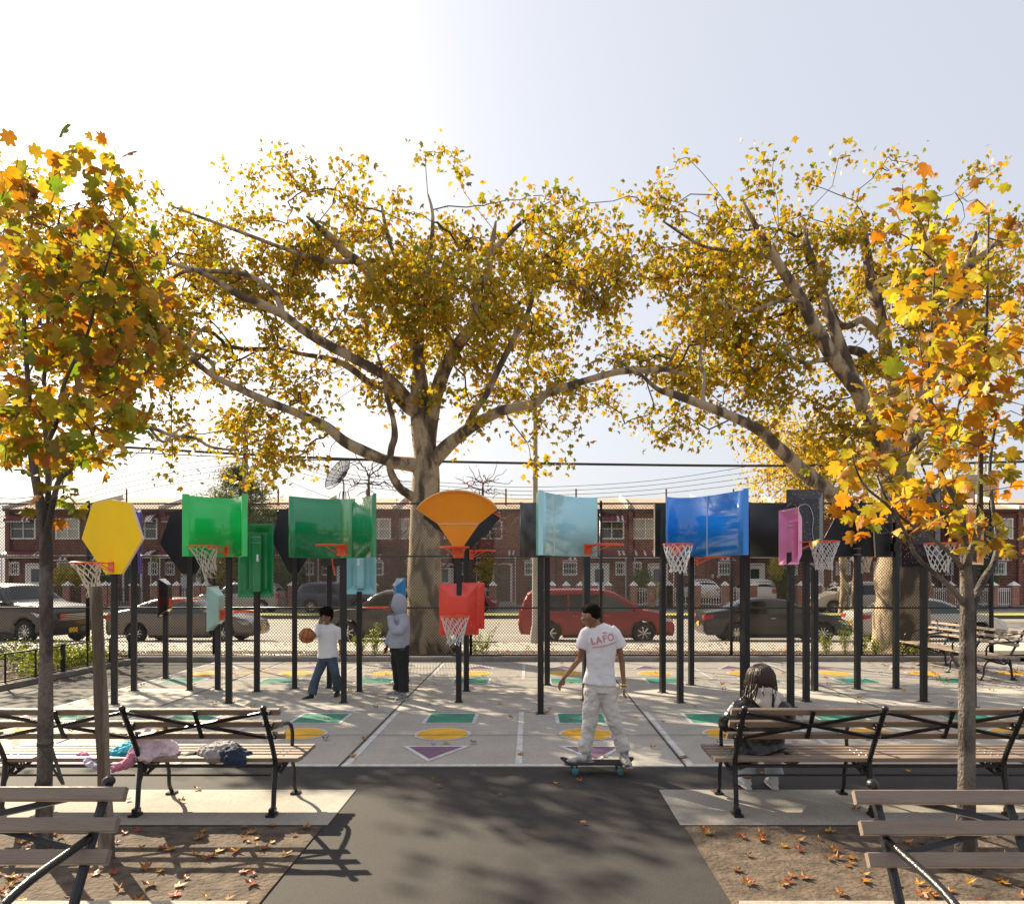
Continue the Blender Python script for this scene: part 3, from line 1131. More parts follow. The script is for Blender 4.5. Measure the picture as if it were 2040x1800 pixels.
# ================================================================ FENCE
M_fence = mat('fence_black', (.020, .021, .026), .32, metal=.2)
M_wire = mat('fence_wire', (.016, .016, .016), .6, spec=.2)
FZ = [.115, 1.22, 2.41, 3.63]
fx0, fx1 = P(20, 0, FY).x - 1.5, P(1975, 0, FY).x
fence = thing('chain_link_fence', 'tall black chain-link fence between the court and the street', 'fence', (0, FY, 0), world_parts=True)
posts = [175, 426, 679, 938, 1197, 1457, 1716]
for px in posts:
    x = P(px, 0, FY).x
    r = .045 if px == 175 else .033
    b = MB().tube([(x, FY, .04), (x, FY, 3.68)], r, n=12)
    b.ell((x, FY, 3.68), (r, r, .025))
    b.build('post', M_fence, fence, smooth=True)
x = fx1
MB().tube([(x, FY, .04), (x, FY, 3.72)], .05, n=12).build('post', M_fence, fence, smooth=True)
for i, z in enumerate(FZ):
    MB().tube([(fx0, FY - .045, z), (fx1, FY - .045, z)], .021 if i else .026, n=10).build('rail', M_fence, fence, smooth=True)
wb = MB()
sp, sl_ = .068, 1.12                              # spacing along x, slope
z0, z1 = .07, 3.62
hh = (z1 - z0)
for s in (1, -1):
    k = int((fx1 - fx0 + hh / sl_) / sp) + 2
    for i in range(k):
        xs = fx0 - hh / sl_ + i * sp              # x at z0 for s=1
        a, c = (xs, z0), (xs + hh / sl_, z1)
        # clip in x
        def at(x):
            return z0 + (x - a[0]) * sl_
        xa, xb = max(a[0], fx0), min(c[0], fx1)
        if xb - xa < .02:
            continue
        za, zb_ = at(xa), at(xb)
        if s == -1:
            xa, xb = fx0 + fx1 - xa, fx0 + fx1 - xb
        dy = .003 * s
        wb.tube([(xa, FY - .015 + dy, za), (xb, FY - .015 + dy, zb_)], .0050, n=5, cap=False)
wb.build('wire_mesh', M_wire, fence, smooth=True)
# the fence turns away from the street at the right end
f2 = thing('chain_link_fence', 'chain-link return of the fence at the side benches', 'fence', (fx1, FY, 0), world_parts=True)
for k in range(1, 4):
    MB().tube([(fx1 + .9 * k, FY + .1 * k, .04), (fx1 + .9 * k, FY + .1 * k, 3.65)], .035, n=10).build('post', M_fence, f2, smooth=True)
for z in FZ:
    MB().tube([(fx1, FY - .04, z), (fx1 + 3.2, FY + .3, z)], .02, n=8).build('rail', M_fence, f2, smooth=True)
# low garden fence on the left
lf = thing('garden_railing', 'low black railing along the planted bed left of the court', 'railing', (-9.1, 14, 0), world_parts=True)
pa, pb = Vector((-9.28, 10.6, 0)), Vector((-9.05, 16.6, 0))
for z in (.12, .60):
    MB().bar(pa + Vector((0, 0, z)), pb + Vector((0, 0, z)), .025, .025).build('rail', M_fence, lf)
for k in range(9):
    p = pa.lerp(pb, k / 8)
    big = k % 3 == 2
    MB().box((p.x, p.y, .33), (.06 if big else .025, .06 if big else .025, .62 if big else .56)).build('post', M_fence, lf)
# ================================================================ BENCHES
M_slat = mat('bench_slat', (.235, .175, .13), .55, var=.12, vscale=30, bump=.3, bscale=120, stretch=(.15, 1, 1))
M_slatw = mat('bench_wood', (.34, .26, .20), .7, var=.25, vscale=12, bump=.3, bscale=60, stretch=(.1, 1, 1))
M_iron = mat('cast_iron', (.010, .010, .012), .32, var=.3, vscale=20, bump=.2, bscale=80)
SEATZ = .44
def leanY(z):
    return .06 - .26 * (z - .44) / .46 if z > .44 else .06 * z / .44
def make_bench(label, loc, rz, legs, x0, x1, group, wood=M_slat, armx=None):
    t = thing('park_bench', label, 'bench', loc, rz, group)
    th = math.atan(.26 / .46)
    qb = Matrix.Rotation(th, 3, 'X')
    for z in (.665, .775, .885):
        b = MB()
        b.bbox(((x0 + x1) / 2, leanY(z) + .042, z + .004), (x1 - x0, .034, .058), .004, rot=qb)
        b.build('back_slat', wood, t, smooth='a')
    for k in range(6):
        y = .085 + k * .088
        z = SEATZ + (.0 if k < 4 else .004 * (k - 3)) + (.012 if k == 0 else 0) - .03 * max(0, (2.2 - k) * .12)
        b = MB().bbox(((x0 + x1) / 2, y, z), (x1 - x0 + .16, .070, .034), .005)
        b.build('seat_slat', wood, t, smooth='a')
    for i, x in enumerate(legs):
        b = MB()
        # back upright and rear leg
        pts = [(x, -.02, .0), (x, .012, .06), (x, .03, .22), (x, .055, .40), (x, leanY(.5), .50), (x, leanY(.70), .70), (x, leanY(.92) - .01, .925)]
        b.tube(smooth_path(pts, None, 3), .021, n=8)
        b.box((x, -.02, .012), (.075, .10, .024))
        b.box((x, -.005, .04), (.05, .06, .04))
        b.ell((x, leanY(.93), .925), (.026, .030, .024))
        for z in (.665, .775, .885):
            b.box((x, leanY(z) + .012, z), (.085, .020, .036), qb)
        # seat bearer
        b.bar((x, .06, .405), (x, .52, .405), .035, .04)
        b.tube([(x, .05, .34), (x, .16, .30), (x, .30, .33), (x, .46, .38)], .016, n=6)
        for c in ((.13, .355), (.22, .36), (.31, .37)):
            b.ring((x, c[0], c[1]), .030, .009, axis=(1, 0, 0), n=12, m=5)
        # front leg with its bowed shape
        fp = [(x, .30, .385), (x, .40, .385), (x, .495, .33), (x, .545, .22), (x, .55, .10), (x, .60, .02)]
        b.tube(smooth_path(fp, None, 3), .017, n=8)
        b.box((x, .60, .010), (.075, .09, .02))
        b.tube(smooth_path([(x, .03, .22), (x, .10, .33), (x, .2, .38)], None, 3), .013, n=6)
        fr = b.build('iron_frame', M_iron, t, smooth='a')
        if armx is None or i in armx:
            b = MB()
            ap = [(x, leanY(.74) + .03, .73), (x, .12, .715), (x, .30, .70), (x, .44, .665), (x, .50, .58), (x, .495, .46)]
            b.tube(smooth_path(ap, None, 4), .017, n=8)
            b.build('armrest', M_iron, t, smooth=True)
        b = MB()
        for z in (.665, .775, .885):
            for e in (-1, 1):
                b.ell((x + e * .032, leanY(z) - .001, z), (.009, .006, .009), nu=8, nv=5)
        for k in range(6):
            for e in (-1, 1):
                b.ell((x + e * .03, .085 + k * .088, SEATZ + .018), (.009, .009, .004), nu=8, nv=4)
        b.build('bolts', M_bolt, fr)
    for a, c in zip(legs[:-1], legs[1:]):
        xa, xb = min(a, c) + .03, max(a, c) - .03
        dy = -.012
        b = MB()
        b.bar((xa, leanY(.885) + dy, .885), (xb, leanY(.665) + dy, .665), .016, .026, up=(0, -.5, 1))
        b.bar((xa, leanY(.665) + dy - .010, .665), (xb, leanY(.885) + dy - .010, .885), .016, .026, up=(0, -.5, 1))
        xm = (xa + xb) / 2
        b.bar((xm, leanY(.65) + .008, .65), (xm, leanY(.90) + .008, .90), .032, .012, up=(0, 1, 0))
        b.build('cross_brace', M_iron, t)
        b = MB()
        b.bar((xa, .10, .385), (xb, .10, .385), .03, .022)
        b.bar((xa, .03, .325), (xb, .03, .325), .014, .014)
        b.build('stretcher', M_iron, t)
    return t
GB = 'park benches facing the hoops'
make_bench('left bench in front of the hoops, clothes heaped on its seat', (-2.13, 6.08, 0), 0, [0, -1.13, -2.26], -2.36, .11, GB)
make_bench('right bench with the person sitting at its left end', (1.72, 6.08, 0), 0, [0, 1.125, 2.25, 3.37], -.09, 3.5, GB)
GN = 'near benches with their backs to the court'
make_bench('near bench in the bottom left corner beside the leaning stake', (-1.83, 2.97, .175), PI, [0, 1.13, 2.26], -.11, 2.4, GN)
make_bench('near bench in the bottom right corner in front of the tree trunk', (1.50, 2.99, .155), PI, [0, -1.13, -2.26], -2.4, .11, GN)
GS = 'wooden benches at the right side of the court'
make_bench('weathered wooden side bench by the fence corner, beyond the black poles', (9.1, 13.8, 0), R(90), [0, 1.1, 2.2, 3.0], -.12, 3.05, None, M_slatw)
# ================================================================ TREES
def bark_mat(name, c1, c2, c3, scale=2.2, stretch=(1, 1, .45), bump=.6):
    m = bpy.data.materials.new(name)
    m.use_nodes = True
    nt = m.node_tree
    n = nt.nodes
    L = nt.links
    b = n['Principled BSDF']
    b.inputs['Roughness'].default_value = .85
    tc = n.new('ShaderNodeTexCoord')
    mp = n.new('ShaderNodeMapping')
    mp.inputs['Scale'].default_value = stretch
    L.new(tc.outputs['Object'], mp.inputs['Vector'])
    v = n.new('ShaderNodeTexNoise')
    v.inputs['Scale'].default_value = scale
    v.inputs['Detail'].default_value = 5
    v.inputs['Distortion'].default_value = .6
    L.new(mp.outputs[0], v.inputs['Vector'])
    cr = n.new('ShaderNodeValToRGB')
    e = cr.color_ramp.elements
    e[0].position, e[0].color = .43, (*c3, 1)
    e[1].position, e[1].color = .56, (*c1, 1)
    q = e.new(.50)
    q.color = (*c2, 1)
    L.new(v.outputs['Fac'], cr.inputs['Fac'])
    f = n.new('ShaderNodeTexNoise')
    f.inputs['Scale'].default_value = scale * 14
    f.inputs['Detail'].default_value = 6
    L.new(mp.outputs[0], f.inputs['Vector'])
    mr = n.new('ShaderNodeMapRange')
    mr.inputs[3].default_value = .55
    mr.inputs[4].default_value = 1.4
    L.new(f.outputs['Fac'], mr.inputs[0])
    mx = n.new('ShaderNodeMix')
    mx.data_type = 'RGBA'
    mx.blend_type = 'MULTIPLY'
    mx.inputs['Factor'].default_value = 1
    L.new(cr.outputs[0], mx.inputs['A'])
    L.new(mr.outputs[0], mx.inputs['B'])
    L.new(mx.outputs['Result'], b.inputs['Base Color'])
    ad = n.new('ShaderNodeMath')
    ad.operation = 'ADD'
    L.new(v.outputs['Fac'], ad.inputs[0])
    L.new(f.outputs['Fac'], ad.inputs[1])
    bp = n.new('ShaderNodeBump')
    bp.inputs['Strength'].default_value = bump
    bp.inputs['Distance'].default_value = .06
    L.new(ad.outputs[0], bp.inputs['Height'])
    L.new(bp.outputs[0], b.inputs['Normal'])
    MATS[name] = m
    return m
M_plane = bark_mat('plane_bark', (.47, .36, .23), (.28, .20, .125), (.10, .072, .048), scale=2.8)
M_young = bark_mat('young_bark', (.17, .145, .12), (.12, .10, .085), (.06, .05, .042), scale=5, stretch=(1, 1, .6), bump=.7)
M_wood = bark_mat('weathered_stake', (.34, .28, .22), (.24, .19, .145), (.13, .095, .07), scale=6, stretch=(1, 1, .12), bump=.8)
M_twig = mat('twig', (.075, .055, .04), .9)
L_plane = leaf_mat('plane_leaves', ['#94861c', '#b4921c', '#d0ac22', '#bda31e', '#848a22', '#dcb42c', '#748424', '#bc821c', '#a89a20', '#8a9424'], .5)
L_plane2 = leaf_mat('plane_leaves_pale', ['#d0a422', '#e6c02c', '#c9ac26', '#a8a22c', '#e8b428'], .5)
L_young = leaf_mat('young_leaves', ['#4f7a1e', '#b8701a', '#7c8c20', '#cc8c1c', '#86501a', '#6f8f22', '#cfa020', '#a8621a', '#8a962a', '#d8a82a', '#90a02c', '#ccb030', '#5c8420'], .52)
L_young2 = leaf_mat('young_leaves_right', ['#b8741c', '#d0921e', '#a09c24', '#8a5214', '#d0a020', '#a8661a', '#8a942a', '#dca82a', '#aca830', '#d8b838', '#7c8a28'], .55)

BIG = np.array([(0, -.44, 0), (.16, -.46, .03), (.34, -.34, .05), (.26, -.2, .02), (.54, -.10, .08), (.50, .08, .10), (.34, .10, .05), (.40, .34, .10), (.24, .36, .07), (.13, .30, .02), (.07, .50, .04), (0, .62, .06),
                (-.07, .50, .04), (-.13, .30, .02), (-.24, .36, .07), (-.40, .34, .10), (-.34, .10, .05), (-.50, .08, .10), (-.54, -.10, .08), (-.26, -.2, .02), (-.34, -.34, .05), (-.16, -.46, .03), (0, -.05, -.03)])
SMALL = np.array([(0, -.42, 0), (.34, -.30, .05), (.28, -.12, .03), (.52, .08, .12), (.22, .18, .02), (0, .58, .08), (-.22, .18, .02), (-.52, .08, .12), (-.28, -.12, .03), (-.34, -.30, .05), (0, -.02, -.03)])

def leaf_mesh(name, cs, sizes, tmpl, m, par=None, droop=.5, seed=1, o=None, curl=1.0):
    cs = np.asarray(cs, float)
    N = len(cs)
    r = np.random.default_rng(seed)
    k = len(tmpl)
    a, b_, c_ = r.uniform(0, 2 * PI, N), r.normal(droop, .75, N), r.uniform(-1.2, 1.2, N)
    # rotation = Rz(a) * Rx(b - 90deg hanging) * Ry(c)
    ca, sa, cb, sb, cc, s_c = np.cos(a), np.sin(a), np.cos(b_ + PI), np.sin(b_ + PI), np.cos(c_), np.sin(c_)
    Z = np.zeros(N)
    O = np.ones(N)
    Rz = np.array([[ca, -sa, Z], [sa, ca, Z], [Z, Z, O]]).transpose(2, 0, 1)
    Rx = np.array([[O, Z, Z], [Z, cb, -sb], [Z, sb, cb]]).transpose(2, 0, 1)
    Ry = np.array([[cc, Z, s_c], [Z, O, Z], [-s_c, Z, cc]]).transpose(2, 0, 1)
    M_ = Rz @ Rx @ Ry
    T = np.repeat(tmpl[None], N, 0) * np.asarray(sizes)[:, None, None]
    T[:, :, 2] *= r.uniform(.3, 3.4, N)[:, None] * curl
    T[:, :, 0] *= r.uniform(.75, 1.1, N)[:, None]
    V = np.einsum('nij,nkj->nki', M_, T) + cs[:, None, :]
    if o is not None:
        V = V - np.array(o)[None, None]
    V = V.reshape(-1, 3)
    kk = k - 1
    tri = np.array([(kk, i, (i + 1) % kk) for i in range(kk)])
    Fc = (tri[None] + (np.arange(N) * k)[:, None, None]).reshape(-1, 3)
    me = bpy.data.meshes.new(name)
    me.vertices.add(len(V))
    me.vertices.foreach_set('co', V.ravel())
    me.loops.add(len(Fc) * 3)
    me.loops.foreach_set('vertex_index', Fc.ravel().astype(np.int32))
    me.polygons.add(len(Fc))
    me.polygons.foreach_set('loop_start', np.arange(0, len(Fc) * 3, 3, dtype=np.int32))
    me.polygons.foreach_set('loop_total', np.full(len(Fc), 3, np.int32))
    me.update()
    me.validate()
    me.materials.append(m)
    ob = bpy.data.objects.new(name, me)
    col.objects.link(ob)
    if par:
        ob.parent = par
    return ob

def wood(b, pts, n=10, sub=4, wob=.0, k=0):
    """pts: list of (px, py, depth, radius in pixels)"""
    w = [P(x, y, Y) for x, y, Y, r in pts]
    rr = [r * Y / F for x, y, Y, r in pts]
    p, q = smooth_path(w, rr, sub)
    if wob:
        q = [r_ * (1 + wob * noise.noise(Vector(v) * 1.7)) for r_, v in zip(q, p)]
    b.tube(p, q, n=n, k=k)
    return p, q

def grow(b, skel, clusters, kmax=4.0, tw=.006, power=.45, rmin=.006, nside=4, bias=.35, root=None):
    """join leaf clumps to the nearest wood, thicker where more clumps hang on it"""
    S = np.array([list(p) for p in skel])
    C = np.array(clusters)
    d0 = np.min(np.linalg.norm(C[:, None] - S[None], axis=2), axis=1)
    order = np.argsort(d0)
    nodes = [tuple(p) for p in S]
    par = [-1] * len(nodes)
    cost = [0.0] * len(nodes)
    A = np.zeros((len(S) + len(C), 3))
    A[:len(S)] = S
    cst = np.zeros(len(A))
    cnt = len(S)
    for i in order:
        c = C[i]
        d = np.linalg.norm(A[:cnt] - c, axis=1)
        j = int(np.argmin(d + bias * cst[:cnt]))
        A[cnt] = c
        cst[cnt] = cst[j] + d[j]
        par.append(j)
        cnt += 1
    w = np.ones(cnt)
    for i in range(cnt - 1, len(S) - 1, -1):
        w[par[i]] += w[i]
    rr = random.Random(5)
    for i in range(len(S), cnt):
        j = par[i]
        a, c = Vector(A[j]), Vector(A[i])
        L = (c - a).length
        if L > kmax or L < 1e-3:
            continue
        r1 = max(rmin, rmin * w[i] ** power)
        r0 = min(r1 * 1.5, max(rmin, rmin * (w[i] + 1) ** power * 1.15))
        m1 = a.lerp(c, .35) + Vector((rr.uniform(-1, 1), rr.uniform(-1, 1), rr.uniform(-.3, 1))) * L * .12
        m2 = a.lerp(c, .7) + Vector((rr.uniform(-1, 1), rr.uniform(-1, 1), rr.uniform(-1, .6))) * L * .10
        b.tube([a, m1, m2, c], [r0, r0 * .95, r1 * 1.05, r1], n=nside, cap=False)

def hang_leaves(clusters, per, rad, size, seed, flat=.8):
    r = np.random.default_rng(seed)
    C = np.array(clusters)
    n = r.poisson(per, len(C))
    cs = np.repeat(C, n, axis=0)
    off = r.normal(0, 1, (len(cs), 3)) * rad * np.array([1, 1, flat])
    cs = cs + off
    return cs, r.uniform(size[0], size[1], len(cs))

# ---- density of the foliage over the picture, in cells of 100 x 50 pixels, top row at y = 150
ROWS = {
    300: '10001111110001111111',
    350: '11112222211112222111',
    400: '22223333322233333222',
    450: '54444555555555555544',
    500: '88876777888878875678',
    550: '88876668987767874567',
    600: '66864447998425974456',
    650: '66874336876325985345',
    700: '45674435456457975335',
    750: '34543325245446752234',
    800: '12135422124434424543',
    850: '11145410012102315645',
    900: '00013510002000005742',
    950: '00000200000000004540',
}
# ---- left plane tree
T1Y = 18.4
t1 = thing('plane_tree', 'great plane tree in the middle with spreading limbs, behind the fence', 'tree', (P(848, 0, T1Y).x, T1Y, .05), world_parts=True)
tb = MB()
y0 = T1Y
tr, _ = wood(tb, [(845, 1312, y0, 62), (845, 1290, y0, 44), (846, 1240, y0, 36), (846, 1150, y0, 33), (846, 1060, y0, 32), (847, 1000, y0, 29), (849, 945, y0, 27), (848, 905, y0, 25), (842, 860, y0, 23), (837, 792, y0, 20), (835, 740, y0, 14), (832, 690, y0, 12), (836, 610, y0 + .3, 10), (846, 560, y0 + .5, 9), (857, 505, y0 + .7, 6), (862, 430, y0 + .9, 3.5), (852, 385, y0 + 1, 1.5)], n=22, sub=5, wob=.10)
for a in range(7):
    an = a * .9 + .3
    x, y = math.cos(an), math.sin(an)
    c = P(846, 1250, y0)
    tb.tube([c + Vector((x * .28, y * .28, .35)), c + Vector((x * .42, y * .42, -.1)), c + Vector((x * .62, y * .6, -.45)), c + Vector((x * .95, y * .9, -.72))], [.1, .14, .13, .05], n=8)
skel = list(tr[8:])
limbs1 = [
    [(838, 930, y0, 17), (820, 925, y0 - .1, 15), (773, 918, y0 - .4, 12), (720, 897, y0 - .8, 11), (684, 878, y0 - 1, 10.5), (650, 850, y0 - 1.2, 10), (590, 822, y0 - 1.5, 9), (528, 798, y0 - 1.8, 8.5), (464, 768, y0 - 2.1, 7), (423, 748, y0 - 2.3, 6), (369, 707, y0 - 2.6, 5), (330, 705, y0 - 2.9, 3.6), (300, 670, y0 - 3.1, 2.8), (270, 620, y0 - 3.2, 2)],
    [(423, 748, y0 - 2.3, 4), (424, 725, y0 - 2.2, 4), (400, 708, y0 - 2.3, 3.5), (372, 703, y0 - 2.5, 3)],
    [(369, 705, y0 - 2.6, 3.5), (385, 672, y0 - 2.6, 3), (410, 650, y0 - 2.5, 2.5)],
    [(832, 995, y0, 12), (815, 985, y0 - .2, 9), (795, 970, y0 - .4, 8), (777, 935, y0 - .5, 7.5), (779, 895, y0 - .5, 7), (786, 870, y0 - .5, 6.5), (784, 840, y0 - .5, 5.5), (777, 812, y0 - .5, 5), (768, 780, y0 - .6, 4), (764, 745, y0 - .8, 3), (750, 700, y0 - 1, 2)],
    [(858, 925, y0, 17), (875, 905, y0 - .1, 15), (900, 880, y0 - .3, 13.5), (942, 848, y0 - .5, 12), (993, 820, y0 - .7, 11), (1040, 808, y0 - .9, 10), (1070, 800, y0 - 1, 9.5), (1085, 786, y0 - 1, 8.5), (1120, 772, y0 - 1, 7.5), (1160, 760, y0 - 1, 7), (1233, 740, y0 - 1, 6.5), (1290, 738, y0 - .9, 6), (1325, 736, y0 - .8, 5), (1370, 748, y0 - .6, 3.5)],
    [(1325, 736, y0 - .8, 4), (1338, 715, y0 - .7, 3), (1350, 690, y0 - .6, 2.5)],
    [(925, 860, y0 - .4, 6), (945, 820, y0 - .6, 7), (969, 785, y0 - .8, 7), (990, 740, y0 - .9, 7), (1008, 705, y0 - 1, 6.5), (1025, 670, y0 - 1, 6), (1045, 640, y0 - 1, 5), (1058, 600, y0 - 1, 5), (1066, 560, y0 - 1, 4), (1085, 500, y0 - 1, 3)],
    [(850, 880, y0, 20), (858, 830, y0 - .1, 16), (870, 780, y0 - .2, 14), (886, 735, y0 - .3, 13), (908, 692, y0 - .4, 12.5), (930, 664, y0 - .5, 12), (942, 645, y0 - .5, 11), (950, 610, y0 - .5, 10), (958, 575, y0 - .5, 10), (968, 540, y0 - .5, 10), (975, 510, y0 - .5, 9), (988, 440, y0 - .5, 7), (992, 370, y0 - .4, 5), (985, 300, y0 - .4, 3)],
    [(905, 694, y0 - .4, 5), (897, 675, y0 - .5, 4.5), (885, 655, y0 - .6, 4), (868, 640, y0 - .7, 3.5), (860, 615, y0 - .8, 2.5)],
    [(942, 645, y0 - .5, 6), (975, 640, y0 - .6, 5), (1010, 624, y0 - .8, 4.5), (1040, 600, y0 - 1, 4), (1080, 570, y0 - 1.2, 3), (1130, 560, y0 - 1.5, 2.6), (1190, 590, y0 - 1.8, 2)],
    [(840, 800, y0, 14), (815, 795, y0 - .2, 12), (790, 768, y0 - .4, 11), (770, 750, y0 - .6, 10.5), (735, 730, y0 - .9, 10), (701, 712, y0 - 1.1, 10), (687, 704, y0 - 1.2, 9.5), (650, 685, y0 - 1.4, 9.5), (608, 660, y0 - 1.7, 9), (575, 635, y0 - 2, 9), (560, 624, y0 - 2.1, 8.5), (512, 602, y0 - 2.4, 8), (480, 590, y0 - 2.6, 7), (450, 570, y0 - 2.8, 6), (416, 550, y0 - 3, 5), (369, 532, y0 - 3.2, 4), (300, 515, y0 - 3.4, 3)],
    [(562, 622, y0 - 2.1, 6), (556, 600, y0 - 2.1, 6), (547, 585, y0 - 2.1, 5.5), (525, 565, y0 - 2.2, 5.5), (496, 549, y0 - 2.3, 5), (460, 542, y0 - 2.4, 5), (420, 540, y0 - 2.5, 4.5), (385, 537, y0 - 2.7, 4), (350, 550, y0 - 3, 3), (310, 585, y0 - 3.2, 2.5)],
    [(835, 825, y0, 13), (811, 812, y0 + .1, 11), (785, 785, y0 + .3, 9), (760, 770, y0 + .5, 8), (736, 762, y0 + .7, 7), (701, 735, y0 + 1, 6.5), (660, 715, y0 + 1.4, 6), (600, 705, y0 + 1.9, 4.5), (540, 690, y0 + 2.2, 3)],
    [(836, 715, y0, 12), (815, 660, y0 - .2, 10), (796, 632, y0 - .3, 9.5), (777, 608, y0 - .4, 9), (757, 575, y0 - .5, 9), (736, 545, y0 - .6, 9.5), (712, 520, y0 - .7, 10), (690, 506, y0 - .8, 9.5), (655, 470, y0 - 1, 8), (610, 430, y0 - 1.3, 6), (570, 370, y0 - 1.6, 4), (540, 310, y0 - 1.8, 2.5)],
    [(835, 640, y0 + .2, 6), (810, 590, y0 + .6, 5), (800, 540, y0 + 1, 4.5), (775, 480, y0 + 1.3, 4), (760, 410, y0 + 1.6, 3)],
    [(975, 510, y0 - .5, 6), (1020, 460, y0 - .7, 5), (1080, 410, y0 - 1, 4), (1130, 350, y0 - 1.3, 3)],
    [(712, 520, y0 - .7, 6), (650, 520, y0 - 1.2, 5), (580, 500, y0 - 1.8, 4), (500, 470, y0 - 2.3, 3.5), (420, 440, y0 - 2.8, 3), (340, 410, y0 - 3.2, 2)],
    [(330, 705, y0 - 2.9, 3), (280, 720, y0 - 3.1, 2.5), (200, 730, y0 - 3.5, 2)],
]
def trim(lb):
    k_ = [x for x in lb if x[1] >= 392]
    if len(k_) < len(lb):
        k_[-1] = (*k_[-1][:3], 1.8)
    return k_
for lb in limbs1:
    lb = trim(lb)
    p, q = wood(tb, lb, n=9, sub=4, wob=.12)
    skel += p
# hanging branch of the far left, its own arm from behind
hb = [(270, 845, y0 - 3.6, 4.5), (310, 855, y0 - 3.5, 4), (345, 868, y0 - 3.4, 3.6), (388, 872, y0 - 3.2, 3.2), (420, 890, y0 - 3, 3), (470, 897, y0 - 2.8, 2)]
hb0 = [(330, 705, y0 - 2.9, 3.4), (270, 712, y0 - 3.2, 3.6), (215, 750, y0 - 3.5, 3.6), (215, 810, y0 - 3.7, 4), (270, 845, y0 - 3.6, 4)]
for lb in (hb0, hb, [(300, 855, y0 - 3.5, 3), (325, 880, y0 - 3.6, 3), (350, 860, y0 - 3.5, 2.4), (375, 845, y0 - 3.4, 2)]):
    p, q = wood(tb, lb, n=7, sub=4)
    skel += p
trunk1 = tb.build('trunk', M_plane, t1, smooth=True)

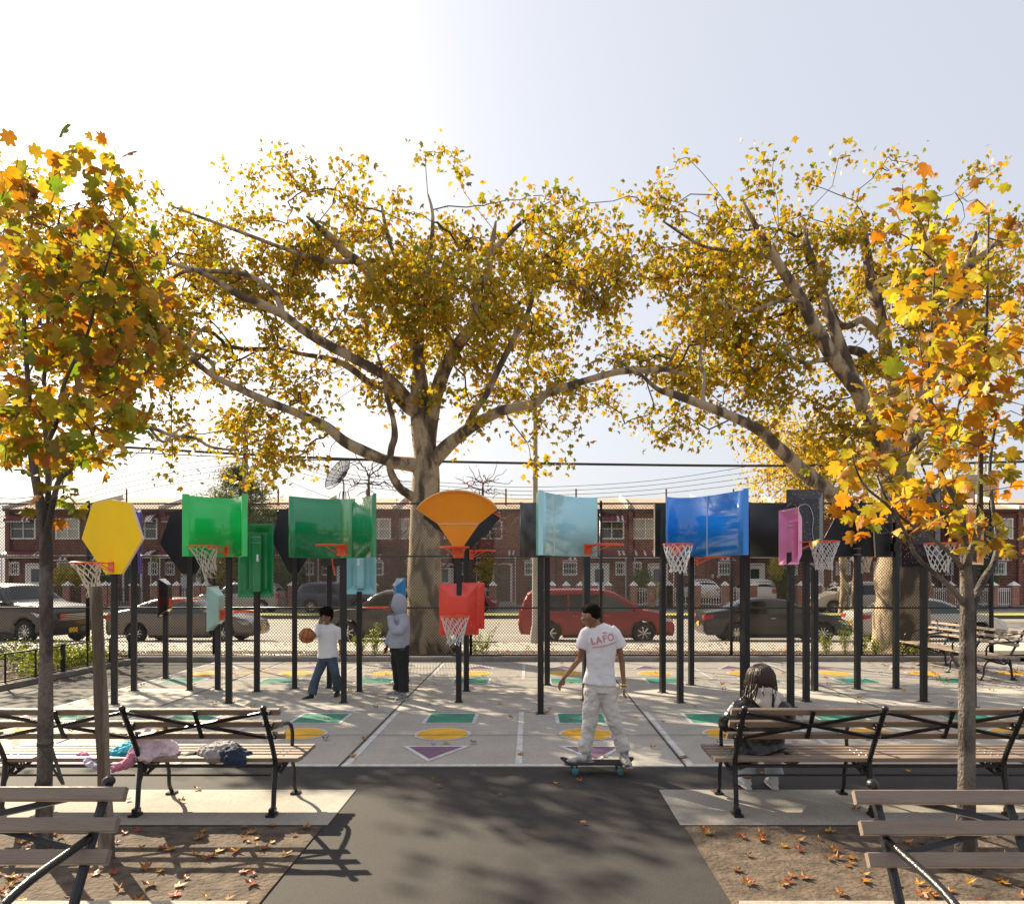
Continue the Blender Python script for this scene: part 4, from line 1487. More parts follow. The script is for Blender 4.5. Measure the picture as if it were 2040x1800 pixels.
# ---- right plane tree
T2Y = 18.6
t2 = thing('plane_tree', 'thick plane tree on the right with a mottled trunk behind the fence', 'tree', (P(1793, 0, T2Y).x, T2Y, .05), world_parts=True)
tb2 = MB()
y1 = T2Y
tr2, _ = wood(tb2, [(1794, 1312, y1, 78), (1793, 1285, y1, 56), (1795, 1230, y1, 48), (1797, 1170, y1, 50), (1797, 1100, y1, 46), (1790, 1040, y1, 40), (1786, 990, y1, 33), (1786, 940, y1, 30), (1788, 908, y1, 32)], n=24, sub=5, wob=.16)
skel2 = []
limbs2 = [
    [(1780, 940, y1, 24), (1768, 905, y1 - .1, 22), (1752, 880, y1 - .2, 18), (1732, 844, y1 - .4, 16), (1714, 787, y1 - .6, 15), (1700, 765, y1 - .7, 15), (1676, 735, y1 - .8, 14), (1652, 700, y1 - 1, 13), (1634, 665, y1 - 1.1, 12.5), (1618, 640, y1 - 1.2, 12), (1595, 592, y1 - 1.4, 11), (1563, 545, y1 - 1.6, 10), (1544, 515, y1 - 1.7, 9), (1510, 460, y1 - 2, 7), (1480, 400, y1 - 2.2, 5), (1440, 340, y1 - 2.4, 3)],
    [(1700, 765, y1 - .7, 14), (1690, 735, y1 - .5, 14), (1678, 700, y1 - .4, 12.5), (1662, 655, y1 - .3, 11), (1648, 618, y1 - .2, 10), (1638, 575, y1 - .1, 9.5), (1630, 545, y1, 9.5), (1614, 512, y1, 9), (1600, 450, y1 + .2, 7), (1600, 380, y1 + .3, 5), (1610, 310, y1 + .4, 3)],
    [(1790, 925, y1, 20), (1788, 870, y1 + .4, 16), (1786, 800, y1 + .8, 14), (1775, 745, y1 + 1, 13), (1766, 710, y1 + 1.1, 12.5), (1760, 659, y1 + 1.2, 12), (1746, 600, y1 + 1.3, 11), (1734, 560, y1 + 1.4, 10), (1728, 510, y1 + 1.5, 9), (1720, 430, y1 + 1.6, 6), (1725, 340, y1 + 1.7, 3)],
    [(1800, 925, y1, 22), (1822, 862, y1 - .2, 19), (1838, 803, y1 - .4, 17), (1850, 750, y1 - .6, 16), (1862, 705, y1 - .8, 15), (1876, 666, y1 - 1, 14), (1894, 635, y1 - 1.1, 14), (1912, 580, y1 - 1.3, 13), (1930, 530, y1 - 1.5, 12), (1945, 460, y1 - 1.7, 9), (1955, 390, y1 - 1.9, 6), (1960, 320, y1 - 2, 3)],
    [(1866, 690, y1 - .8, 11), (1864, 640, y1 - .6, 10), (1872, 590, y1 - .5, 10), (1880, 525, y1 - .4, 10), (1878, 450, y1 - .3, 7), (1870, 370, y1 - .2, 4)],
    [(1880, 560, y1 - .4, 5), (1858, 520, y1 - .2, 6), (1840, 470, y1, 5), (1820, 400, y1 + .2, 3)],
    [(1745, 1040, y1, 14), (1705, 1020, y1 - .3, 16), (1671, 998, y1 - .5, 16), (1643, 972, y1 - .8, 15), (1595, 935, y1 - 1.1, 14), (1570, 910, y1 - 1.3, 13.5), (1547, 889, y1 - 1.5, 12.5), (1518, 860, y1 - 1.8, 12), (1480, 839, y1 - 2, 10), (1440, 822, y1 - 2.2, 9), (1404, 808, y1 - 2.4, 8.5), (1345, 786, y1 - 2.7, 8), (1310, 775, y1 - 2.9, 5), (1275, 745, y1 - 3.1, 3.5), (1230, 720, y1 - 3.3, 2.5)],
    [(1402, 806, y1 - 2.4, 5), (1400, 780, y1 - 2.4, 4), (1403, 750, y1 - 2.4, 3.5), (1395, 700, y1 - 2.3, 3), (1420, 640, y1 - 2.2, 2.5)],
    [(1752, 670, y1 + 1.2, 9), (1735, 650, y1 + 1, 8), (1715, 637, y1 + .9, 8), (1690, 650, y1 + .8, 7), (1668, 640, y1 + .7, 6), (1650, 600, y1 + .6, 5), (1625, 585, y1 + .6, 4)],
    [(1765, 745, y1 + 1, 11), (1735, 722, y1 + .7, 10), (1715, 702, y1 + .6, 9), (1690, 696, y1 + .5, 8)],
    [(1655, 715, y1 - 1, 6), (1630, 718, y1 - 1.2, 5), (1600, 722, y1 - 1.4, 4), (1560, 700, y1 - 1.7, 3)],
    [(1600, 600, y1 - 1.4, 5), (1550, 600, y1 - 1.7, 4), (1490, 620, y1 - 2, 3.5), (1430, 600, y1 - 2.3, 3)],
    [(1544, 515, y1 - 1.7, 5), (1470, 500, y1 - 2, 4), (1400, 490, y1 - 2.3, 3), (1320, 440, y1 - 2.6, 2)],
    [(1930, 530, y1 - 1.5, 6), (1990, 480, y1 - 1.8, 5), (2060, 430, y1 - 2, 3)],
]
for lb in limbs2:
    lb = trim(lb)
    p, q = wood(tb2, lb, n=10, sub=4, wob=.12)
    skel2 += p
trunk2 = tb2.build('trunk', M_plane, t2, smooth=True)

def field(rows, x_lo, x_hi, x_end_lo, x_end_hi, per_cell, Yf, seed):
    r = random.Random(seed)
    out = []
    for y, s in rows.items():
        for i, ch in enumerate(s):
            d = int(ch) / 10
            if d <= 0:
                continue
            cx = i * 100
            if not (x_lo <= cx + 50 < x_hi):
                continue
            n = per_cell * (-math.log(1 - min(d, .93)))
            n = int(n) + (1 if r.random() < n - int(n) else 0)
            while n > 0:
                px, py = cx + r.random() * 100, y + r.random() * 50
                Yc = Yf(r)
                for _ in range(min(n, r.randint(4, 9))):
                    out.append(P(px + r.gauss(0, 20), py + r.gauss(0, 14), Yc + r.gauss(0, .25)))
                    n -= 1
    # beyond the picture's sides, so that the crowns close
    return out
c1 = field(ROWS, 0, 1350, 0, 0, 15, lambda r: min(21.5, max(13.5, r.gauss(19.2, 1.7))), 11)
c2 = field(ROWS, 1350, 2100, 0, 0, 15, lambda r: min(21.5, max(13.8, r.gauss(19.6, 1.5))), 12)
r = random.Random(4)
for _ in range(60):                               # left side of the crown, outside the frame: it shades the court
    c1.append(Vector((r.uniform(-18, -12.5), r.uniform(14, 21), r.uniform(5.4, 8.5))))
for _ in range(80):
    c2.append(Vector((r.uniform(12, 17), r.uniform(14, 21), r.uniform(5, 11))))
def finish(t, skel, cl, lm, seed, per=19, rad=.21, size=(.11, .20)):
    b = MB()
    sk = skel[::2]
    grow(b, sk, cl, kmax=9, rmin=.0062, power=.42, nside=4)
    b.build('branches', M_twig, t)
    cs, sz = hang_leaves(cl, per, rad, size, seed)
    return leaf_mesh('crown', cs, sz, SMALL, lm, t, seed=seed, o=t.location)
finish(t1, skel, c1, L_plane, 21)
finish(t2, skel2, c2, L_plane, 22)

# ---- pale plane tree further back on the right, seen through the limbs
t3 = thing('plane_tree', 'distant pale yellow tree across the street behind the right limbs', 'tree', (P(1690, 0, 36).x, 40.3, -.1), world_parts=True)
b3 = MB()
y3 = 40.3
tr3, _ = wood(b3, [(1678, 1225, y3, 9), (1682, 1180, y3, 8), (1680, 1120, y3, 7.5), (1672, 1060, y3, 7), (1660, 1000, y3, 6), (1645, 950, y3, 5), (1625, 900, y3, 4), (1600, 860, y3, 2)], n=12)
p3b, _ = wood(b3, [(1700, 1225, y3, 7), (1705, 1150, y3, 6), (1712, 1080, y3, 5), (1720, 1010, y3, 4), (1725, 950, y3, 3), (1720, 880, y3, 2)], n=10)
sk3 = tr3 + p3b
c3 = []
r = random.Random(9)
while len(c3) < 420:
    px, py = r.gauss(1620, 78), r.gauss(925, 55)
    if py > 1010 or px < 1480:
        continue
    c3.append(P(px, py, y3 + r.gauss(0, 1.6)))
b3.build('trunk', M_plane, t3, smooth=True)
b = MB()
grow(b, sk3[6:], c3, kmax=6, rmin=.012, power=.4, nside=3)
b.build('branches', M_twig, t3)
cs, sz = hang_leaves(c3, 16, .42, (.13, .22), 5)
leaf_mesh('crown', cs, sz, SMALL, L_plane2, t3, seed=7, o=t3.location)

# ---- young tree, left
def young(label, stems, regions, n, Yr, lm, base, seed, size, per=4.2, rad=.085):
    t = thing('young_tree', label, 'tree', base, world_parts=True)
    b = MB()
    sk = []
    for s_ in stems:
        p, q = wood(b, s_, n=12 if s_[0][3] > 8 else 8, sub=5, wob=.10)
        sk += p if s_[0][3] < 14 else p[12:]
    # knots
    rr = random.Random(seed)
    p, q = smooth_path([P(x, y, Y) for x, y, Y, w in stems[0]], [w * Y / F for x, y, Y, w in stems[0]], 5)
    for _ in range(9):
        i = rr.randrange(2, len(p) - 2)
        a = rr.uniform(PI, 2 * PI)
        d = Vector((math.cos(a), math.sin(a), 0))
        b.ell(p[i] + d * q[i] * .85, (q[i] * .35, q[i] * .35, q[i] * .5), nu=8, nv=6)
    b.build('trunk', M_young, t, smooth=True)
    cl = []
    tot = sum(g[4] for g in regions)
    for x0, y0_, x1, y1_, w in regions:
        for _ in range(int(n * w / tot)):
            cl.append(P(rr.uniform(x0, x1), rr.uniform(y0_, y1_), rr.uniform(*Yr)))
    b = MB()
    grow(b, sk, cl, kmax=5, rmin=.0022, power=.45, nside=4, bias=.25)
    b.build('branches', M_twig, t)
    cs, sz = hang_leaves(cl, per, rad, size, seed)
    leaf_mesh('crown', cs, sz, BIG, lm, t, seed=seed, droop=.35, o=t.location, curl=1.0)
    return t
YL = 5.3
young('slender young tree on the left in front of the bench, orange and green leaves', [
    [(86, 1700, YL, 18), (88, 1600, YL, 15), (90, 1500, YL, 13.5), (91, 1400, YL, 13), (92, 1300, YL, 12.5), (92, 1180, YL, 12), (92, 1100, YL, 11.5), (88, 1045, YL, 10.5), (79, 997, YL, 9), (67, 928, YL, 8), (60, 860, YL, 6.5), (57, 780, YL, 5), (50, 680, YL, 4), (48, 580, YL, 3), (60, 480, YL, 2.4), (66, 400, YL, 1.6)],
    [(93, 1065, YL, 7), (95, 1020, YL + .05, 6), (96, 983, YL + .1, 5.5), (94, 900, YL + .15, 5), (86, 800, YL + .2, 4), (92, 700, YL + .25, 3.5), (98, 600, YL + .3, 3), (110, 500, YL + .3, 2), (120, 420, YL + .3, 1.4)],
    [(92, 1062, YL, 7), (99, 1035, YL - .05, 6), (108, 990, YL - .1, 5.5), (119, 955, YL - .12, 5), (144, 934, YL - .2, 3.6), (169, 903, YL - .3, 2.6), (185, 870, YL - .35, 1.6)],
    [(79, 905, YL, 4.5), (100, 870, YL - .1, 4.5), (114, 835, YL - .15, 4.3), (126, 771, YL - .2, 4), (146, 723, YL - .25, 3.6), (171, 675, YL - .3, 3), (193, 596, YL - .35, 2.4), (215, 520, YL - .4, 1.8), (235, 450, YL - .4, 1.2)],
    [(146, 723, YL - .25, 2.6), (190, 690, YL - .3, 2.2), (230, 660, YL - .35, 1.8), (275, 640, YL - .4, 1.2)],
    [(114, 835, YL - .15, 2.6), (150, 810, YL - .1, 2.2), (200, 790, YL, 1.8), (245, 770, YL, 1.2)],
], [(0, 500, 130, 900, 5), (120, 500, 300, 860, 9), (230, 520, 318, 790, 2.2), (60, 880, 200, 930, 1.1), (60, 940, 150, 1020, .35), (0, 300, 280, 500, 3.6), (100, 985, 165, 1000, .18), (-60, 560, 40, 1000, 1.2)], 265, (4.55, 6.1), L_young, (P(86, 0, YL).x, YL, 0), 31, (.07, .155))
YR = 4.95
young('slender young tree on the right edge with orange and yellow leaves', [
    [(1925, 1735, YR, 24), (1925, 1620, YR, 18), (1926, 1500, YR, 16), (1926, 1400, YR, 15), (1926, 1300, YR, 14), (1927, 1210, YR, 13.5), (1925, 1150, YR, 11), (1923, 1104, YR, 9.5), (1916, 1049, YR, 8.5), (1912, 1010, YR, 7.5), (1891, 975, YR, 6), (1876, 945, YR, 5), (1863, 882, YR, 4), (1853, 803, YR, 3.4), (1850, 720, YR, 2.8), (1858, 620, YR, 2.2), (1862, 520, YR, 1.6)],
    [(1926, 1130, YR, 8), (1930, 1105, YR - .05, 8), (1945, 1073, YR - .1, 7), (1952, 1016, YR - .1, 6), (1953, 950, YR - .1, 5), (1955, 860, YR - .1, 4.4), (1958, 760, YR - .1, 3.6), (1965, 640, YR - .1, 3), (1968, 520, YR - .1, 2.2), (1970, 420, YR - .1, 1.5)],
    [(1918, 1200, YR, 7), (1902, 1179, YR - .1, 5.5), (1882, 1158, YR - .15, 4.8), (1860, 1140, YR - .2, 4.3), (1827, 1109, YR - .35, 3.8), (1812, 1080, YR - .4, 3.4), (1798, 1050, YR - .45, 3.2), (1772, 1010, YR - .5, 3), (1727, 972, YR - .6, 2.4), (1708, 940, YR - .65, 2), (1690, 880, YR - .7, 1.4)],
    [(1916, 1130, YR, 5), (1893, 1102, YR - .1, 4), (1849, 1067, YR - .15, 3.4), (1805, 1038, YR - .2, 3), (1770, 1000, YR - .3, 2.4), (1745, 940, YR - .35, 1.7)],
    [(1916, 1065, YR, 5), (1895, 1040, YR, 4), (1875, 1020, YR - .05, 3.5), (1857, 983, YR - .1, 3), (1846, 950, YR - .1, 2.4), (1825, 900, YR - .1, 1.8)],
    [(1932, 1225, YR, 11), (1945, 1185, YR + .05, 8), (1962, 1150, YR + .1, 7), (1980, 1120, YR + .15, 6), (1988, 1070, YR + .15, 5), (1978, 1010, YR + .15, 4), (1972, 930, YR + .2, 3), (1985, 830, YR + .2, 2.4)],
    [(1835, 1112, YR - .3, 2.2), (1800, 1080, YR - .35, 1.8), (1772, 1060, YR - .4, 1.5), (1750, 1040, YR - .4, 1)],
    [(1908, 1255 + 70, YR - .05, 4), (1898, 1310, YR - .15, 3), (1893, 1300, YR - .2, 2)],
], [(1680, 890, 1990, 1065, 5), (1800, 740, 1990, 900, 4.6), (1830, 500, 1990, 760, 7), (1740, 800, 1850, 960, 1.2), (1860, 1050, 1985, 1110, .7), (1780, 560, 1870, 760, .9), (1990, 450, 2080, 1100, 4), (1760, 360, 2040, 510, 2.2)], 158, (4.3, 5.6), L_young2, (P(1925, 0, YR).x, YR, 0), 41, (.065, .135))
# stake beside the left tree, with its strap
st = thing('tree_stake', 'weathered wooden stake beside the left young tree', 'stake', (P(212, 0, 5.15).x, 5.15, 0), world_parts=True)
b = MB()
wood(b, [(213, 1710, 5.15, 14), (209, 1600, 5.15, 13), (203, 1440, 5.15, 12), (197, 1300, 5.15, 11.5), (190, 1168, 5.15, 10.5)], n=10, sub=8, wob=.35)
b.build('shaft', M_wood, st, smooth='a')
b = MB()
b.lathe(P(90, 1482, 5.3), [(.053, -.012), (.054, .012)], axis=(.1, 0, 1), n=20)
b.bar(P(101, 1484, 5.24), P(126, 1562, 5.1), .022, .003)
b.bar(P(78, 1484, 5.24), P(124, 1560, 5.1), .018, .003)
tag(b.build('tree_strap', mat('strap', (.05, .05, .035), .8), None, o=P(90, 1480, 5.05)), 'dark webbing strap tied round the left young trunk', 'strap')
# ================================================================ CARS
M_tyre = mat('tyre', (.012, .012, .012), .8)
M_rim = mat('wheel_rim', (.55, .54, .52), .25, metal=.8)
M_glass = mat('car_glass', (.006, .008, .010), .04, spec=.5)
M_glassl = mat('car_glass_light', (.06, .08, .08), .05, spec=.6)
M_trim = mat('car_trim', (.015, .015, .015), .5)
M_chrome = mat('car_chrome', (.6, .6, .6), .12, metal=1)
M_tail = mat('tail_red', (.5, .015, .01), .15, coat=.5)
M_head = mat('head_lamp', (.55, .55, .52), .1, coat=1.0, metal=.3)
M_plate = mat('plate_orange', (.85, .45, .03), .5)
def paint(name, c, metal=.35):
    return mat('paint_' + name, c, .34, metal=metal, coat=.55)

def side_sheet(outline, f, step=.11, bm_only=False, edge_in=.0, ztop_round=.045):
    """fills a side outline (x, z) with small faces and gives every point its half width f(x, z)"""
    bm = bmesh.new()
    vs = [bm.verts.new((x, 0, z)) for x, z in outline]
    bm.faces.new(vs)
    xs = [p[0] for p in outline]
    zs = [p[1] for p in outline]
    a = min(xs) + step * .5
    while a < max(xs):
        bmesh.ops.bisect_plane(bm, geom=bm.verts[:] + bm.edges[:] + bm.faces[:], plane_co=(a, 0, 0), plane_no=(1, 0, 0))
        a += step
    a = min(zs) + step * .37
    while a < max(zs):
        bmesh.ops.bisect_plane(bm, geom=bm.verts[:] + bm.edges[:] + bm.faces[:], plane_co=(0, 0, a), plane_no=(0, 0, 1))
        a += step
    bmesh.ops.remove_doubles(bm, verts=bm.verts, dist=.004)
    bmesh.ops.triangulate(bm, faces=[q for q in bm.faces if len(q.verts) > 4])
    return bm

def car_shell(name, outline, f, m, par, crown=.03, nb=6, flatbot=.36):
    bm = side_sheet(outline, f)
    bm.verts.index_update()
    V = [v.co.copy() for v in bm.verts]
    Fc = [[v.index for v in q.verts] for q in bm.faces]
    bd = [(e.verts[0].index, e.verts[1].index) for e in bm.edges if len(e.link_faces) == 1]
    bset = set(i for e in bd for i in e)
    bm.free()
    n = len(V)
    mb = MB()
    def yy(i):
        x, z = V[i].x, V[i].z
        w = f(x, z)
        return w - (.045 if (i in bset and z > flatbot) else .012 if i in bset else 0)
    A = [Vector((V[i].x, -yy(i), V[i].z)) for i in range(n)]
    B = [Vector((V[i].x, yy(i), V[i].z)) for i in range(n)]
    mb.add(A + B, [tuple(q) for q in Fc] + [tuple(n + i for i in reversed(q)) for q in Fc])
    base = len(mb.v)
    cols = {}
    for i in bset:
        ids = [i]
        for k in range(1, nb):
            t = k / nb
            w = -1 + 2 * t
            p = A[i].lerp(B[i], t)
            if V[i].z > flatbot + .1:
                p = p + Vector((0, 0, crown * (1 - w * w)))
            mb.v.append(tuple(p))
            ids.append(len(mb.v) - 1)
        ids.append(n + i)
        cols[i] = ids
    for a, c in bd:
        for k in range(nb):
            mb.f.append((cols[a][k], cols[c][k], cols[c][k + 1], cols[a][k + 1]))
            mb.mi.append(0)
    ob = mb.build(name, m, par, smooth=True)
    bm = bmesh.new()
    bm.from_mesh(ob.data)
    bmesh.ops.recalc_face_normals(bm, faces=bm.faces)
    bm.to_mesh(ob.data)
    bm.free()
    ob.data.set_sharp_from_angle(angle=R(38))
    return ob

def arch(cx, cz, r, a0=-8, a1=188, n=12):
    return [(cx - r * math.cos(R(a0 + (a1 - a0) * i / n)), cz + r * math.sin(R(a0 + (a1 - a0) * i / n))) for i in range(n + 1)]

CARS = {
    # rear at x=0, front at x=L. top = outline from rear bumper bottom over the roof to the front bumper bottom
    'van': dict(L=5.12, W=1.95, r=.35, rear=1.02, front=4.08, belt=1.02,
                top=[(.10, .30), (.02, .42), (.0, .62), (.05, .80), (.07, 1.05), (.16, 1.35), (.30, 1.62), (.50, 1.72), (1.2, 1.76), (2.2, 1.765), (2.8, 1.74), (3.15, 1.66), (3.5, 1.47), (3.9, 1.20), (4.08, 1.10), (4.5, 1.02), (4.85, .90), (5.04, .74), (5.10, .56), (5.10, .38), (5.02, .26)],
                side=[[(.42, 1.08), (.50, 1.55), (1.60, 1.60), (1.60, 1.08)], [(1.66, 1.07), (1.66, 1.60), (2.62, 1.60), (2.62, 1.05)], [(2.68, 1.05), (2.68, 1.60), (2.95, 1.56), (3.20, 1.46), (3.62, 1.17), (3.66, 1.06)]],
                wind=[(3.22, 1.625), (3.86, 1.215)], rearw=[(.10, 1.12), (.29, 1.60)], tail=(.02, .85, .13, .42), head=(4.86, .80), light=[2]),
    'sedan': dict(L=4.88, W=1.83, r=.33, rear=1.05, front=3.86, belt=.93,
                  top=[(.12, .28), (.02, .40), (.0, .58), (.03, .82), (.08, 1.00), (.45, 1.06), (.80, 1.12), (1.15, 1.30), (1.50, 1.42), (1.95, 1.47), (2.45, 1.46), (2.85, 1.38), (3.25, 1.18), (3.55, 1.03), (4.1, .93), (4.5, .82), (4.76, .68), (4.86, .52), (4.86, .36), (4.74, .24)],
                  side=[[(.98, 1.00), (1.32, 1.24), (1.62, 1.36), (1.98, 1.40), (2.02, .98)], [(2.08, .98), (2.05, 1.40), (2.45, 1.39), (2.78, 1.31), (3.12, 1.13), (3.30, 1.00)]],
                  wind=[(2.92, 1.345), (3.50, 1.055)], rearw=[(.78, 1.115), (1.42, 1.39)], tail=(.03, .86, .30, .16), head=(4.58, .70), light=[1]),
    'suv': dict(L=4.75, W=1.9, r=.37, rear=.95, front=3.75, belt=1.08,
                top=[(.12, .36), (.02, .46), (.0, .70), (.04, .98), (.12, 1.18), (.26, 1.50), (.45, 1.66), (1.0, 1.74), (2.0, 1.75), (2.6, 1.71), (2.9, 1.60), (3.35, 1.24), (3.5, 1.16), (4.1, 1.09), (4.5, 1.00), (4.68, .84), (4.74, .62), (4.74, .44), (4.64, .32)],
                side=[[(.42, 1.18), (.50, 1.50), (1.22, 1.60), (1.26, 1.15)], [(1.32, 1.15), (1.30, 1.60), (2.10, 1.61), (2.10, 1.13)], [(2.16, 1.13), (2.16, 1.61), (2.55, 1.60), (2.80, 1.50), (3.15, 1.18), (3.15, 1.13)]],
                wind=[(2.86, 1.605), (3.34, 1.235)], rearw=[(.15, 1.24), (.32, 1.54)], tail=(.03, .98, .16, .34), head=(4.50, .92), light=[]),
    'truck': dict(L=5.6, W=2.02, r=.40, rear=1.1, front=4.65, belt=1.22,
                  top=[(.12, .42), (.02, .55), (.0, .80), (.02, 1.30), (.10, 1.38), (.20, 1.70), (.5, 1.88), (1.6, 1.94), (3.0, 1.92), (3.4, 1.84), (3.95, 1.42), (4.15, 1.32), (4.9, 1.26), (5.35, 1.18), (5.52, 1.02), (5.58, .78), (5.58, .52), (5.45, .38)],
                  side=[[(.45, 1.36), (.55, 1.74), (1.7, 1.80), (1.7, 1.34)], [(1.78, 1.34), (1.78, 1.80), (2.6, 1.80), (2.6, 1.32)], [(2.68, 1.32), (2.68, 1.80), (3.2, 1.78), (3.72, 1.40), (3.72, 1.32)]],
                  wind=[(3.38, 1.84), (3.93, 1.425)], rearw=[(.16, 1.42), (.26, 1.72)], tail=(.03, 1.1, .12, .40), head=(5.2, .98), light=[]),
}
def make_car(name, label, kind, pm, loc, rz, group=None, rough_glass=None):
    c = CARS[kind]
    L, W, r = c['L'], c['W'], c['r']
    belt = c['belt']
    roof = max(z for x, z in c['top'])
    t = thing(name, label, 'car', loc, rz, group)
    X0 = L / 2
    hw = W / 2
    def f(x, z):
        x_ = x + X0
        u = abs(2 * x_ / L - 1)
        w = hw * (1 - .16 * u ** 5)
        if z > belt:
            w -= .26 * (z - belt) / (roof - belt) * (1 + .25 * (z - belt) / (roof - belt)) * hw / .95
        else:
            w -= .035 * ((belt - z) / belt) ** 2 + .02 * (1 if .55 < z < .62 else 0)
        return w
    bz = .20
    top = [(x - X0, z) for x, z in c['top']]
    bot = [(L - .42 - X0, bz)] + [(c['front'] - x - X0 + c['front'] - c['front'], z) for x, z in []]
    fa = [(x, z) for x, z in arch(c['front'] - X0, r, r + .055)][::-1]
    ra = [(x, z) for x, z in arch(c['rear'] - X0, r, r + .055)][::-1]
    outline = top + fa + ra
    body = car_shell('body', outline, f, pm, t)
    def panel(poly, m, nm, off=.016, par=t):
        for s in (-1, 1):
            bm = side_sheet([(x - X0, z) for x, z in poly], f, .16)
            bm.verts.index_update()
            mb = MB()
            mb.add([Vector((v.co.x, s * (f(v.co.x, v.co.z) + off), v.co.z)) for v in bm.verts], [tuple(v.index for v in (q.verts if s < 0 else reversed(q.verts))) for q in bm.faces])
            bm.free()
            mb.build(nm, m, par, smooth=True)
    for i, w in enumerate(c['side']):
        panel(w, M_glassl if i in c['light'] else M_glass, 'side_window')
        # dark surround
    # slanted glass front and back
    for nm, (a, b_) in (('windshield', c['wind']), ('rear_window', c['rearw'])):
        rows = []
        sg = 1 if nm == 'windshield' else -1
        dx, dz = b_[0] - a[0], b_[1] - a[1]
        ln = math.hypot(dx, dz)
        nx, nz = (-dz / ln, dx / ln)
        if nz < 0:
            nx, nz = -nx, -nz
        for k in range(5):
            tt = k / 4
            x, z = a[0] + dx * tt - X0, a[1] + dz * tt
            w = f(x, z) - .09
            row = []
            for j in range(9):
                u = -1 + j / 4
                cr_ = .03 * (1 - u * u) + .008
                row.append(Vector((x + nx * cr_ * .6, u * w, z + cr_ * 1.0 + nz * .006)))
            rows.append(row)
        MB().grid(rows).build(nm, M_glass, t, smooth=True)
    # wheels
    for wx in (c['rear'] - X0, c['front'] - X0):
        for s in (-1, 1):
            wy = s * (hw - .13)
            b = MB()
            ax = (0, s, 0)
            b.lathe((wx, wy, r), [(r * .62, -.10), (r * .93, -.11), (r, -.07), (r, .07), (r * .93, .105), (r * .66, .10), (r * .64, .06)], axis=ax, n=30)
            wh = b.build('wheel', M_tyre, t, smooth='a')
            b = MB()
            b.lathe((wx, wy, r), [(r * .655, .085), (r * .62, .095), (r * .58, .06), (r * .57, -.05)], axis=ax, n=30)
            b.lathe((wx, wy, r), [(0, .075), (r * .13, .075), (r * .16, .05)], axis=ax, n=14)
            ns = 7 if kind in ('van', 'suv') else 10
            for k in range(ns):
                a = 2 * PI * k / ns
                d = Vector((math.cos(a), 0, math.sin(a)))
                p = Vector((wx, wy + s * .06, r))
                b.bar(p + d * r * .1, p + d * r * .60, .045 if ns == 7 else .03, .02, up=(0, 1, 0))
            rm = b.build('rim', M_rim, wh, smooth='a')
            MB().lathe((wx, wy, r), [(0, -.04), (r * .57, -.04)], axis=ax, n=20).build('brake_shadow', M_trim, wh).name = 'spoke_shade'  # black disc in place of the shade behind the spokes
    # lamps
    tx, tz, tw, th = c['tail']
    for s in (-1, 1):
        for nm, poly, m in (('taillight', [(tx, tz - th / 2), (tx + .01, tz + th / 2), (tx + tw, tz + th * .45), (tx + tw * .8, tz - th * .2)], M_tail),
                            ('headlight', [(c['head'][0] - .22, c['head'][1] + .07), (c['head'][0] + .12, c['head'][1] + .01), (c['head'][0] + .16, c['head'][1] - .09), (c['head'][0] - .04, c['head'][1] - .07)], M_head)):
            mb = MB()
            pts = [Vector((x - X0, s * (f(x - X0, z) + .004 - .012), z)) for x, z in poly]
            mb.prism(pts, (0, s * .016, 0))
            mb.build(nm, m, t)
    for s in (-1, 1):
        MB().box((.025 + .02 - X0, s * hw * .66, tz), (.05, hw * .34, th * .8)).build('taillight', M_tail, t)
    b = MB()
    hx = L - .05 - X0
    for k in range(4):
        b.box((hx + .01, 0, c['head'][1] - .04 - k * .055 + .02), (.05, hw * .9, .026))
    b.build('grille', M_chrome, t)
    MB().box((hx + .0, 0, c['head'][1] - .10), (.05, hw * 1.0, .26)).build('grille_back', M_trim, t)
    for s, m in ((-1, M_plate), (1, M_plate)):
        x = (-.012 if s < 0 else L + .004) - X0
        MB().box((x, 0, .62 if s < 0 else .45), (.02, .30, .15)).build('license_plate', m, t)
    for s in (-1, 1):
        mx = c['wind'][1][0] - .12 - X0
        b = MB().ell((mx, s * (hw + .06), belt + .10), (.06, .10, .065), nu=12, nv=8)
        b.build('mirror', pm, t, smooth=True)
        for w in c['side'][-2:]:
            xs = [p[0] for p in w]
            x = min(xs) + .12 - X0
            MB().bbox((x + .05, s * (f(x, belt - .10) + .012), belt - .10), (.18, .022, .026), .006).build('door_handle', M_chrome, t)
    # shut lines and sill
    for xx in [min(p[0] for p in w) - .03 for w in c['side'][-2:]] + [max(p[0] for p in c['side'][-1]) + .06]:
        for s in (-1, 1):
            zz = [belt - k * (belt - .30) / 6 for k in range(7)]
            MB().tube([(xx - X0, s * (f(xx - X0, z) + .000), z) for z in zz], .0045, n=4).build('door_gap', M_trim, body)
    b = MB()
    b.box((0, 0, .26), (c['front'] - c['rear'] - 2 * r - .16, W - .22, .13))
    b.box((0, 0, .42), (L - .7, W - .5, .3))
    b.build('underbody', M_trim, t)
    return t

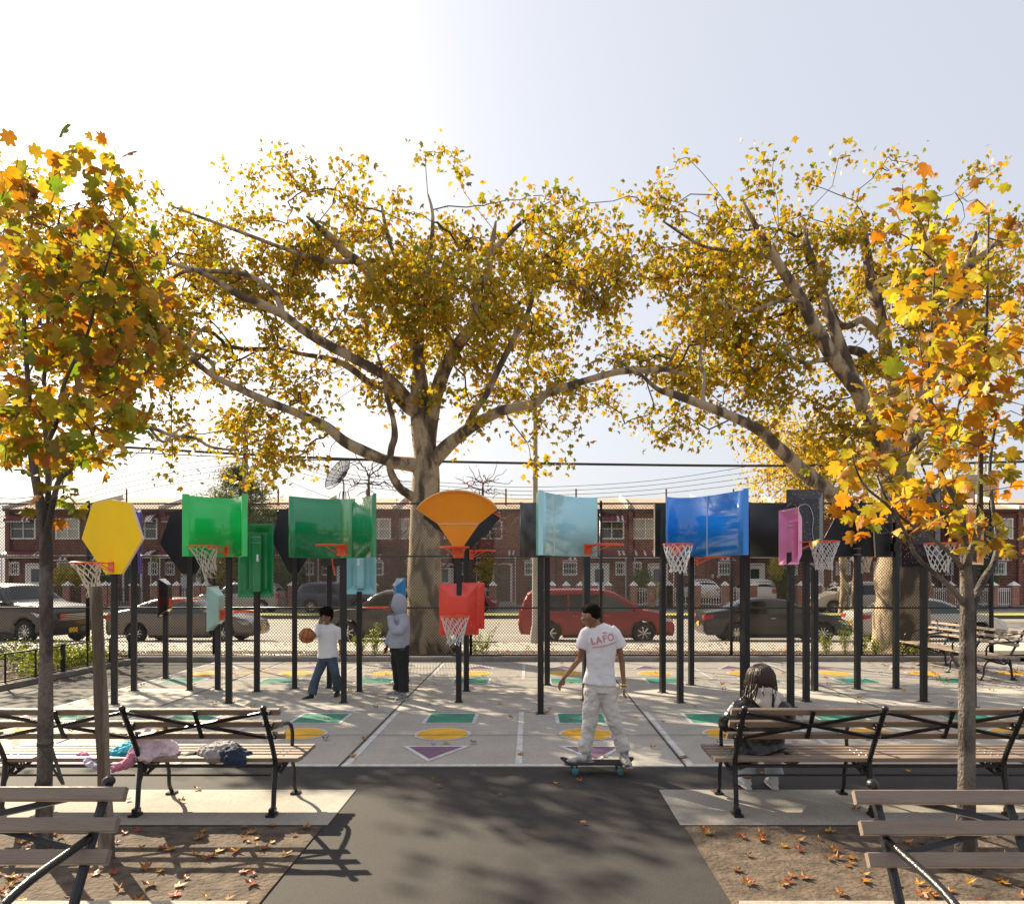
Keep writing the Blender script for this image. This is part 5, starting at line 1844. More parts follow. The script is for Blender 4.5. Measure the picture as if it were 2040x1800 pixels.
SZ = -.27
def sy(kind):
    return CARS[kind]['W'] / 2
def place(px, Ynear, kind):
    # px = middle of the car in the photograph at its near side
    return ((px - CX) / F * Ynear, Ynear + sy(kind), SZ)
YN = 23.75
GC = 'cars parked along the near kerb'
make_car('parked_car', 'dark pickup-sized car nosing in at the left behind the young tree', 'truck', paint('dark_bronze', (.035, .030, .026)), (-17.6, 25.0, SZ), R(-20), GC)
make_car('parked_car', 'taupe sedan parked behind the yellow and bright green backboards', 'sedan', paint('taupe', (.16, .135, .11)), place(353, YN, 'sedan'), 0, GC)
make_car('parked_car', 'dark grey sport utility car parked behind the two kids', 'suv', paint('dark_grey', (.055, .053, .05)), place(775, YN, 'suv'), PI, GC)
make_car('parked_minivan', 'dark red minivan parked behind the skateboarder', 'van', paint('red', (.27, .006, .007)), place(1190, YN, 'van'), 0, GC)
make_car('parked_car', 'black sedan parked behind the blue backboard and its poles', 'sedan', paint('black', (.012, .013, .018)), place(1554, YN, 'sedan'), 0, GC)
make_car('parked_car', 'silver white sedan parked behind the thick plane tree and side bench', 'sedan', paint('silver', (.48, .46, .43)), place(1868, YN, 'sedan'), 0, GC)
GC2 = 'cars parked across the street'
def place2(px, Y, z=-.22):
    return ((px - CX) / F * Y, Y + .95, z)
YS = 41.2
make_car('parked_car', 'silver grey sport utility car across the street behind the taupe sedan', 'suv', paint('grey_silver', (.30, .29, .29)), place2(468, YS), PI, GC2)
make_car('parked_car', 'dark blue sport utility car across the street behind the dark green backboard', 'suv', paint('navy', (.02, .03, .06)), place2(668, YS + .3), 0, GC2)
make_car('parked_car', 'maroon sedan across the street between the red board and the minivan', 'sedan', paint('maroon', (.16, .008, .02)), place2(908, YS), 0, GC2)
make_car('parked_minivan', 'beige silver minivan across the street left of the thick plane trunk', 'van', paint('champagne', (.36, .32, .28)), place2(1716, YS), PI, GC2)
make_car('parked_car', 'white sedan with its tail out of the driveway gate behind the blue board', 'sedan', paint('white', (.72, .70, .66), .0), ((1408 - CX) / F * 47.3, 49.3, -.08 + .25), R(90), GC2)
make_car('parked_car', 'white hatchback parked tail out beside the tall green shrub', 'suv', paint('white', (.72, .70, .66), .0), ((1522 - CX) / F * 47.0, 49.2, -.08), R(90), GC2)
# ================================================================ ROW HOUSES
def brick_mat(name, c1, c2, mortar, scale=1.0):
    m = bpy.data.materials.new(name)
    m.use_nodes = True
    nt = m.node_tree
    n = nt.nodes
    L = nt.links
    b = n['Principled BSDF']
    b.inputs['Roughness'].default_value = .9
    tc = n.new('ShaderNodeTexCoord')
    sp = n.new('ShaderNodeSeparateXYZ')
    L.new(tc.outputs['Object'], sp.inputs[0])
    ad = n.new('ShaderNodeMath')
    ad.operation = 'ADD'
    L.new(sp.outputs[0], ad.inputs[0])
    L.new(sp.outputs[1], ad.inputs[1])
    cb = n.new('ShaderNodeCombineXYZ')
    L.new(ad.outputs[0], cb.inputs[0])
    L.new(sp.outputs[2], cb.inputs[1])
    br = n.new('ShaderNodeTexBrick')
    br.inputs['Scale'].default_value = 1.0 / scale
    br.inputs['Brick Width'].default_value = .30
    br.inputs['Row Height'].default_value = .105
    br.inputs['Mortar Size'].default_value = .010
    br.inputs['Color1'].default_value = (*c1, 1)
    br.inputs['Color2'].default_value = (*c2, 1)
    br.inputs['Mortar'].default_value = (*mortar, 1)
    L.new(cb.outputs[0], br.inputs['Vector'])
    nz = n.new('ShaderNodeTexNoise')
    nz.inputs['Scale'].default_value = 1.2
    nz.inputs['Detail'].default_value = 6
    L.new(tc.outputs['Object'], nz.inputs['Vector'])
    mr = n.new('ShaderNodeMapRange')
    mr.inputs[3].default_value = .6
    mr.inputs[4].default_value = 1.4
    L.new(nz.outputs['Fac'], mr.inputs[0])
    mx = n.new('ShaderNodeMix')
    mx.data_type = 'RGBA'
    mx.blend_type = 'MULTIPLY'
    mx.inputs['Factor'].default_value = 1
    L.new(br.outputs[0], mx.inputs['A'])
    L.new(mr.outputs[0], mx.inputs['B'])
    L.new(mx.outputs['Result'], b.inputs['Base Color'])
    MATS[name] = m
    return m
M_brick = brick_mat('brick_red', (.25, .058, .034), (.12, .028, .018), (.32, .25, .21))
M_brick2 = brick_mat('brick_brown', (.17, .042, .028), (.08, .022, .015), (.24, .18, .15))
M_pillar = brick_mat('brick_pillar', (.34, .12, .07), (.2, .06, .04), (.45, .38, .32), .8)
M_roof = mat('roof_shingle', (.42, .30, .21), .95, var=.2, vscale=3, bump=.6, bscale=9)
M_gut = mat('gutter', (.06, .035, .03), .6)
M_white = mat('white_paint', (.72, .71, .68), .6, var=.06, vscale=5)
M_pane = mat('window_pane', (.045, .055, .055), .05, spec=.9)
M_curt = mat('window_curtain', (.42, .38, .30), .5, var=.2, vscale=2, coat=.6)
M_awn = mat('awning_maroon', (.16, .022, .035), .6)
M_awnw = mat('awning_white', (.68, .64, .6), .6)
M_door_b = mat('door_brown', (.10, .06, .04), .5)
HY = 50.0
UW = 5.3
GH = 'attached brick row houses across the street'
def hx(px):
    return (px - CX) / F * HY
def make_house(x0, mirror, label, feat, mb_):
    t = thing('brick_house', label, 'house', (x0 + UW / 2, HY, -.08), group=GH, world_parts=True)
    def X(u):
        return x0 + (UW - u) if mirror else x0 + u
    zt = 6.3
    w = MB()
    w.box((x0 + UW / 2, HY + 4.5, zt / 2), (UW - .01, 9, zt + .1))
    w.build('wall', mb_, t)
    # pilaster with downpipe on the party line
    MB().box((x0 + .15, HY - .10, zt / 2 - .05), (.30, .21, zt)).build('pilaster', mb_, t)
    MB().tube([(x0 + .36, HY - .06, 0), (x0 + .36, HY - .06, zt - .15)], .045, n=8).build('downpipe', M_gut, t)
    r = MB()
    r.prism([(x0, HY - .35, zt), (x0, HY - .35, zt + .10), (x0, HY + 4.6, 7.62), (x0, HY + 9.2, 6.3), (x0, HY + 9.2, 6.2)], (UW - .005, 0, 0))
    rf = r.build('roof', M_roof, t)
    MB().box((x0 + UW / 2, HY - .40, zt + .02), (UW - .01, .10, .16)).build('gutter', M_gut, rf)
    f_ = MB()
    f_.prism([(x0 - .09, HY - .35, zt + .05), (x0 - .09, HY - .35, zt + .34), (x0 - .09, HY + 4.6, 7.92), (x0 - .09, HY + 4.6, 7.60)], (.18, 0, 0))
    f_.build('party_wall', mat('coping', (.55, .50, .44), .8), rf)
    if feat.get('vent', 1):
        MB().tube([(X(feat.get('vx', 2.2)), HY + 1.2, 6.5), (X(feat.get('vx', 2.2)), HY + 1.2, 7.95)], .06, n=8).build('vent_pipe', mat('rust_pipe', (.16, .06, .04), .7), rf)
    def window(u0, u1, z0, z1, pane=M_pane, bars=False, mull=1):
        a, b_ = sorted((X(u0), X(u1)))
        fr = MB()
        for z in (z0, z1):
            fr.box(((a + b_) / 2, HY - .03, z), (b_ - a + .12, .14, .09))
        for x in (a, b_):
            fr.box((x, HY - .03, (z0 + z1) / 2), (.09, .13, z1 - z0 - .08))
        for k in range(mull):
            fr.box((a + (b_ - a) * (k + 1) / (mull + 1), HY - .035, (z0 + z1) / 2), (.06, .09, z1 - z0 - .08))
        fr.box(((a + b_) / 2, HY - .04, z0 + (z1 - z0) * .5), (b_ - a - .08, .07, .05))
        fo = fr.build('window', M_white, t)
        MB().box(((a + b_) / 2, HY - .012, (z0 + z1) / 2), (b_ - a - .06, .04, z1 - z0 - .06)).build('pane', pane, fo)
        if bars:
            bb = MB()
            nb = max(4, int((b_ - a) / .16))
            for k in range(nb + 1):
                x = a + (b_ - a) * k / nb
                bb.box((x, HY - .20, (z0 + z1) / 2), (.028, .028, z1 - z0 + .1))
            for z in (z0 + .08, z1 - .08):
                bb.box(((a + b_) / 2, HY - .20, z), (b_ - a + .1, .02, .035))
            bb.build('window_bars', M_white, fo)
        return fo
    def awning(u0, u1, z, dep=.8, drop=.42):
        a, b_ = sorted((X(u0), X(u1)))
        aw, st_ = MB(), MB()
        nst = max(4, int((b_ - a) / .14))
        for k in range(nst):
            xa, xb = a + (b_ - a) * k / nst, a + (b_ - a) * (k + 1) / nst
            dst = st_ if (k in (nst - 2, nst - 4) or (feat.get('stripe') and k % 4 == 1)) else aw
            prof = [(HY - .02, z), (HY - dep * .55, z - drop * .30), (HY - dep * .9, z - drop * .75), (HY - dep, z - drop), (HY - dep, z - drop - .10)]
            for i in range(4):
                dst.add([(xa, prof[i][0], prof[i][1]), (xb, prof[i][0], prof[i][1]), (xb, prof[i + 1][0], prof[i + 1][1]), (xa, prof[i + 1][0], prof[i + 1][1])], [(0, 1, 2, 3)])
        o1 = aw.build('awning', M_awn, t)
        so = o1.modifiers.new('s', 'SOLIDIFY')
        so.thickness = .02
        if st_.v:
            st_.build('awning_stripe', M_awnw, o1)
        zz = z - drop - .10
        MB().box(((a + b_) / 2, HY - dep, zz - .02), (b_ - a, .03, .06)).build('valance', M_awnw, o1)
    # upper floor
    window(.35, 1.9, 4.42, 5.75, feat.get('p1', M_curt), mull=1)
    window(3.35, 4.95, 4.42, 5.75, feat.get('p2', M_pane), mull=1)
    if feat.get('ua', 1):
        awning(3.25, 5.05, 6.05, .7, .40)
    if feat.get('ub', 0):
        awning(.25, 2.0, 6.05, .7, .40)
    # ground floor
    window(.85, 1.75, 1.95, 2.80, feat.get('p3', M_pane), bars=feat.get('bars', 1), mull=0)
    window(4.45, 5.0, 1.95, 2.80, M_pane, bars=feat.get('bars', 1), mull=0)
    awning(2.3, 5.1, 3.62, 1.0, .40)
    if feat.get('ga', 1):
        awning(.75, 1.85, 3.35, .6, .3)
    # door with its frame and step
    a, b_ = sorted((X(2.75), X(3.85)))
    dm = feat.get('door', M_white)
    fr = MB()
    fr.box((a - .06, HY - .04, 1.35), (.14, .16, 2.75))
    fr.box((b_ + .06, HY - .04, 1.35), (.14, .16, 2.75))
    fr.box(((a + b_) / 2, HY - .04, 2.68), (b_ - a, .16, .12))
    fo = fr.build('door_frame', M_white, t)
    d = MB().box(((a + b_) / 2, HY - .03, 1.34), (b_ - a, .08, 2.5)).build('door', dm, t)
    MB().box(((a + b_) / 2, HY - .075, 1.9), ((b_ - a) * .55, .02, .9)).build('door_glass', M_pane if dm is not M_pane else M_curt, d)
    MB().ell((a + .12, HY - .10, 1.2), (.035, .035, .035), nu=8, nv=5).build('handle', M_chrome, d)
    MB().box(((a + b_) / 2, HY - .6, .03), (b_ - a + .8, 1.0, .22)).build('step', M_walk, t)
    # posts under the awning
    for u in (2.4, 5.0):
        MB().box((X(u), HY - .94, 1.6), (.05, .05, 3.2)).build('awning_post', M_white, t)
    if feat.get('ac'):
        b = MB().box((X(1.1), HY - .25, 4.68), (.62, .5, .42))
        for q in range(6):
            b.box((X(1.1), HY - .505, 4.52 + q * .06), (.52, .02, .02))
        b.build('air_conditioner', mat('ac_grey', (.5, .49, .46), .5), t)
    if feat.get('meters'):
        for k in range(2):
            MB().ell((X(.4) + k * .42 * (1 if not mirror else -1), HY - .10, 1.85), (.12, .10, .16), nu=10, nv=8).build('electric_meter', mat('meter', (.45, .45, .44), .4), t)
    if feat.get('hose'):
        MB().ring((X(1.2), HY - .08, 1.35), .25, .05, axis=(0, 1, 0)).build('garden_hose', mat('hose', (.02, .16, .08), .5), t, smooth=True)
    return t
base_x = hx(1252)
fe = {
    -8: dict(), -7: dict(ac=1, stripe=1, door=M_door_b), -6: dict(ub=1, bars=1), -5: dict(door=M_pane, p1=M_pane, ub=1), -4: dict(bars=0, ua=0, p2=M_curt), -3: dict(stripe=1, ac=1),
    -2: dict(door=M_door_b, hose=1, vx=3.1), -1: dict(vx=1.8, hose=1, p1=M_pane), 0: dict(ua=0, p2=M_curt, stripe=1, door=M_white, vx=2.5), 1: dict(meters=1, ga=1, stripe=1), 2: dict(p3=M_curt, ac=1, p1=M_pane), 3: dict(door=M_door_b), 4: dict(), 5: dict(ua=0), 6: dict(),
}
LAB = {
    -7: 'brick row house behind the left young tree, leftmost in view', -6: 'brick row house behind the yellow backboard', -5: 'brick row house directly left of the bright green curved backboard', -4: 'brick row house behind the bright green curved backboard and the conifer',
    -3: 'brick row house behind the wide dark green backboard', -2: 'brick row house hidden by the great plane trunk', -1: 'brick row house with a white door left of the middle party wall, behind the pale blue board',
    0: 'brick row house with curtained upper window just left of the blue board', 1: 'brick row house behind the bright blue backboard with electric meters', 2: 'brick row house behind the pink backboard', 3: 'brick row house behind the black trapezoid backboard', 4: 'brick row house behind the thick plane trunk on the right', 5: 'brick row house behind the right young tree', 6: 'brick row house at the right edge beyond the orange board', -8: 'brick row house cut by the left edge',
}
LAB[-1] = 'brick row house with a white door behind the red minivan'
for k in range(-8, 7):
    make_house(base_x + k * UW, k % 2 == 0, LAB[k], fe.get(k, {}), M_brick if k >= -2 and k not in (1, 4) else M_brick2)

# ---- front yard fences: brick pillars with white caps, railings between
def yard_fence(x0, x1, n, label, rail_m, h=1.15, pil=True, pick=.16):
    t = thing('yard_fence', label, 'fence', ((x0 + x1) / 2, 46.2, -.08), group='front yard fences of the row houses', world_parts=True)
    for k in range(n + 1):
        x = x0 + (x1 - x0) * k / n
        if pil:
            p = MB().box((x, 46.2, .60), (.42, .42, 1.36)).build('pillar', M_pillar, t)
            c = MB()
            c.add([(x - .28, 45.92, 1.28), (x + .28, 45.92, 1.28), (x + .28, 46.48, 1.28), (x - .28, 46.48, 1.28), (x, 46.2, 1.56)], [(0, 1, 4), (1, 2, 4), (2, 3, 4), (3, 0, 4), (3, 2, 1, 0)])
            c.build('cap', M_white, p)
        if k < n:
            xa, xb = x + .22, x0 + (x1 - x0) * (k + 1) / n - .22
            b = MB()
            for z in (.12, .95, 1.08):
                b.box(((xa + xb) / 2, 46.2, z), (xb - xa, .04, .04))
            m_ = int((xb - xa) / pick)
            for j in range(m_ + 1):
                b.box((xa + (xb - xa) * j / m_, 46.2, h / 2), (.035, .035, h))
            b.build('railing', rail_m, t)
M_railw = mat('railing_white', (.72, .70, .66), .5)
M_railb = mat('railing_black', (.03, .028, .028), .5)
X46 = lambda px: (px - CX) / F * 46.2
yard_fence(X46(60), X46(210), 4, 'yard railing with brick pillars left of the yellow backboard', M_railb)
yard_fence(X46(225), X46(395), 4, 'yard fence with brick pillars behind the taupe sedan', M_railb)
yard_fence(X46(410), X46(640), 4, 'black yard railing behind the silver grey car', M_railb)
yard_fence(X46(700), X46(790), 2, 'yard railing left of the great plane trunk', M_railb)
yard_fence(X46(925), X46(982), 2, 'white yard fence right of the red backboards', M_railw)
yard_fence(X46(1100), X46(1212), 4, 'white yard fence behind the roof of the red minivan', M_railw)
yard_fence(X46(1262), X46(1332), 2, 'white yard fence with brick pillars right of the red minivan', M_railw)
yard_fence(X46(1333), X46(1500), 3, 'white yard gate fence in front of the white sedan', M_railw)
yard_fence(X46(1595), X46(1730), 4, 'white yard fence behind the beige minivan', M_railw)
yard_fence(X46(1850), X46(2020), 4, 'white yard fence right of the thick plane trunk', M_railw, pick=.12)

# ---- satellite dish
sdh = thing('satellite_dish', 'large mesh satellite dish on a roof behind the wide green backboard', 'satellite dish', (P(685, 0, 51).x, 51, 6.6), world_parts=True)
c0 = P(672, 943, 51)
ax = Vector((-.62, -.62, .48)).normalized()
xx = ax.orthogonal().normalized()
yy_ = ax.cross(xx)
Rd = 1.28
b = MB()
prof = lambda q: c0 + ax * (-.42 * (1 - q * q))
for k in range(24):
    a = 2 * PI * k / 24
    d = xx * math.cos(a) + yy_ * math.sin(a)
    b.tube([prof(q) + d * Rd * q for q in (.05, .35, .65, 1)], .016 if k % 2 else .026, n=4)
for q in (.33, .66, 1.0):
    ring = [prof(q) + (xx * math.cos(2 * PI * k / 32) + yy_ * math.sin(2 * PI * k / 32)) * Rd * q for k in range(33)]
    b.tube(ring, .024 if q == 1 else .014, n=4)
b.build('ribs', M_gut, sdh)
b = MB()
rows = [[prof(q) + (xx * math.cos(2 * PI * k / 32) + yy_ * math.sin(2 * PI * k / 32)) * Rd * q for k in range(33)] for q in (.05, .35, .65, 1)]
b.grid(rows)
b.build('mesh_bowl', mat('dish_mesh', (.12, .13, .14), .6, alpha=.55), sdh, smooth=True)
b = MB()
for k in range(3):
    a = 2 * PI * k / 3
    d = xx * math.cos(a) + yy_ * math.sin(a)
    b.tube([prof(1) + d * Rd * .95, c0 + ax * .85], .015, n=4)
b.tube([c0 + ax * .75, c0 + ax * 1.0], .09, n=10)
b.build('feed_horn', M_gut, sdh)
MB().tube([c0 - ax * .42, P(685, 965, 51), P(685, 1000, 51)], .05, n=8).build('mast', M_gut, sdh)
fr = MB()
for dx in (-7, -2, 3, 8):
    fr.tube([P(685 + dx, 978, 51), P(685 + dx * 1.6, 1000, 51)], .03, n=5)
fr.build('mast_base', M_gut, sdh)

# ---- poles and wires
up = thing('utility_pole', 'wooden utility pole behind the conifer', 'utility pole', (P(488, 0, 46.6).x, 46.6, 0), world_parts=True)
MB().tube([P(488, 1230, 46.6), P(489, 833, 46.6)], [.22, .15], n=12).build('shaft', mat('pole_wood', (.22, .18, .14), .9, var=.2, bump=.4), up, smooth=True)
MB().bar(P(480, 905, 46.4), P(498, 905, 46.4), .12).build('crossarm', M_gut, up)
lp = thing('street_light_pole', 'tall grey metal pole standing on the sidewalk behind the pale blue board', 'light pole', (P(1066, 0, 22.4).x, 22.4, -.1), world_parts=True)
M_galv = mat('galvanised', (.42, .38, .33), .5, var=.12, vscale=3, metal=.2)
MB().tube([P(1066, 1276, 22.4), P(1066, 1240, 22.4), P(1066, 1000, 22.4), P(1066, 750, 22.4)], [.115, .095, .085, .065], n=8).build('shaft', M_galv, lp, smooth='a')
MB().tube([P(1066, 1283, 22.4), P(1066, 1245, 22.4)], [.21, .11], n=8).build('base', M_galv, lp)
def wire(pts, r, label, nm='overhead_cable', n=5):
    w = [P(x, y, Y) for x, y, Y in pts]
    b = MB().tube(smooth_path(w, None, 6), r, n=n)
    o = w[len(w) // 2]
    tag(b.build(nm, mat('cable', (.03, .03, .035), .6), None, o=o), label, 'cable', 'overhead cables')
wire([(-60, 872, 23), (190, 887, 23), (550, 908, 23), (870, 919, 23), (1400, 927, 23), (1720, 926, 23), (2100, 918, 23)], .040, 'thick black cable crossing the whole sky behind the plane trees')
wire([(-60, 892, 23.2), (190, 898, 23.2), (550, 914, 23.2), (830, 918, 23.2)], .016, 'thinner cable just below the thick one on the left')
for i, (ya, yb, yc) in enumerate(((968, 908, 885), (982, 922, 900), (992, 936, 914), (1004, 946, 926))):
    wire([(-40, ya + 60, 47), (120, ya + 14, 47), (320, ya - 36, 47), (489, ya - 62 + i, 46.6)], .016, ('highest', 'second highest', 'third highest', 'lowest')[i] + ' of the four thin cables rising to the wooden pole')
for i in range(4):
    wire([(489, 868 + i * 14, 46.6), (700, 945 + i * 7, 47), (900, 962 + i * 7, 48), (1060, 970 + i * 8, 48), (1300, 957 + i * 9, 47), (1560, 917 + i * 12, 46), (1900, 860 + i * 14, 44)], .016, ('topmost', 'second', 'third', 'bottom')[i] + ' thin cable sagging from the wooden pole to the right')
wire([(489, 905, 46.4), (560, 950, 47), (640, 985, 49), (700, 1000, 50)], .016, 'service cable slanting from the wooden pole to a roof')

# ---- tall pale building far right with antennas
tw = thing('distant_building', 'tan building with rooftop antennas far off at the right', 'building', (P(1905, 0, 120).x, 120, 0), world_parts=True)
a, c = P(1896, 945, 120), P(1990, 945, 120)
MB().box(((a.x + c.x) / 2, 124, a.z / 2), (c.x - a.x, 8, a.z)).build('wall', brick_mat('tan_brick', (.5, .36, .26), (.42, .3, .21), (.55, .45, .36), 2), tw)
b = MB()
for k in range(7):
    x = a.x + .6 + k * .9
    b.tube([(x, 121, a.z), (x, 121, a.z + 1.6 + .4 * (k % 3))], .07, n=5)
    b.box((x, 120.8, a.z + 1.2 + .3 * (k % 2)), (.35, .2, 1.2))
b.tube([(a.x + .3, 120.8, a.z + .8), (a.x + 6, 120.8, a.z + .8)], .06, n=5)
b.build('antennas', M_galv, tw)
# ================================================================ PEOPLE
M_skin = mat('skin_brown', (.25, .115, .062), .5, var=.08, vscale=6)
M_skin2 = mat('skin_dark', (.15, .065, .038), .5)
M_hair = mat('hair_black', (.010, .007, .005), .95, bump=.9, bscale=70, spec=.1)
M_tee = mat('white_cotton', (.74, .73, .75), .85, bump=.35, bscale=7, sheen=.2)
M_tee2 = mat('white_cotton_warm', (.74, .72, .74), .85, bump=.30, bscale=6, sheen=.2)
M_cream = mat('cream_denim', (.62, .59, .55), .85, bump=.5, bscale=9, var=.08, vscale=9)
M_jean = mat('blue_denim', (.055, .085, .12), .85, bump=.5, bscale=10, var=.35, vscale=5)
M_grey = mat('grey_fleece', (.36, .38, .44), .9, bump=.35, bscale=8, var=.06, vscale=60)
M_blk = mat('black_cloth', (.010, .010, .012), .8, bump=.4, bscale=9)
M_sole = mat('shoe_sole', (.6, .58, .55), .6)
M_shoeb = mat('shoe_black', (.015, .014, .015), .5)
M_shoeg = mat('shoe_grey', (.25, .25, .26), .5, var=.7, vscale=30)
M_shoew = mat('shoe_white', (.62, .58, .56), .5, var=.5, vscale=14, col2=(.05, .04, .04))

def skinned(b, name, m, par, vox=.010, sm=4, wrinkle=0, wscale=.12):
    ob = b.build(name, m, par, smooth=True)
    rm = ob.modifiers.new('r', 'REMESH')
    rm.mode = 'VOXEL'
    rm.voxel_size = vox
    rm.use_smooth_shade = True
    if sm:
        s = ob.modifiers.new('s', 'SMOOTH')
        s.factor = .5
        s.iterations = sm
    if wrinkle:
        tn = 'folds%d' % int(wscale * 1000)
        tx = bpy.data.textures.get(tn) or bpy.data.textures.new(tn, 'CLOUDS')
        tx.noise_scale = wscale
        tx.noise_depth = 2
        d = ob.modifiers.new('d', 'DISPLACE')
        d.texture = tx
        d.strength = wrinkle
        d.mid_level = .5
        d.texture_coords = 'LOCAL'
    return ob

def hand(b, w, fwd, side, k=1.0, curl=.5, thumb=1):
    """w = wrist, fwd = towards the fingertips, side = across the palm towards the thumb"""
    w, f, s = Vector(w), Vector(fwd).normalized(), Vector(side)
    s = (s - f * s.dot(f)).normalized()
    n = f.cross(s) * thumb
    L = .085 * k
    b.tube([w - f * .01, w + f * .03 * k, w + f * L * .7, w + f * L], [.022 * k, .030 * k, .038 * k, .034 * k], n=10, rx=[.018 * k, .014 * k, .014 * k, .011 * k], xdir=s)
    for i, (o, ln) in enumerate(((.027, .066), (.009, .074), (-.009, .070), (-.026, .054))):
        p = w + f * (L * .93) + s * o * k
        a = curl * (1 + .12 * i)
        pts = [p]
        d = f
        for seg, fr in enumerate((.42, .33, .25)):
            d = (d + n * a * .55).normalized()
            pts.append(pts[-1] + d * ln * fr * k)
        b.tube(pts, [.0092 * k, .0085 * k, .0078 * k, .006 * k], n=7)
    p = w + f * .022 * k + s * .024 * k
    b.tube([p, p + (s * .6 + f * .7 + n * .2).normalized() * .035 * k, p + (s * .6 + f * .9 + n * .2).normalized() * .035 * k + (f + n * .5).normalized() * .026 * k], [.0125 * k, .011 * k, .008 * k], n=7)

def head(b, c, yaw, pitch=0, roll=0, k=1.0, neck=None, k2=None):
    """c = middle of the head, face towards local -Y before yaw; returns the frame"""
    q = Matrix.Rotation(yaw, 3, 'Z') @ Matrix.Rotation(pitch, 3, 'X') @ Matrix.Rotation(roll, 3, 'Y')
    c = Vector(c)
    w = lambda x, y, z: c + q @ Vector((x * k, y * k, z * k))
    b.ell(c, (.074 * k, .094 * k, .10 * k), q, 18, 12)
    b.ell(w(0, -.022, -.055), (.056 * k, .066 * k, .062 * k), q, 14, 10)
    b.ell(w(0, -.050, -.095), (.028 * k, .028 * k, .020 * k), q, 10, 7)       # chin
    b.tube([w(0, -.090, .012), w(0, -.103, -.018), w(0, -.112, -.034)], [.009 * k, .012 * k, .015 * k], n=8)
    b.ell(w(0, -.100, -.036), (.019 * k, .014 * k, .010 * k), q, 10, 6)
    b.ell(w(0, -.091, -.064), (.026 * k, .012 * k, .012 * k), q, 10, 6)       # lips
    for s in (-1, 1):
        b.ell(w(s * .040, -.070, -.032), (.024 * k, .022 * k, .020 * k), q, 8, 6)
        b.ell(w(s * .076, .006, -.014), (.010 * k, .022 * k, .034 * k), q, 8, 6)
        b.ell(w(s * .030, -.080, .022), (.024 * k, .014 * k, .008 * k), q, 8, 6)
    if neck is not None:
        b.tube([w(0, .012, -.055), c.lerp(Vector(neck), .6), Vector(neck)], [.050 * k, .050 * k, .062 * k], n=12)
    return q, w

def face_bits(par, w, k, smile=False, skin=None):
    e = MB()
    for s in (-1, 1):
        e.ell(w(s * .031, -.083, .004), (.014 * k, .008 * k, .006 * k), nu=10, nv=6)
    e.build('eyes', mat('eye_dark', (.02, .012, .01), .3), par, smooth=True)
    e = MB()
    for s in (-1, 1):
        e.tube([w(s * .014, -.094, .028), w(s * .032, -.094, .034), w(s * .050, -.082, .027)], .0038 * k, n=5)
    e.build('eyebrows', M_hair, par, smooth=True)
    if smile:
        MB().tube([w(-.020, -.098, -.060), w(-.009, -.104, -.065), w(.009, -.104, -.065), w(.020, -.098, -.060)], .0032 * k, n=6).build('mouth', mat('teeth', (.75, .7, .65), .3), par, smooth=True)

def shoe(b, bs, ank, d, k=1.0):
    """trainer: ank = ankle, d = toe direction (horizontal)"""
    a = Vector(ank)
    d = Vector((d[0], d[1], 0)).normalized()
    s = Vector((-d.y, d.x, 0))
    g = Vector((a.x, a.y, a.z))
    z = a.z
    pts = [g - d * .045 * k + Vector((0, 0, -z * 0 - .035 * k)), g + d * .02 * k + Vector((0, 0, -.040 * k)), g + d * .09 * k + Vector((0, 0, -.052 * k)), g + d * .155 * k + Vector((0, 0, -.058 * k)), g + d * .185 * k + Vector((0, 0, -.060 * k))]
    b.tube(pts, [.036 * k, .040 * k, .042 * k, .038 * k, .022 * k], n=12, rx=[.042 * k, .042 * k, .032 * k, .024 * k, .016 * k], xdir=s)
    b.tube([a + Vector((0, 0, .05 * k)), a + Vector((0, 0, -.04 * k))], [.042 * k, .042 * k], n=12)
    bs.tube([g - d * .075 * k + Vector((0, 0, -.080 * k)), g - d * .02 * k + Vector((0, 0, -.080 * k)), g + d * .09 * k + Vector((0, 0, -.080 * k)), g + d * .17 * k + Vector((0, 0, -.080 * k)), g + d * .205 * k + Vector((0, 0, -.077 * k))], [.028 * k, .040 * k, .044 * k, .040 * k, .02 * k], n=12, rx=[.013 * k, .014 * k, .014 * k, .014 * k, .010 * k], xdir=s)

def afro(par, w, k, r=(.098, .108, .075), c=(0, .018, .058), name='hair', vox=.008, wr=.02):
    b = MB()
    b.ell(w(*c), (r[0] * k, r[1] * k, r[2] * k), None, 16, 10)
    b.ell(w(0, .045, -.0), (.088 * k, .072 * k, .085 * k), None, 14, 9)
    return skinned(b, name, M_hair, par, vox, 2, wr, .03)

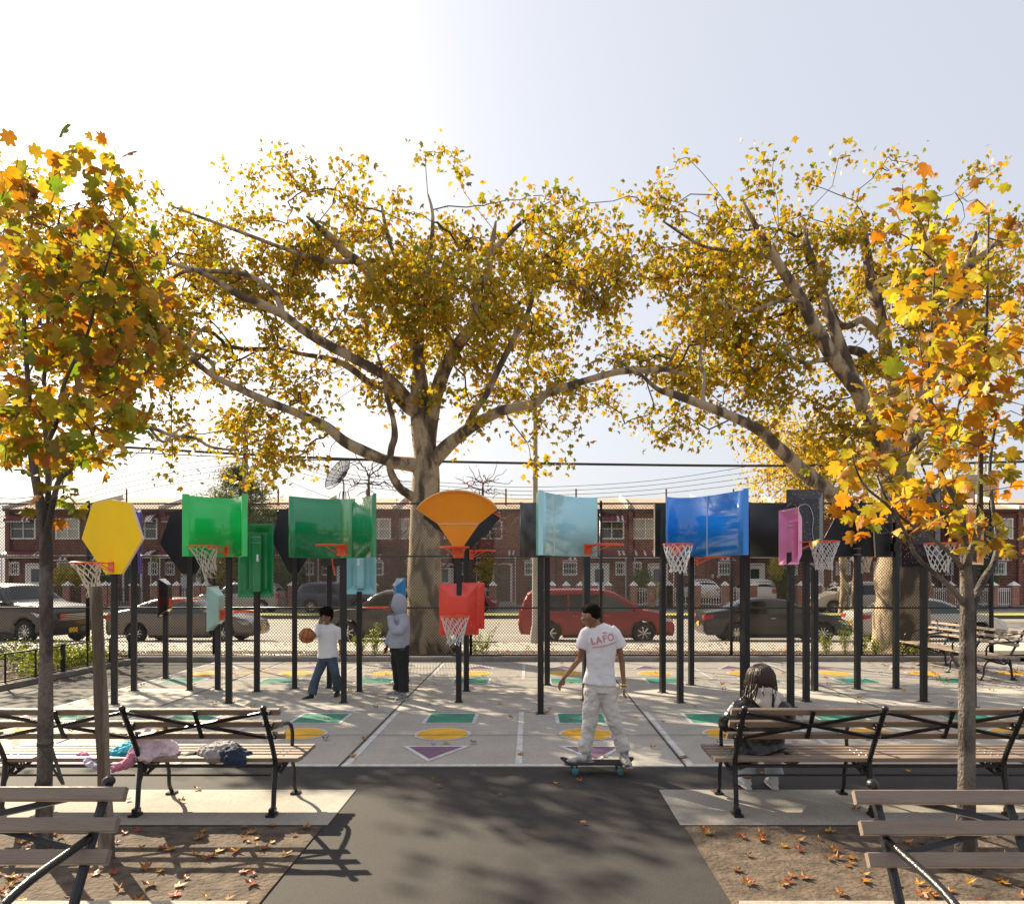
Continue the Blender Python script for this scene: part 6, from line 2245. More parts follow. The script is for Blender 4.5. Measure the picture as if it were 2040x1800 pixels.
# ------------------------------------------------ boy with the ball
YB = 11.95
def boy():
    base = P(648, 1388, YB)
    base.z = 0
    t = thing('person', 'smiling boy in white T-shirt and jeans bouncing a basketball', 'person', base, world_parts=True)
    sB = YB / F
    Q = lambda x, y, dy=0: P(x, y, YB + dy)
    b = MB()
    q, w = head(b, Q(649.5, 1228, -.06), R(-8), R(14), R(-4), .94, neck=Q(653, 1246))
    # torso, legs, arms in one body
    b.tube([Q(653, 1246), Q(653, 1256), Q(653, 1275), Q(653, 1298), Q(652, 1315)], [.075, .125, .12, .105, .115], n=16, rx=[.06, .075, .08, .075, .08], xdir=(1, 0, 0))
    L_ank, R_ank = Q(621, 1378, -.12), Q(672.5, 1370, .12)
    L_kn, R_kn = Q(632, 1344, -.10), Q(668, 1341, -.02)
    b.tube([Q(644, 1312), L_kn, L_ank], [.075, .052, .036], n=12)
    b.tube([Q(661, 1312), R_kn, R_ank], [.075, .052, .036], n=12)
    # arm over the ball, coming forward
    sh, el, wr = Q(634, 1252, -.02), Q(626, 1266, -.22), Q(616.5, 1253.5, -.40)
    b.tube([Q(645, 1252), sh, el, wr], [.05, .042, .034, .024], n=10)
    hand(b, wr, Vector((-.55, -.35, -.16)), Vector((.2, -.8, .3)), .82, .45, -1)
    sh2, el2, wr2 = Q(671, 1254, .02), Q(678.5, 1279, .06), Q(681, 1300, -.02)
    b.tube([Q(660, 1252), sh2, el2, wr2], [.05, .042, .034, .024], n=10)
    hand(b, wr2, Vector((.1, -.15, -1)), Vector((-.3, -.9, 0)), .82, .5)
    body = skinned(b, 'body', M_skin, t, .0075, 3)
    face_bits(t, w, .94, smile=True)
    b = MB()
    hc = Q(649.5, 1228, -.06)
    b.ell(hc + Vector((0, .015, .070)), (.112, .108, .098), None, 20, 14)
    b.ell(hc + Vector((0, .060, .015)), (.104, .070, .085), None, 16, 10)
    b.ell(hc + Vector((.078, .03, .018)), (.030, .05, .062), None, 10, 8)
    b.ell(hc + Vector((-.078, .03, .018)), (.030, .05, .062), None, 10, 8)
    skinned(b, 'hair', M_hair, t, .007, 1, .034, .022)
    # T-shirt
    b = MB()
    b.tube([Q(652.5, 1243.5, .01), Q(653, 1248), Q(653, 1256), Q(652, 1275), Q(652.5, 1296), Q(653.5, 1309)], [.085, .145, .165, .150, .165, .172], n=20, rx=[.066, .088, .105, .108, .115, .118], xdir=(1, 0, 0))
    b.tube([Q(646, 1251), Q(633, 1252, -.04), Q(628, 1261, -.13), Q(624.5, 1267, -.22)], [.075, .075, .076, .072], n=12)
    b.tube([Q(660, 1251), Q(671.5, 1255, .01), Q(676.5, 1272, .04)], [.07, .072, .068], n=12)
    skinned(b, 'tshirt', M_tee, t, .009, 3, .022, .13)
    MB().ring(Q(651.8, 1243.5, -.03), .066, .007, axis=(0, -.5, .9), n=24).build('collar', M_tee, t, smooth=True)
    b = MB()
    b.tube([Q(653, 1302), Q(652.5, 1316)], [.135, .14], n=16, rx=[.095, .10], xdir=(1, 0, 0))
    b.tube([Q(644, 1312), Q(638, 1330, -.06), L_kn, Q(626, 1362, -.11), Q(620.5, 1381, -.12)], [.088, .080, .072, .072, .082], n=14)
    b.tube([Q(661, 1312), Q(665, 1330, -.02), R_kn, Q(671, 1357, .06), R_ank + Vector((0, 0, -.02))], [.088, .080, .072, .070, .076], n=14)
    skinned(b, 'jeans', M_jean, t, .009, 2, .028, .09)
    for sa in ((Q(619.5, 1383, -.12), (-.6, -.75, 0), .92), (Q(672.5, 1374, .12), (.05, -1, 0), .92)):
        b, bs = MB(), MB()
        shoe(b, bs, *sa)
        sh_ = skinned(b, 'shoe', M_shoeb, t, .008, 2)
        bs.build('sole', M_shoeb, sh_, smooth=True)
    return t
boy()
# the ball
BY = 11.55
bc = P(611.5, 1265.5, BY)
br = 15.3 * BY / F
bt = thing('basketball', 'worn orange basketball under the boy\'s hand', 'ball', bc, world_parts=True)
MB().ell(bc, (br, br, br), None, 40, 24).build('cover', mat('ball_orange', (.40, .13, .035), .65, var=.25, vscale=16, bump=.5, bscale=160), bt, smooth=True)
b = MB()
qr = Matrix.Rotation(.35, 3, 'Y') @ Matrix.Rotation(.3, 3, 'X') @ Matrix.Rotation(.35, 3, 'Z')
for ax_, off in (((1, 0, 0), 0), ((0, 1, 0), 0), ((0, 0, 1), 0)):
    a_ = qr @ Vector(ax_)
    b.ring(bc, br, .0036, axis=a_, n=40, m=5)
for s in (-1, 1):
    a_ = qr @ Vector((0, 1, 0))
    pts = []
    for k in range(33):
        th = 2 * PI * k / 32
        v = Vector((math.cos(th) * .62, .0, math.sin(th)))
        v.x += s * .62
        v = Vector((s * (.62 + .12 * math.cos(2 * th)), math.cos(th), math.sin(th)))
        pts.append(bc + qr @ (v.normalized() * br))
    b.tube(pts, .0032, n=5)
b.build('seam', M_trim, bt, smooth=True)

# ------------------------------------------------ hooded boy
YH = 11.75
def hooded():
    base = P(797, 1388, YH)
    base.z = 0
    t = thing('person', 'person in pale grey hoodie and black trousers holding a bare ring', 'person', base, world_parts=True)
    Q = lambda x, y, dy=0: P(x, y, YH + dy)
    b = MB()
    q, w = head(b, Q(786, 1206, 0), R(-78), R(10), 0, 1.0, neck=Q(794, 1226))
    b.tube([Q(794, 1226), Q(796, 1238), Q(796, 1262), Q(797, 1286), Q(797, 1296)], [.07, .11, .12, .11, .10], n=16, rx=[.07, .15, .15, .12, .10], xdir=(1, 0, 0))
    b.tube([Q(798, 1292, -.07), Q(801, 1335, -.06), Q(804, 1376, -.10)], [.085, .06, .042], n=12)
    b.tube([Q(793, 1292, .07), Q(793, 1335, .05), Q(793, 1372, .12)], [.085, .06, .042], n=12)
    wr = Q(777, 1222, -.20)
    b.tube([Q(804, 1238, -.14), Q(789, 1256, -.24), wr], [.045, .038, .026], n=10)
    hand(b, wr, Vector((-.05, .05, 1)), Vector((-1, 0, 0)), .9, 1.0, -1)
    wr2 = Q(771, 1287, .12)
    b.tube([Q(790, 1240, .16), Q(778, 1266, .16), wr2], [.045, .038, .028], n=10)
    hand(b, wr2, Vector((-.2, -.1, -1)), Vector((-.6, -.8, 0)), .95, .6, 1)
    skinned(b, 'body', M_skin2, t, .0075, 3)
    # hoodie
    b = MB()
    b.tube([Q(795, 1222), Q(797, 1232), Q(797, 1248), Q(796, 1268), Q(794, 1282), Q(794, 1289)], [.10, .145, .158, .165, .172, .160], n=20, rx=[.10, .165, .185, .18, .18, .165], xdir=(1, 0, 0))
    b.tube([Q(803, 1234, -.10), Q(803, 1246, -.18), Q(795, 1257, -.23), Q(787, 1258, -.25), Q(780, 1243, -.24), Q(777, 1226, -.21)], [.085, .084, .078, .068, .058, .050], n=14)
    b.tube([Q(792, 1234, .13), Q(783, 1256, .17), Q(775, 1272, .15), Q(771, 1285, .13)], [.08, .07, .06, .048], n=12)
    b.tube([Q(788, 1222, .02), Q(797, 1224, .02), Q(803, 1229, .02)], [.075, .10, .08], n=12)
    skinned(b, 'hoodie', M_grey, t, .009, 3, .020, .11)
    # hood: open shell towards the face
    hb = MB()
    c = Q(790, 1205, 0)
    rows = []
    for i in range(13):
        th = PI * (.02 + .98 * i / 12)
        row = []
        for j in range(19):
            ph = R(-128 + 256 * j / 18)
            # local: x towards the back of the head, opening towards -x
            rr_ = Vector((math.sin(th) * math.cos(ph) * .150, math.sin(th) * math.sin(ph) * .118, math.cos(th) * .175))
            if rr_.z < -.05:
                rr_.x = rr_.x * .85 + .02
                rr_.y *= .9
            row.append(c + Matrix.Rotation(R(12), 3, 'Z') @ rr_ + Vector((.015 if rr_.z > 0 else .0, 0, 0)))
        rows.append(row)
    hb.grid(rows)
    ho = hb.build('hood', M_grey, t, smooth=True)
    so = ho.modifiers.new('s', 'SOLIDIFY')
    so.thickness = .022
    so.offset = -1
    sub = ho.modifiers.new('u', 'SUBSURF')
    sub.levels = sub.render_levels = 1
    # pocket
    MB().box(Q(792, 1270, -.165), (.20, .03, .14)).build('pocket', M_grey, t)
    b = MB()
    b.tube([Q(796, 1272), Q(796, 1298)], [.150, .158], n=16, rx=[.148, .15], xdir=(1, 0, 0))
    b.tube([Q(799, 1294, -.07), Q(802, 1318, -.07), Q(803, 1340, -.07), Q(805, 1362, -.09), Q(804, 1377, -.10)], [.125, .105, .088, .082, .090], n=14)
    b.tube([Q(793, 1294, .07), Q(791, 1318, .06), Q(793, 1340, .06), Q(794, 1360, .10), Q(793, 1372, .12)], [.12, .10, .085, .08, .085], n=14)
    skinned(b, 'trousers', M_blk, t, .009, 2, .03, .08)
    for sa in ((Q(803, 1381, -.10), (-.35, -.9, 0), 1.12), (Q(795, 1373, .12), (-1, -.25, 0), 1.12)):
        b, bs = MB(), MB()
        shoe(b, bs, *sa)
        sh_ = skinned(b, 'shoe', M_shoeg, t, .008, 2)
        bs.build('sole', M_sole, sh_, smooth=True)
hooded()

# ------------------------------------------------ skateboarder
YK = 7.40
def skater():
    base = P(1187, 1537, YK)
    base.z = 0
    t = thing('person', 'skateboarder in white T-shirt and cream trousers seen from behind', 'person', base, world_parts=True)
    Q = lambda x, y, dy=0: P(x, y, YK + dy)
    b = MB()
    q, w = head(b, Q(1177, 1225, 0), R(-118), R(10), R(-6), .98, neck=Q(1191, 1252, 0))
    b.tube([Q(1192, 1247), Q(1194, 1262), Q(1196, 1285), Q(1196, 1330), Q(1195, 1366)], [.05, .12, .13, .105, .115], n=16, rx=[.05, .07, .085, .075, .085], xdir=(1, 0, 0))
    Lk, La = Q(1176, 1432, .0), Q(1167, 1494, .0)
    Rk, Ra = Q(1221, 1428, -.02), Q(1243, 1494, -.02)
    b.tube([Q(1183, 1368), Lk, La], [.07, .045, .034], n=12)
    b.tube([Q(1208, 1368), Rk, Ra], [.07, .045, .034], n=12)
    wl = Q(1124, 1349, -.06)
    b.tube([Q(1172, 1262), Q(1163, 1276), Q(1155, 1312, .03), wl], [.05, .038, .032, .021], n=10)
    hand(b, wl, Vector((-.55, -.1, -.85)), Vector((.5, .6, -.2)), .95, .5, 1)
    wr = Q(1243, 1366, 0)
    b.tube([Q(1218, 1262), Q(1230, 1276), Q(1239, 1318, .03), wr], [.05, .038, .031, .021], n=10)
    hand(b, wr, Vector((-.05, 0, -1)), Vector((-.3, -.9, .1)), .92, .8, -1)
    skinned(b, 'body', M_skin, t, .007, 3)
    face_bits(t, w, .98)
    b = MB()
    b.ell(w(0, .014, .042), (.080, .096, .080), q, 20, 14)
    b.ell(w(0, .048, .005), (.074, .058, .064), q, 16, 10)
    b.ell(w(0, -.040, .076), (.058, .050, .034), q, 12, 8)
    skinned(b, 'hair', M_hair, t, .006, 2, .010, .03)
    b = MB()
    b.tube([Q(1192, 1244), Q(1194, 1250), Q(1195, 1258), Q(1196, 1275), Q(1197, 1300), Q(1196, 1330), Q(1195, 1352), Q(1194, 1363)], [.062, .115, .160, .172, .150, .140, .160, .172], n=22, rx=[.055, .075, .092, .105, .10, .096, .108, .114], xdir=(1, .0, 0))
    b.tube([Q(1178, 1256), Q(1168, 1262), Q(1162, 1276), Q(1157, 1291)], [.07, .070, .066, .066], n=12)
    b.tube([Q(1214, 1256), Q(1224, 1263), Q(1232, 1276), Q(1236, 1290)], [.07, .070, .066, .066], n=12)
    tee = skinned(b, 'tshirt', M_tee2, t, .008, 4, .026, .12)
    # print on the back
    cu = bpy.data.curves.new('print', 'FONT')
    cu.body = 'LAFO'
    cu.size = .155
    cu.align_x = 'CENTER'
    cu.space_character = 1.25
    cu.offset = .004
    ob = bpy.data.objects.new('tmp', cu)
    col.objects.link(ob)
    dg = bpy.context.evaluated_depsgraph_get()
    me = bpy.data.meshes.new_from_object(ob.evaluated_get(dg))
    bpy.data.objects.remove(ob)
    bm = bmesh.new()
    bm.from_mesh(me)
    bmesh.ops.triangulate(bm, faces=bm.faces)
    # underline of small marks and the bar over the third letter
    for k in range(22):
        x = -.215 + k * .0205
        vs = [bm.verts.new((x + dx, -.052 + dz - .012 * math.cos(x * 6), 0)) for dx, dz in ((0, 0), (.013, 0), (.013, .020), (0, .020))]
        bm.faces.new(vs)
    vs = [bm.verts.new(v) for v in ((.02, .135, 0), (.095, .135, 0), (.095, .152, 0), (.02, .152, 0))]
    bm.faces.new(vs)
    for _ in range(3):
        bmesh.ops.subdivide_edges(bm, edges=[e for e in bm.edges if e.calc_length() > .02], cuts=1)
    qt = Matrix.Rotation(R(-12), 3, 'Y')
    o = Q(1204, 1281, -.20)
    for v in bm.verts:
        p = qt @ Vector((v.co.x * .54, 0, v.co.y * .62))
        v.co = o + p
        v.co -= base
    bm.to_mesh(me)
    bm.free()
    me.materials.clear()
    me.materials.append(mat('print_red', (.58, .22, .28), .8))
    po = bpy.data.objects.new('shirt_print', me)
    col.objects.link(po)
    po.parent = t
    sw = po.modifiers.new('w', 'SHRINKWRAP')
    sw.target = tee
    sw.wrap_method = 'PROJECT'
    sw.use_project_y = True
    sw.use_positive_direction = True
    sw.use_negative_direction = True
    sw.offset = .004
    sw.wrap_mode = 'ABOVE_SURFACE'
    b = MB()
    b.tube([Q(1195, 1357), Q(1195, 1378)], [.148, .158], n=18, rx=[.10, .11], xdir=(1, 0, 0))
    b.tube([Q(1182, 1372), Q(1179, 1400), Lk, Q(1171, 1462), Q(1166, 1488), Q(1166, 1497)], [.098, .088, .078, .068, .074, .070], n=16)
    b.tube([Q(1208, 1372), Q(1214, 1400), Rk, Q(1231, 1462), Q(1241, 1488), Q(1243, 1494)], [.098, .088, .076, .067, .074, .070], n=16)
    skinned(b, 'trousers', M_cream, t, .008, 2, .030, .07)
    for sa in ((Q(1168, 1501, .0), (-1, -.25, 0), 1.12), (Q(1243, 1501, -.0), (.12, -1, 0), 1.12)):
        b, bs = MB(), MB()
        shoe(b, bs, *sa)
        sh_ = skinned(b, 'shoe', M_shoew, t, .007, 2)
        bs.build('sole', M_shoew, sh_, smooth=True)
    b = MB()
    for i, m in enumerate((mat('band_yellow', (.75, .6, .03), .5), mat('band_blue', (.02, .06, .35), .5), mat('band_yellow', (.75, .6, .03), .5))):
        MB().lathe(Q(1242.5, 1363 + i * 3.0, 0), [(.030, -.008), (.033, 0), (.030, .008)], n=18).build('wristband', m, t, smooth=True)
skater()
sk = thing('skateboard', 'dark skateboard rolling under the white trainers', 'skateboard', P(1189, 1540, 7.40) * Vector((1, 1, 0)) if False else Vector((P(1189, 1540, 7.40).x, 7.40, 0)), world_parts=True)
cx_ = P(1189, 1515, 7.40).x
b = MB()
rows = []
for i in range(21):
    u = -1 + i / 10
    x = cx_ + u * .365
    z = .105 + .045 * max(0, abs(u) - .72) / .28
    wd = .10 * math.sqrt(max(.02, 1 - max(0, (abs(u) - .76) / .24) ** 2))
    rows.append([Vector((x, 7.38 - wd + 2 * wd * j / 6, z + .006 * abs(j - 3) / 3)) for j in range(7)])
b.grid(rows)
dk = b.build('deck', mat('grip_tape', (.016, .014, .014), .9), sk, smooth=True)
so = dk.modifiers.new('s', 'SOLIDIFY')
so.thickness = .012
so.offset = 1
for e in (-1, 1):
    x = cx_ + e * .225
    b = MB().box((x, 7.38, .086), (.06, .07, .016))
    b.tube([(x, 7.30, .052), (x, 7.46, .052)], .012, n=8)
    b.bar((x, 7.38, .08), (x, 7.38, .052), .03)
    tr_ = b.build('truck', M_bolt, sk)
    for s in (-1, 1):
        MB().lathe((x, 7.38 + s * .095, .035), [(0, -.018), (.024, -.020), (.034, -.014), (.034, .014), (.024, .020), (0, .018)], axis=(0, 1, 0), n=20).build('wheel', mat('wheel_teal', (.04, .16, .19), .4), tr_, smooth='a')

# ------------------------------------------------ girl on the bench
YG = 6.38
def girl():
    base = Vector((P(1516, 0, YG).x, YG, 0))
    t = thing('person', 'long-haired person in black jacket with cream hood sitting on the right bench', 'person', base, world_parts=True)
    Q = lambda x, y, dy=0: P(x, y, YG + dy)
    b = MB()
    q, w = head(b, Q(1516, 1362, .06), R(172), R(12), 0, 1.0, neck=Q(1518, 1396))
    b.tube([Q(1518, 1390), Q(1517, 1410), Q(1515, 1440), Q(1514, 1480), Q(1514, 1505)], [.06, .14, .14, .13, .15], n=16, rx=[.05, .08, .09, .10, .11], xdir=(1, 0, 0))
    for s, ex in ((-1, 1487), (1, 1541)):
        kn = Q(ex, 1500, .46)
        kn.z = .50
        ft = Vector((kn.x, kn.y + .02, .10)) if s == 1 else Vector((kn.x, kn.y - .02, .10))
        hp_ = Q(ex + 6 * -s, 1500, .02)
        hp_.z = .53
        b.tube([hp_, kn], [.085, .06], n=12)
        b.tube([kn, ft], [.055, .04], n=12)
    b.tube([Q(1480, 1405), Q(1455, 1436, .0), Vector(Q(1478, 1450, .28))], [.05, .042, .03], n=10)
    hand(b, Q(1479, 1452, .28), Vector((.6, .6, -.1)), Vector((0, .4, 1)), .9, .6)
    b.tube([Q(1556, 1405), Q(1572, 1436, .04), Vector(Q(1552, 1452, .30))], [.05, .042, .03], n=10)
    hand(b, Q(1550, 1452, .30), Vector((-.6, .6, -.1)), Vector((0, .4, 1)), .9, .6)
    skinned(b, 'body', M_skin, t, .009, 3)
    face_bits(t, w, 1.0)
    # jacket
    M_leather = mat('black_jacket', (.012, .013, .016), .33, bump=.5, bscale=9, coat=.1)
    b = MB()
    b.tube([Q(1518, 1397), Q(1517, 1404), Q(1515, 1420), Q(1512, 1450), Q(1512, 1480), Q(1514, 1500), Q(1520, 1511, -.02)], [.10, .19, .235, .225, .22, .245, .24], n=22, rx=[.08, .11, .125, .13, .13, .14, .13], xdir=(1, 0, 0))
    b.tube([Q(1492, 1404), Q(1472, 1412), Q(1456, 1432), Q(1447, 1440, .02), Q(1464, 1447, .16), Q(1480, 1450, .27)], [.085, .09, .082, .078, .068, .05], n=14)
    b.tube([Q(1545, 1404), Q(1560, 1414), Q(1570, 1436, .02), Q(1560, 1450, .2), Q(1552, 1450, .28)], [.085, .088, .08, .066, .05], n=14)
    b.ell(Q(1574, 1509, -.04), (.11, .10, .05), None, 12, 8)
    b.ell(Q(1470, 1505, -.02), (.10, .10, .07), None, 12, 8)
    skinned(b, 'jacket', M_leather, t, .010, 3, .035, .09)
    # cream hood lying on the back
    b = MB()
    b.tube([Q(1492, 1388, -.02), Q(1508, 1380, -.07), Q(1530, 1380, -.08), Q(1552, 1388, -.04), Q(1560, 1396, -.0)], [.035, .05, .055, .045, .03], n=12)
    b.tube([Q(1520, 1384, -.05), Q(1532, 1394, -.11), Q(1538, 1404, -.13), Q(1540, 1413, -.12)], [.115, .115, .085, .030], n=16, rx=[.05, .045, .04, .03], xdir=(1, 0, 0))
    skinned(b, 'hood', mat('cream_fleece', (.50, .46, .42), .95, bump=.3, bscale=40), t, .009, 3, .015, .08)
    MB().tube([Q(1540, 1381, -.155), Q(1541, 1392, -.175), Q(1540, 1402, -.18), Q(1540, 1408, -.172)], [.011, .011, .011, .011], n=6, rx=[.004] * 4, xdir=(1, 0, 0)).build('hood_tab', M_blk, t, smooth=True)
    # hair
    b = MB()
    b.ell(Q(1516, 1352, .03), (.108, .110, .112), None, 18, 12)
    b.tube([Q(1516, 1350, .02), Q(1515, 1368, .01), Q(1513, 1384, -.03)], [.105, .108, .095], n=16, rx=[.10, .095, .06], xdir=(1, 0, 0))
    hm = mat('hair_brown', (.034, .019, .012), .42, bump=.6, bscale=40, stretch=(1, 1, .10), spec=.4)
    skinned(b, 'hair', hm, t, .008, 3, .008, .05)
    rr = random.Random(8)
    b = MB()
    hc = Q(1516, 1352, .03)
    for k in range(640):
        a = rr.uniform(-1.9, 1.9)
        dirv = Vector((math.sin(a), -math.cos(a), 0))
        t0 = rr.uniform(2, 35)
        ln = rr.uniform(.10, .20) * (1.25 if math.sin(a) < -.2 else 1) + (.06 if rr.random() < .12 else 0)
        ph, am = rr.uniform(0, 6), rr.uniform(.004, .016)
        R_ = rr.uniform(.98, 1.07)
        pts = []
        for i in range(5):
            th = R(t0 + (92 - t0) * i / 4)
            pts.append(hc + Vector((dirv.x * .121 * math.sin(th), dirv.y * .126 * math.sin(th) + .01, .125 * math.cos(th))) * R_)
        e = pts[-1]
        for i in range(1, 8):
            u = i / 7
            sw = am * math.sin(ph + u * 9) * (.4 + u)
            pts.append(e + Vector((dirv.x * .012 * u - .018 * u * (1 if dirv.x < 0 else .2) + sw, dirv.y * -.018 * u + sw * .5, -ln * u)))
        n_ = len(pts)
        r0 = rr.uniform(.0028, .0055)
        b.tube(pts, [r0 * (1 - .75 * max(0, (i - 5) / 7)) for i in range(n_)], n=4)
    for k in range(12):
        x0 = rr.choice([rr.uniform(1491, 1514), rr.uniform(1491, 1526), rr.uniform(1500, 1545)])
        ln = rr.uniform(20, 36) * (1.15 if x0 < 1512 else .85)
        ph, am = rr.uniform(0, 6), rr.uniform(.8, 2.2)
        pts = [Q(x0 - 7 * u * (1 if x0 < 1512 else -.1) + am * math.sin(ph + u * 8) * u, 1366 + ln * u, -.125 - .075 * math.sin(min(1, u * 1.1) * 2.2)) for u in [i / 9 for i in range(10)]]
        r0 = rr.uniform(.003, .006)
        b.tube(pts, [r0 * (1 - .8 * (i / 9) ** 2) for i in range(10)], n=4)
    for k in range(26):
        x0 = rr.uniform(1488, 1512)
        ph, am = rr.uniform(0, 6), rr.uniform(1.0, 2.6)
        ln = rr.uniform(28, 50)
        dr = rr.uniform(4, 13)
        pts = [Q(x0 - dr * u + am * math.sin(ph + u * 9) * u, 1362 + ln * u, -.10 - .11 * math.sin(min(1, u * 1.1) * 1.7)) for u in [i / 10 for i in range(11)]]
        r0 = rr.uniform(.003, .0062)
        b.tube(pts, [r0 * (1 - .85 * (i / 10) ** 2) for i in range(11)], n=4)
    b.build('hair_strands', hm, t, smooth=True)
    # jeans and shoes
    lj = mat('light_denim', (.36, .42, .47), .85, bump=.4, bscale=10, var=.15, vscale=6)
    b = MB()
    for s, ex in ((-1, 1487), (1, 1541)):
        kn = Q(ex, 1500, .46)
        kn.z = .50
        b.tube([Q(ex - 6 * s, 1505, .02), kn], [.10, .078], n=14)
        b.tube([kn, Vector((kn.x, kn.y, .30)), Vector((kn.x + .005, kn.y, .13))], [.078, .076, .085], n=14)
    skinned(b, 'jeans', lj, t, .010, 2, .02, .09)
    for s, ex in ((-1, 1487), (1, 1541)):
        kn = Q(ex, 1500, .46)
        b, bs = MB(), MB()
        shoe(b, bs, Vector((kn.x, kn.y, .10)), (.05 * s, 1, 0), 1.05)
        sh_ = skinned(b, 'shoe', M_sole, t, .008, 2)
        bs.build('sole', M_sole, sh_, smooth=True)
girl()

# ------------------------------------------------ clothes on the left bench
def cloth(name, label, parts, m_list, cat='clothing', vox=.007, wr=.045, ws=.04):
    o = parts[0][0][0][0][0]
    t = thing(name, label, cat, Vector(o), world_parts=True)
    for i, (tubes, m, nm) in enumerate(parts):
        b = MB()
        for pts in tubes:
            P3 = [Vector(q[0]) for q in pts]
            b.tube(P3, [q[1] for q in pts], n=12, rx=[q[2] for q in pts], xdir=(1, 0, 0) if abs(P3[-1].x - P3[0].x) < abs(P3[-1].y - P3[0].y) + .02 else (0, 1, 0))
        skinned(b, nm, m, t, vox, 2, wr, ws)
    return t
def S(px, py, Y=6.25):
    return P(px, py, Y)
pinkc = mat('pink_cloth', (.62, .22, .34), .85, bump=.4, bscale=14)
cyanc = mat('cyan_cloth', (.02, .36, .48), .8, bump=.3, bscale=14)
whitec = mat('lilac_cloth', (.52, .46, .58), .85, bump=.4, bscale=14)
palep = mat('pale_pink_cloth', (.72, .58, .66), .85, bump=.45, bscale=12)
greyc = mat('grey_cloth', (.34, .32, .32), .9, bump=.4, bscale=14)
navyc = mat('navy_cloth', (.02, .035, .07), .85, bump=.4, bscale=14)
cloth('jacket', 'pink, white and turquoise jacket draped over the left bench seat', [
    ([[(S(156, 1505), .03, .03), (S(166, 1507), .055, .04), (S(178, 1512), .06, .035), (S(190, 1518, 6.2), .05, .03)]], pinkc, 'sleeve'),
    ([[(S(176, 1514, 6.15), .05, .03), (S(188, 1524, 6.1), .06, .02), (S(196, 1530, 6.08), .05, .02)]], whitec, 'sleeve_panel'),
    ([[(S(216, 1512, 6.3), .10, .035), (S(232, 1500, 6.35), .16, .05), (S(252, 1494, 6.35), .15, .07), (S(262, 1490, 6.4), .10, .06)]], cyanc, 'front_panel'),
    ([[(S(224, 1530, 6.1), .03, .03), (S(242, 1526, 6.1), .05, .035), (S(258, 1516, 6.12), .06, .04), (S(266, 1504, 6.15), .05, .05)]], pinkc, 'hem_panel'),
], None)
cloth('sweatshirt', 'pale pink hooded sweatshirt heaped against the bench back', [
    ([[(S(268, 1506, 6.3), .10, .05), (S(288, 1496, 6.3), .18, .10), (S(312, 1492, 6.3), .20, .12), (S(334, 1497, 6.3), .16, .085), (S(348, 1506, 6.3), .08, .03)],
      [(S(268, 1468, 6.15), .05, .04), (S(290, 1466, 6.2), .08, .06), (S(320, 1468, 6.2), .08, .06), (S(326, 1490, 6.25), .09, .08)],
      [(S(284, 1515, 6.12), .05, .03), (S(290, 1500, 6.15), .08, .07), (S(300, 1480, 6.2), .09, .09)]], palep, 'body'),
    ([[(S(262, 1512, 6.22), .05, .03), (S(272, 1498, 6.2), .05, .06), (S(276, 1486, 6.2), .05, .05)]], whitec, 'lining'),
], None)
cloth('sweatshirt', 'black sleeve and top lying flat on the bench seat', [
    ([[(S(304, 1514, 6.2), .08, .016), (S(335, 1512, 6.22), .08, .018), (S(362, 1508, 6.25), .07, .02), (S(380, 1504, 6.3), .05, .03), (S(391, 1504, 6.3), .035, .035)]], M_blk, 'sleeve'),
], None, wr=.01)
cloth('sweatshirt', 'grey and navy sweatshirt crumpled near the right end of the left bench', [
    ([[(S(402, 1486, 6.4), .02, .02), (S(414, 1494, 6.35), .10, .05), (S(432, 1498, 6.3), .16, .085), (S(452, 1496, 6.3), .16, .09), (S(466, 1490, 6.35), .10, .06)],
      [(S(414, 1508, 6.2), .06, .03), (S(432, 1510, 6.2), .07, .035), (S(450, 1504, 6.2), .07, .06)]], greyc, 'torso'),
    ([[(S(452, 1500, 6.15), .08, .07), (S(468, 1508, 6.1), .10, .08), (S(480, 1518, 6.08), .06, .05), (S(486, 1524, 6.08), .03, .03)],
      [(S(462, 1496, 6.3), .08, .08), (S(486, 1504, 6.3), .07, .045), (S(508, 1510, 6.3), .04, .02)]], navyc, 'hood'),
], None)
# ================================================================ BACKGROUND PLANTS, LEAF LITTER
L_lit = leaf_mat('litter_leaves', ['#8a5418', '#b07a20', '#6a3c14', '#c89a2a', '#94501a', '#a8441a'], .2)
L_weed = leaf_mat('weed_leaves', ['#6f8c1e', '#9cae24', '#b8b82a', '#7c9a20'], .4)
L_con = leaf_mat('conifer_needles', ['#54663a', '#6a7c42', '#48582e', '#808c4c'], .35)
L_shr = leaf_mat('shrub_green', ['#55652c', '#6a7a34', '#44541f'], .3)
L_shy = leaf_mat('shrub_yellow', ['#c8b83a', '#b0a42c', '#e0cc48', '#8c9028'], .4)
L_red = leaf_mat('red_shrub_leaves', ['#8a2c1c', '#a83c20', '#c25a28', '#6e2a1c', '#a06a2a'], .35)
QUAD = np.array([(0, -.5, 0), (.28, -.05, .05), (0, .5, 0), (-.28, -.05, .05), (0, 0, -.03)])
NEED = np.array([(0, -.5, 0), (.10, 0, .02), (0, .5, 0), (-.10, 0, .02), (0, 0, -.01)])
rl_ = np.random.default_rng(77)
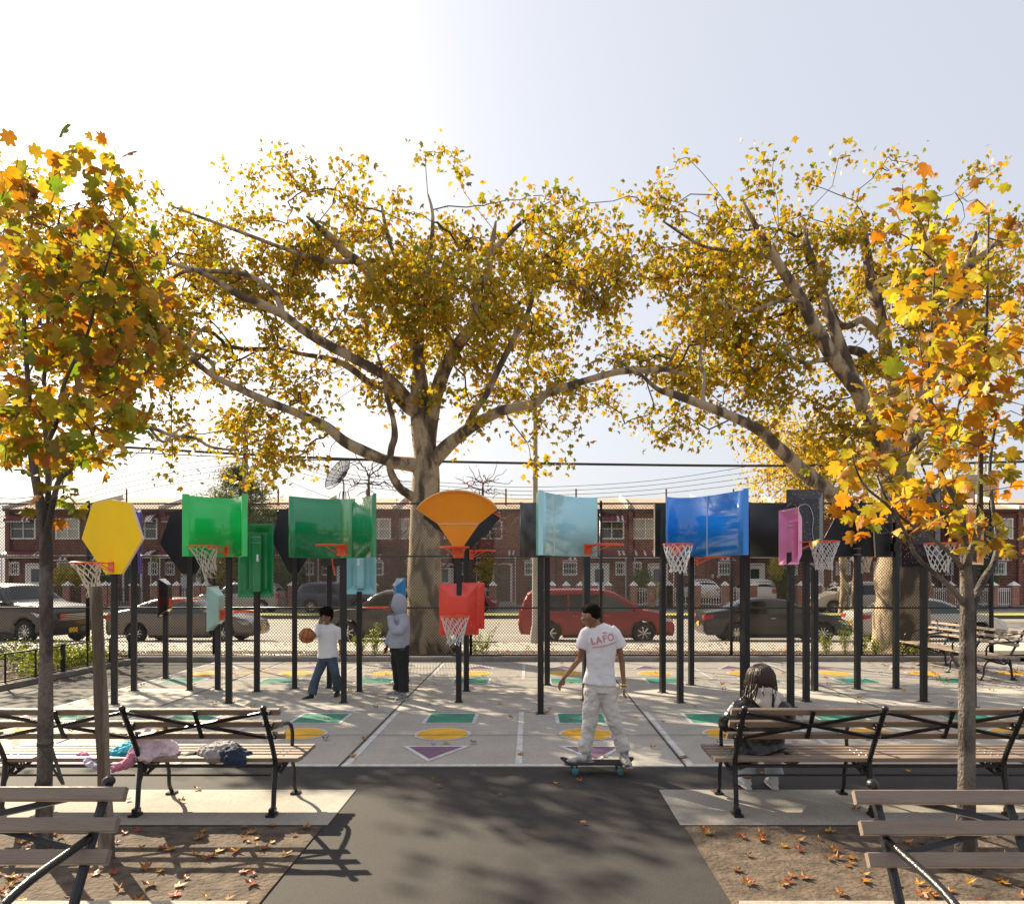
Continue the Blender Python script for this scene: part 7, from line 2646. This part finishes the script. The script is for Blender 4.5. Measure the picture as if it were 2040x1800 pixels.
# fallen leaves
def litter(name, n, xr, yr, z, size, seed, zf=None):
    r = np.random.default_rng(seed)
    cs = np.stack([r.uniform(*xr, n), r.uniform(*yr, n), np.full(n, z)], 1)
    if zf is not None:
        cs[:, 2] = zf(cs[:, 0], cs[:, 1])
    N = n
    k = len(SMALL)
    a = r.uniform(0, 2 * PI, N)
    T = np.repeat(SMALL[None], N, 0) * r.uniform(size[0], size[1], N)[:, None, None]
    T[:, :, 2] = np.abs(T[:, :, 2]) * r.uniform(1, 5, N)[:, None] + .004
    ca, sa = np.cos(a)[:, None], np.sin(a)[:, None]
    V = np.stack([T[:, :, 0] * ca - T[:, :, 1] * sa, T[:, :, 0] * sa + T[:, :, 1] * ca, T[:, :, 2]], 2) + cs[:, None]
    kk = k - 1
    tri = np.array([(kk, i, (i + 1) % kk) for i in range(kk)])
    Fc = (tri[None] + (np.arange(N) * k)[:, None, None]).reshape(-1, 3)
    me = bpy.data.meshes.new(name)
    me.from_pydata(V.reshape(-1, 3).tolist(), [], Fc.tolist())
    me.materials.append(L_lit)
    ob = bpy.data.objects.new(name, me)
    col.objects.link(ob)
    return struct(ob, 'stuff')
litter('fallen_leaves', 150, (-7, 9), (7.8, 16.6), .012, (.06, .11), 1)
litter('fallen_leaves', 900, (-13, 11), (16.95, 18.4), .06, (.06, .12), 2)
litter('fallen_leaves', 520, (-14, 12), (18.6, 22.8), .06, (.06, .12), 3, lambda x, y: .055 - .18 * (y - 18.6) / 4.4)
litter('fallen_leaves', 26, (-5, 6), (5.8, 7.5), .012, (.05, .09), 4)
litter('fallen_leaves', 150, (-6, -1.7), (4.3, 5.8), .012, (.05, .10), 7)
litter('fallen_leaves', 150, (1.3, 6), (4.3, 5.8), .012, (.05, .10), 8)
litter('fallen_leaves', 260, (7.5, 12), (12.5, 16.7), .012, (.06, .11), 5)
litter('fallen_leaves', 420, (-12.5, -9.2), (10, 16.9), .04, (.06, .12), 6)

def plant(name, label, base, cl, per, rad, size, lm, tmpl, seed, cat='shrub', group=None, stems=None, rmin=.006, kmax=4, stem_mat=None, droop=.2, trunk=None):
    t = thing(name, label, cat, base, group=group, world_parts=True)
    b = MB()
    sk = [Vector(base), Vector(base) + Vector((0, 0, .15))]
    if trunk:
        for pts, rr in trunk:
            p, q = smooth_path(pts, rr, 4)
            b.tube(p, q, n=8)
            sk += p
    grow(b, sk, cl, kmax=kmax, rmin=rmin, power=.4, nside=3)
    b.build('branches', stem_mat or M_twig, t)
    cs, sz = hang_leaves(cl, per, rad, size, seed)
    leaf_mesh('foliage', cs, sz, tmpl, lm, t, droop=droop, seed=seed, o=t.location)
    return t
rg = random.Random(15)
def blob(cx, cy, cz, rx, ry, rz, n, shell=.6):
    out = []
    while len(out) < n:
        v = Vector((rg.gauss(0, 1), rg.gauss(0, 1), rg.gauss(0, 1))).normalized() * (rg.random() ** (1 - shell) if shell < 1 else 1)
        p = Vector((cx + v.x * rx, cy + v.y * ry, cz + v.z * rz))
        if p.z > -.05:
            out.append(p)
    return out
# weeds at the fence
def weed(px, Y, h, n, label):
    x = P(px, 0, Y).x
    b = Vector((x, Y, .06))
    cl = []
    stems = []
    for k in range(n):
        a = rg.uniform(0, 2 * PI)
        d = Vector((math.cos(a), math.sin(a) * .4, 0)) * rg.uniform(.05, .35)
        hh_ = h * rg.uniform(.5, 1)
        for i in range(2, 7):
            cl.append(b + d * (i / 6) + Vector((0, 0, hh_ * i / 6)))
        stems.append(([b + d * .2, b + d * .6 + Vector((0, 0, hh_ * .5)), b + d + Vector((0, 0, hh_))], [.006, .005, .003]))
    plant('weed_plant', label, b, cl, 9, .035, (.03, .07), L_weed, QUAD, int(px), 'weed', 'weeds along the fence', rmin=.002, trunk=stems, stem_mat=mat('weed_stem', (.2, .25, .05), .8))
for px, Y, h, n, lab in ((745, 17.7, .75, 9, 'tall bright weed left of the great plane trunk'), (715, 17.6, .45, 7, 'low weed beside the tall one left of the great trunk'), (965, 17.7, .75, 6, 'slim weed right of the red backboards'), (948, 17.8, .4, 5, 'small weed at the foot of the great trunk'),
                      (1650, 17.6, .55, 7, 'weed left of the black sedan wheel'), (1685, 17.7, .85, 9, 'tallest weed under the black sedan front'), (1720, 17.6, .6, 9, 'weed between the tall one and the thick trunk'), (1745, 17.5, .4, 6, 'low weed touching the thick plane trunk'), (1815, 17.5, .3, 5, 'small weed in front of the thick plane trunk')):
    weed(px, Y, h, n, lab)
# garden at left
for px, Y, h, lab in ((70, 14.2, .7, 'bushy garden plant left of the young tree behind the low railing'), (118, 15.4, .55, 'garden plant just right of the young tree behind the low railing'), (150, 15.8, .45, 'small garden plant behind the middle of the low railing'), (205, 16.2, .5, 'garden plant beside the yellow board\'s pole'), (40, 15.2, .6, 'garden plant at the left picture edge')):
    c = Vector((min(P(px, 0, Y).x, -9.6), Y, .05))
    cl = blob(c.x, c.y, h * .5, .5, .45, h * .55, 60)
    plant('garden_plant', lab, c, cl, 9, .07, (.05, .10), L_weed if px > 60 else L_shr, QUAD, int(px) + 3, 'plant', 'plants in the bed left of the court', rmin=.003)
# conifer
c = Vector((P(478, 0, 47.5).x, 47.5, -.05))
cl = []
H_ = 9.6
for k in range(760):
    z = rg.random() ** .75
    rr_ = 4.0 * (1 - z) ** .8 + .5 + (1.2 if rg.random() < .2 else 0)
    a = rg.uniform(0, 2 * PI)
    q_ = rg.uniform(.35, 1)
    cl.append(c + Vector((math.cos(a) * rr_ * q_, math.sin(a) * rr_ * q_ * .75, 1.8 + (H_ - 2.2) * z - .35 * q_)))
plant('conifer_tree', 'dark green conifer in front of the row houses by the wooden pole', c, cl, 30, .22, (.12, .30), L_con, NEED, 5, 'tree', rmin=.014, kmax=5, trunk=[([c, c + Vector((.1, 0, 4)), c + Vector((0, 0, 8.6))], [.16, .11, .03])])
# reddish bare bush tree
c = Vector((P(975, 0, 44.9).x - 4.3, 47.4, -.05))
cl = [Vector((P(px, 0, 47.4).x, 47.4 + rg.uniform(-1.5, 1), 2 - (py - CY) / F * 47.4)) for px, py in [(rg.gauss(900, 75), rg.gauss(1075, 38)) for _ in range(420)] if py < 1150 and 770 < px < 1055]
plant('bare_red_tree', 'half-bare reddish tree behind the great plane trunk', c, cl, 3.2, .25, (.10, .17), L_red, SMALL, 9, 'tree', rmin=.016, kmax=6, trunk=[([c, c + Vector((.1, 0, 2)), c + Vector((.4, 0, 3.2))], [.13, .10, .05]), ([c, c + Vector((-1.4, 0, 2.2)), c + Vector((-2.6, 0, 3.4))], [.10, .07, .04])])
for (px, py, sx, sy_, n, lab, sd_) in ((735, 950, 34, 26, 110, 'thin bare tree top beyond the houses left of the great trunk', 3), (962, 962, 24, 16, 80, 'thin bare tree top beyond the houses right of the great trunk', 4)):
    c = Vector((P(px, 0, 62).x, 62, -.3))
    cl = [P(rg.gauss(px, sx), min(1010, rg.gauss(py, sy_)), 62 + rg.uniform(-1.5, 1.5)) for _ in range(n)]
    plant('bare_tree', lab, c, cl, .5, .3, (.1, .18), L_red, SMALL, sd_, 'tree', rmin=.022, kmax=9, trunk=[([c, c + Vector((.2, 0, 4)), P(px, py + 40, 62), P(px, py, 62)], [.2, .16, .12, .07])])
def shrub(px, py0, py1, w, lm, lab, Y=47.3, n=90, seed=1, nm='shrub', sz=(.10, .2)):
    zt, zb_ = 2 - (py0 - CY) / F * Y, max(-.05, 2 - (py1 - CY) / F * Y)
    x = P(px, 0, Y).x
    cl = blob(x, Y, (zt + zb_) / 2, w * Y / F / 2, .8, (zt - zb_) / 2, n)
    plant(nm, lab, Vector((x, Y, -.08)), cl, 22, .17, sz, lm, QUAD, seed, 'shrub', 'shrubs in the front yards', rmin=.01)
shrub(1277, 1136, 1195, 50, L_shr, 'rounded dull green shrub above the minivan windscreen', seed=2)
shrub(1300, 1156, 1200, 32, L_shy, 'small yellow shrub beside the rounded green one', Y=46.9, n=50, seed=3)
shrub(1560, 1110, 1215, 44, L_shr, 'tall dark green shrub right of the white hatchback', n=120, seed=4)
shrub(1548, 1104, 1150, 26, L_shy, 'yellow green branch top of the tall shrub', Y=46.8, n=40, seed=5)
shrub(138, 1124, 1190, 90, L_shy, 'loose yellow green shrub behind the leaning stake', n=130, seed=6)
shrub(205, 1135, 1190, 40, L_shr, 'dark shrub between the stake and the yellow board pole', n=60, seed=7)
shrub(452, 1095, 1170, 62, L_shy, 'yellow leafed shrub below the bright green board', n=130, seed=8)
shrub(565, 1120, 1205, 90, L_shr, 'dark green shrub mass behind the black pole', n=150, seed=9)
shrub(968, 1100, 1165, 30, L_shy, 'yellow green shrub behind the red boards', n=60, seed=10)
shrub(1952, 1110, 1200, 70, L_shr, 'green shrub at the far right behind the fence corner', n=110, seed=11)
shrub(600, 1030, 1120, 60, L_shr, 'tall evergreen shrub against the houses', n=120, seed=12)
# far treeline closing the side streets
shrub(1868, 1000, 1110, 120, L_red, 'large reddish tree crown behind the splattered board', Y=48.6, n=240, seed=13, sz=(.14, .24))
for o_ in list(bpy.data.objects):
    if '_o' in o_.keys():
        del o_['_o']
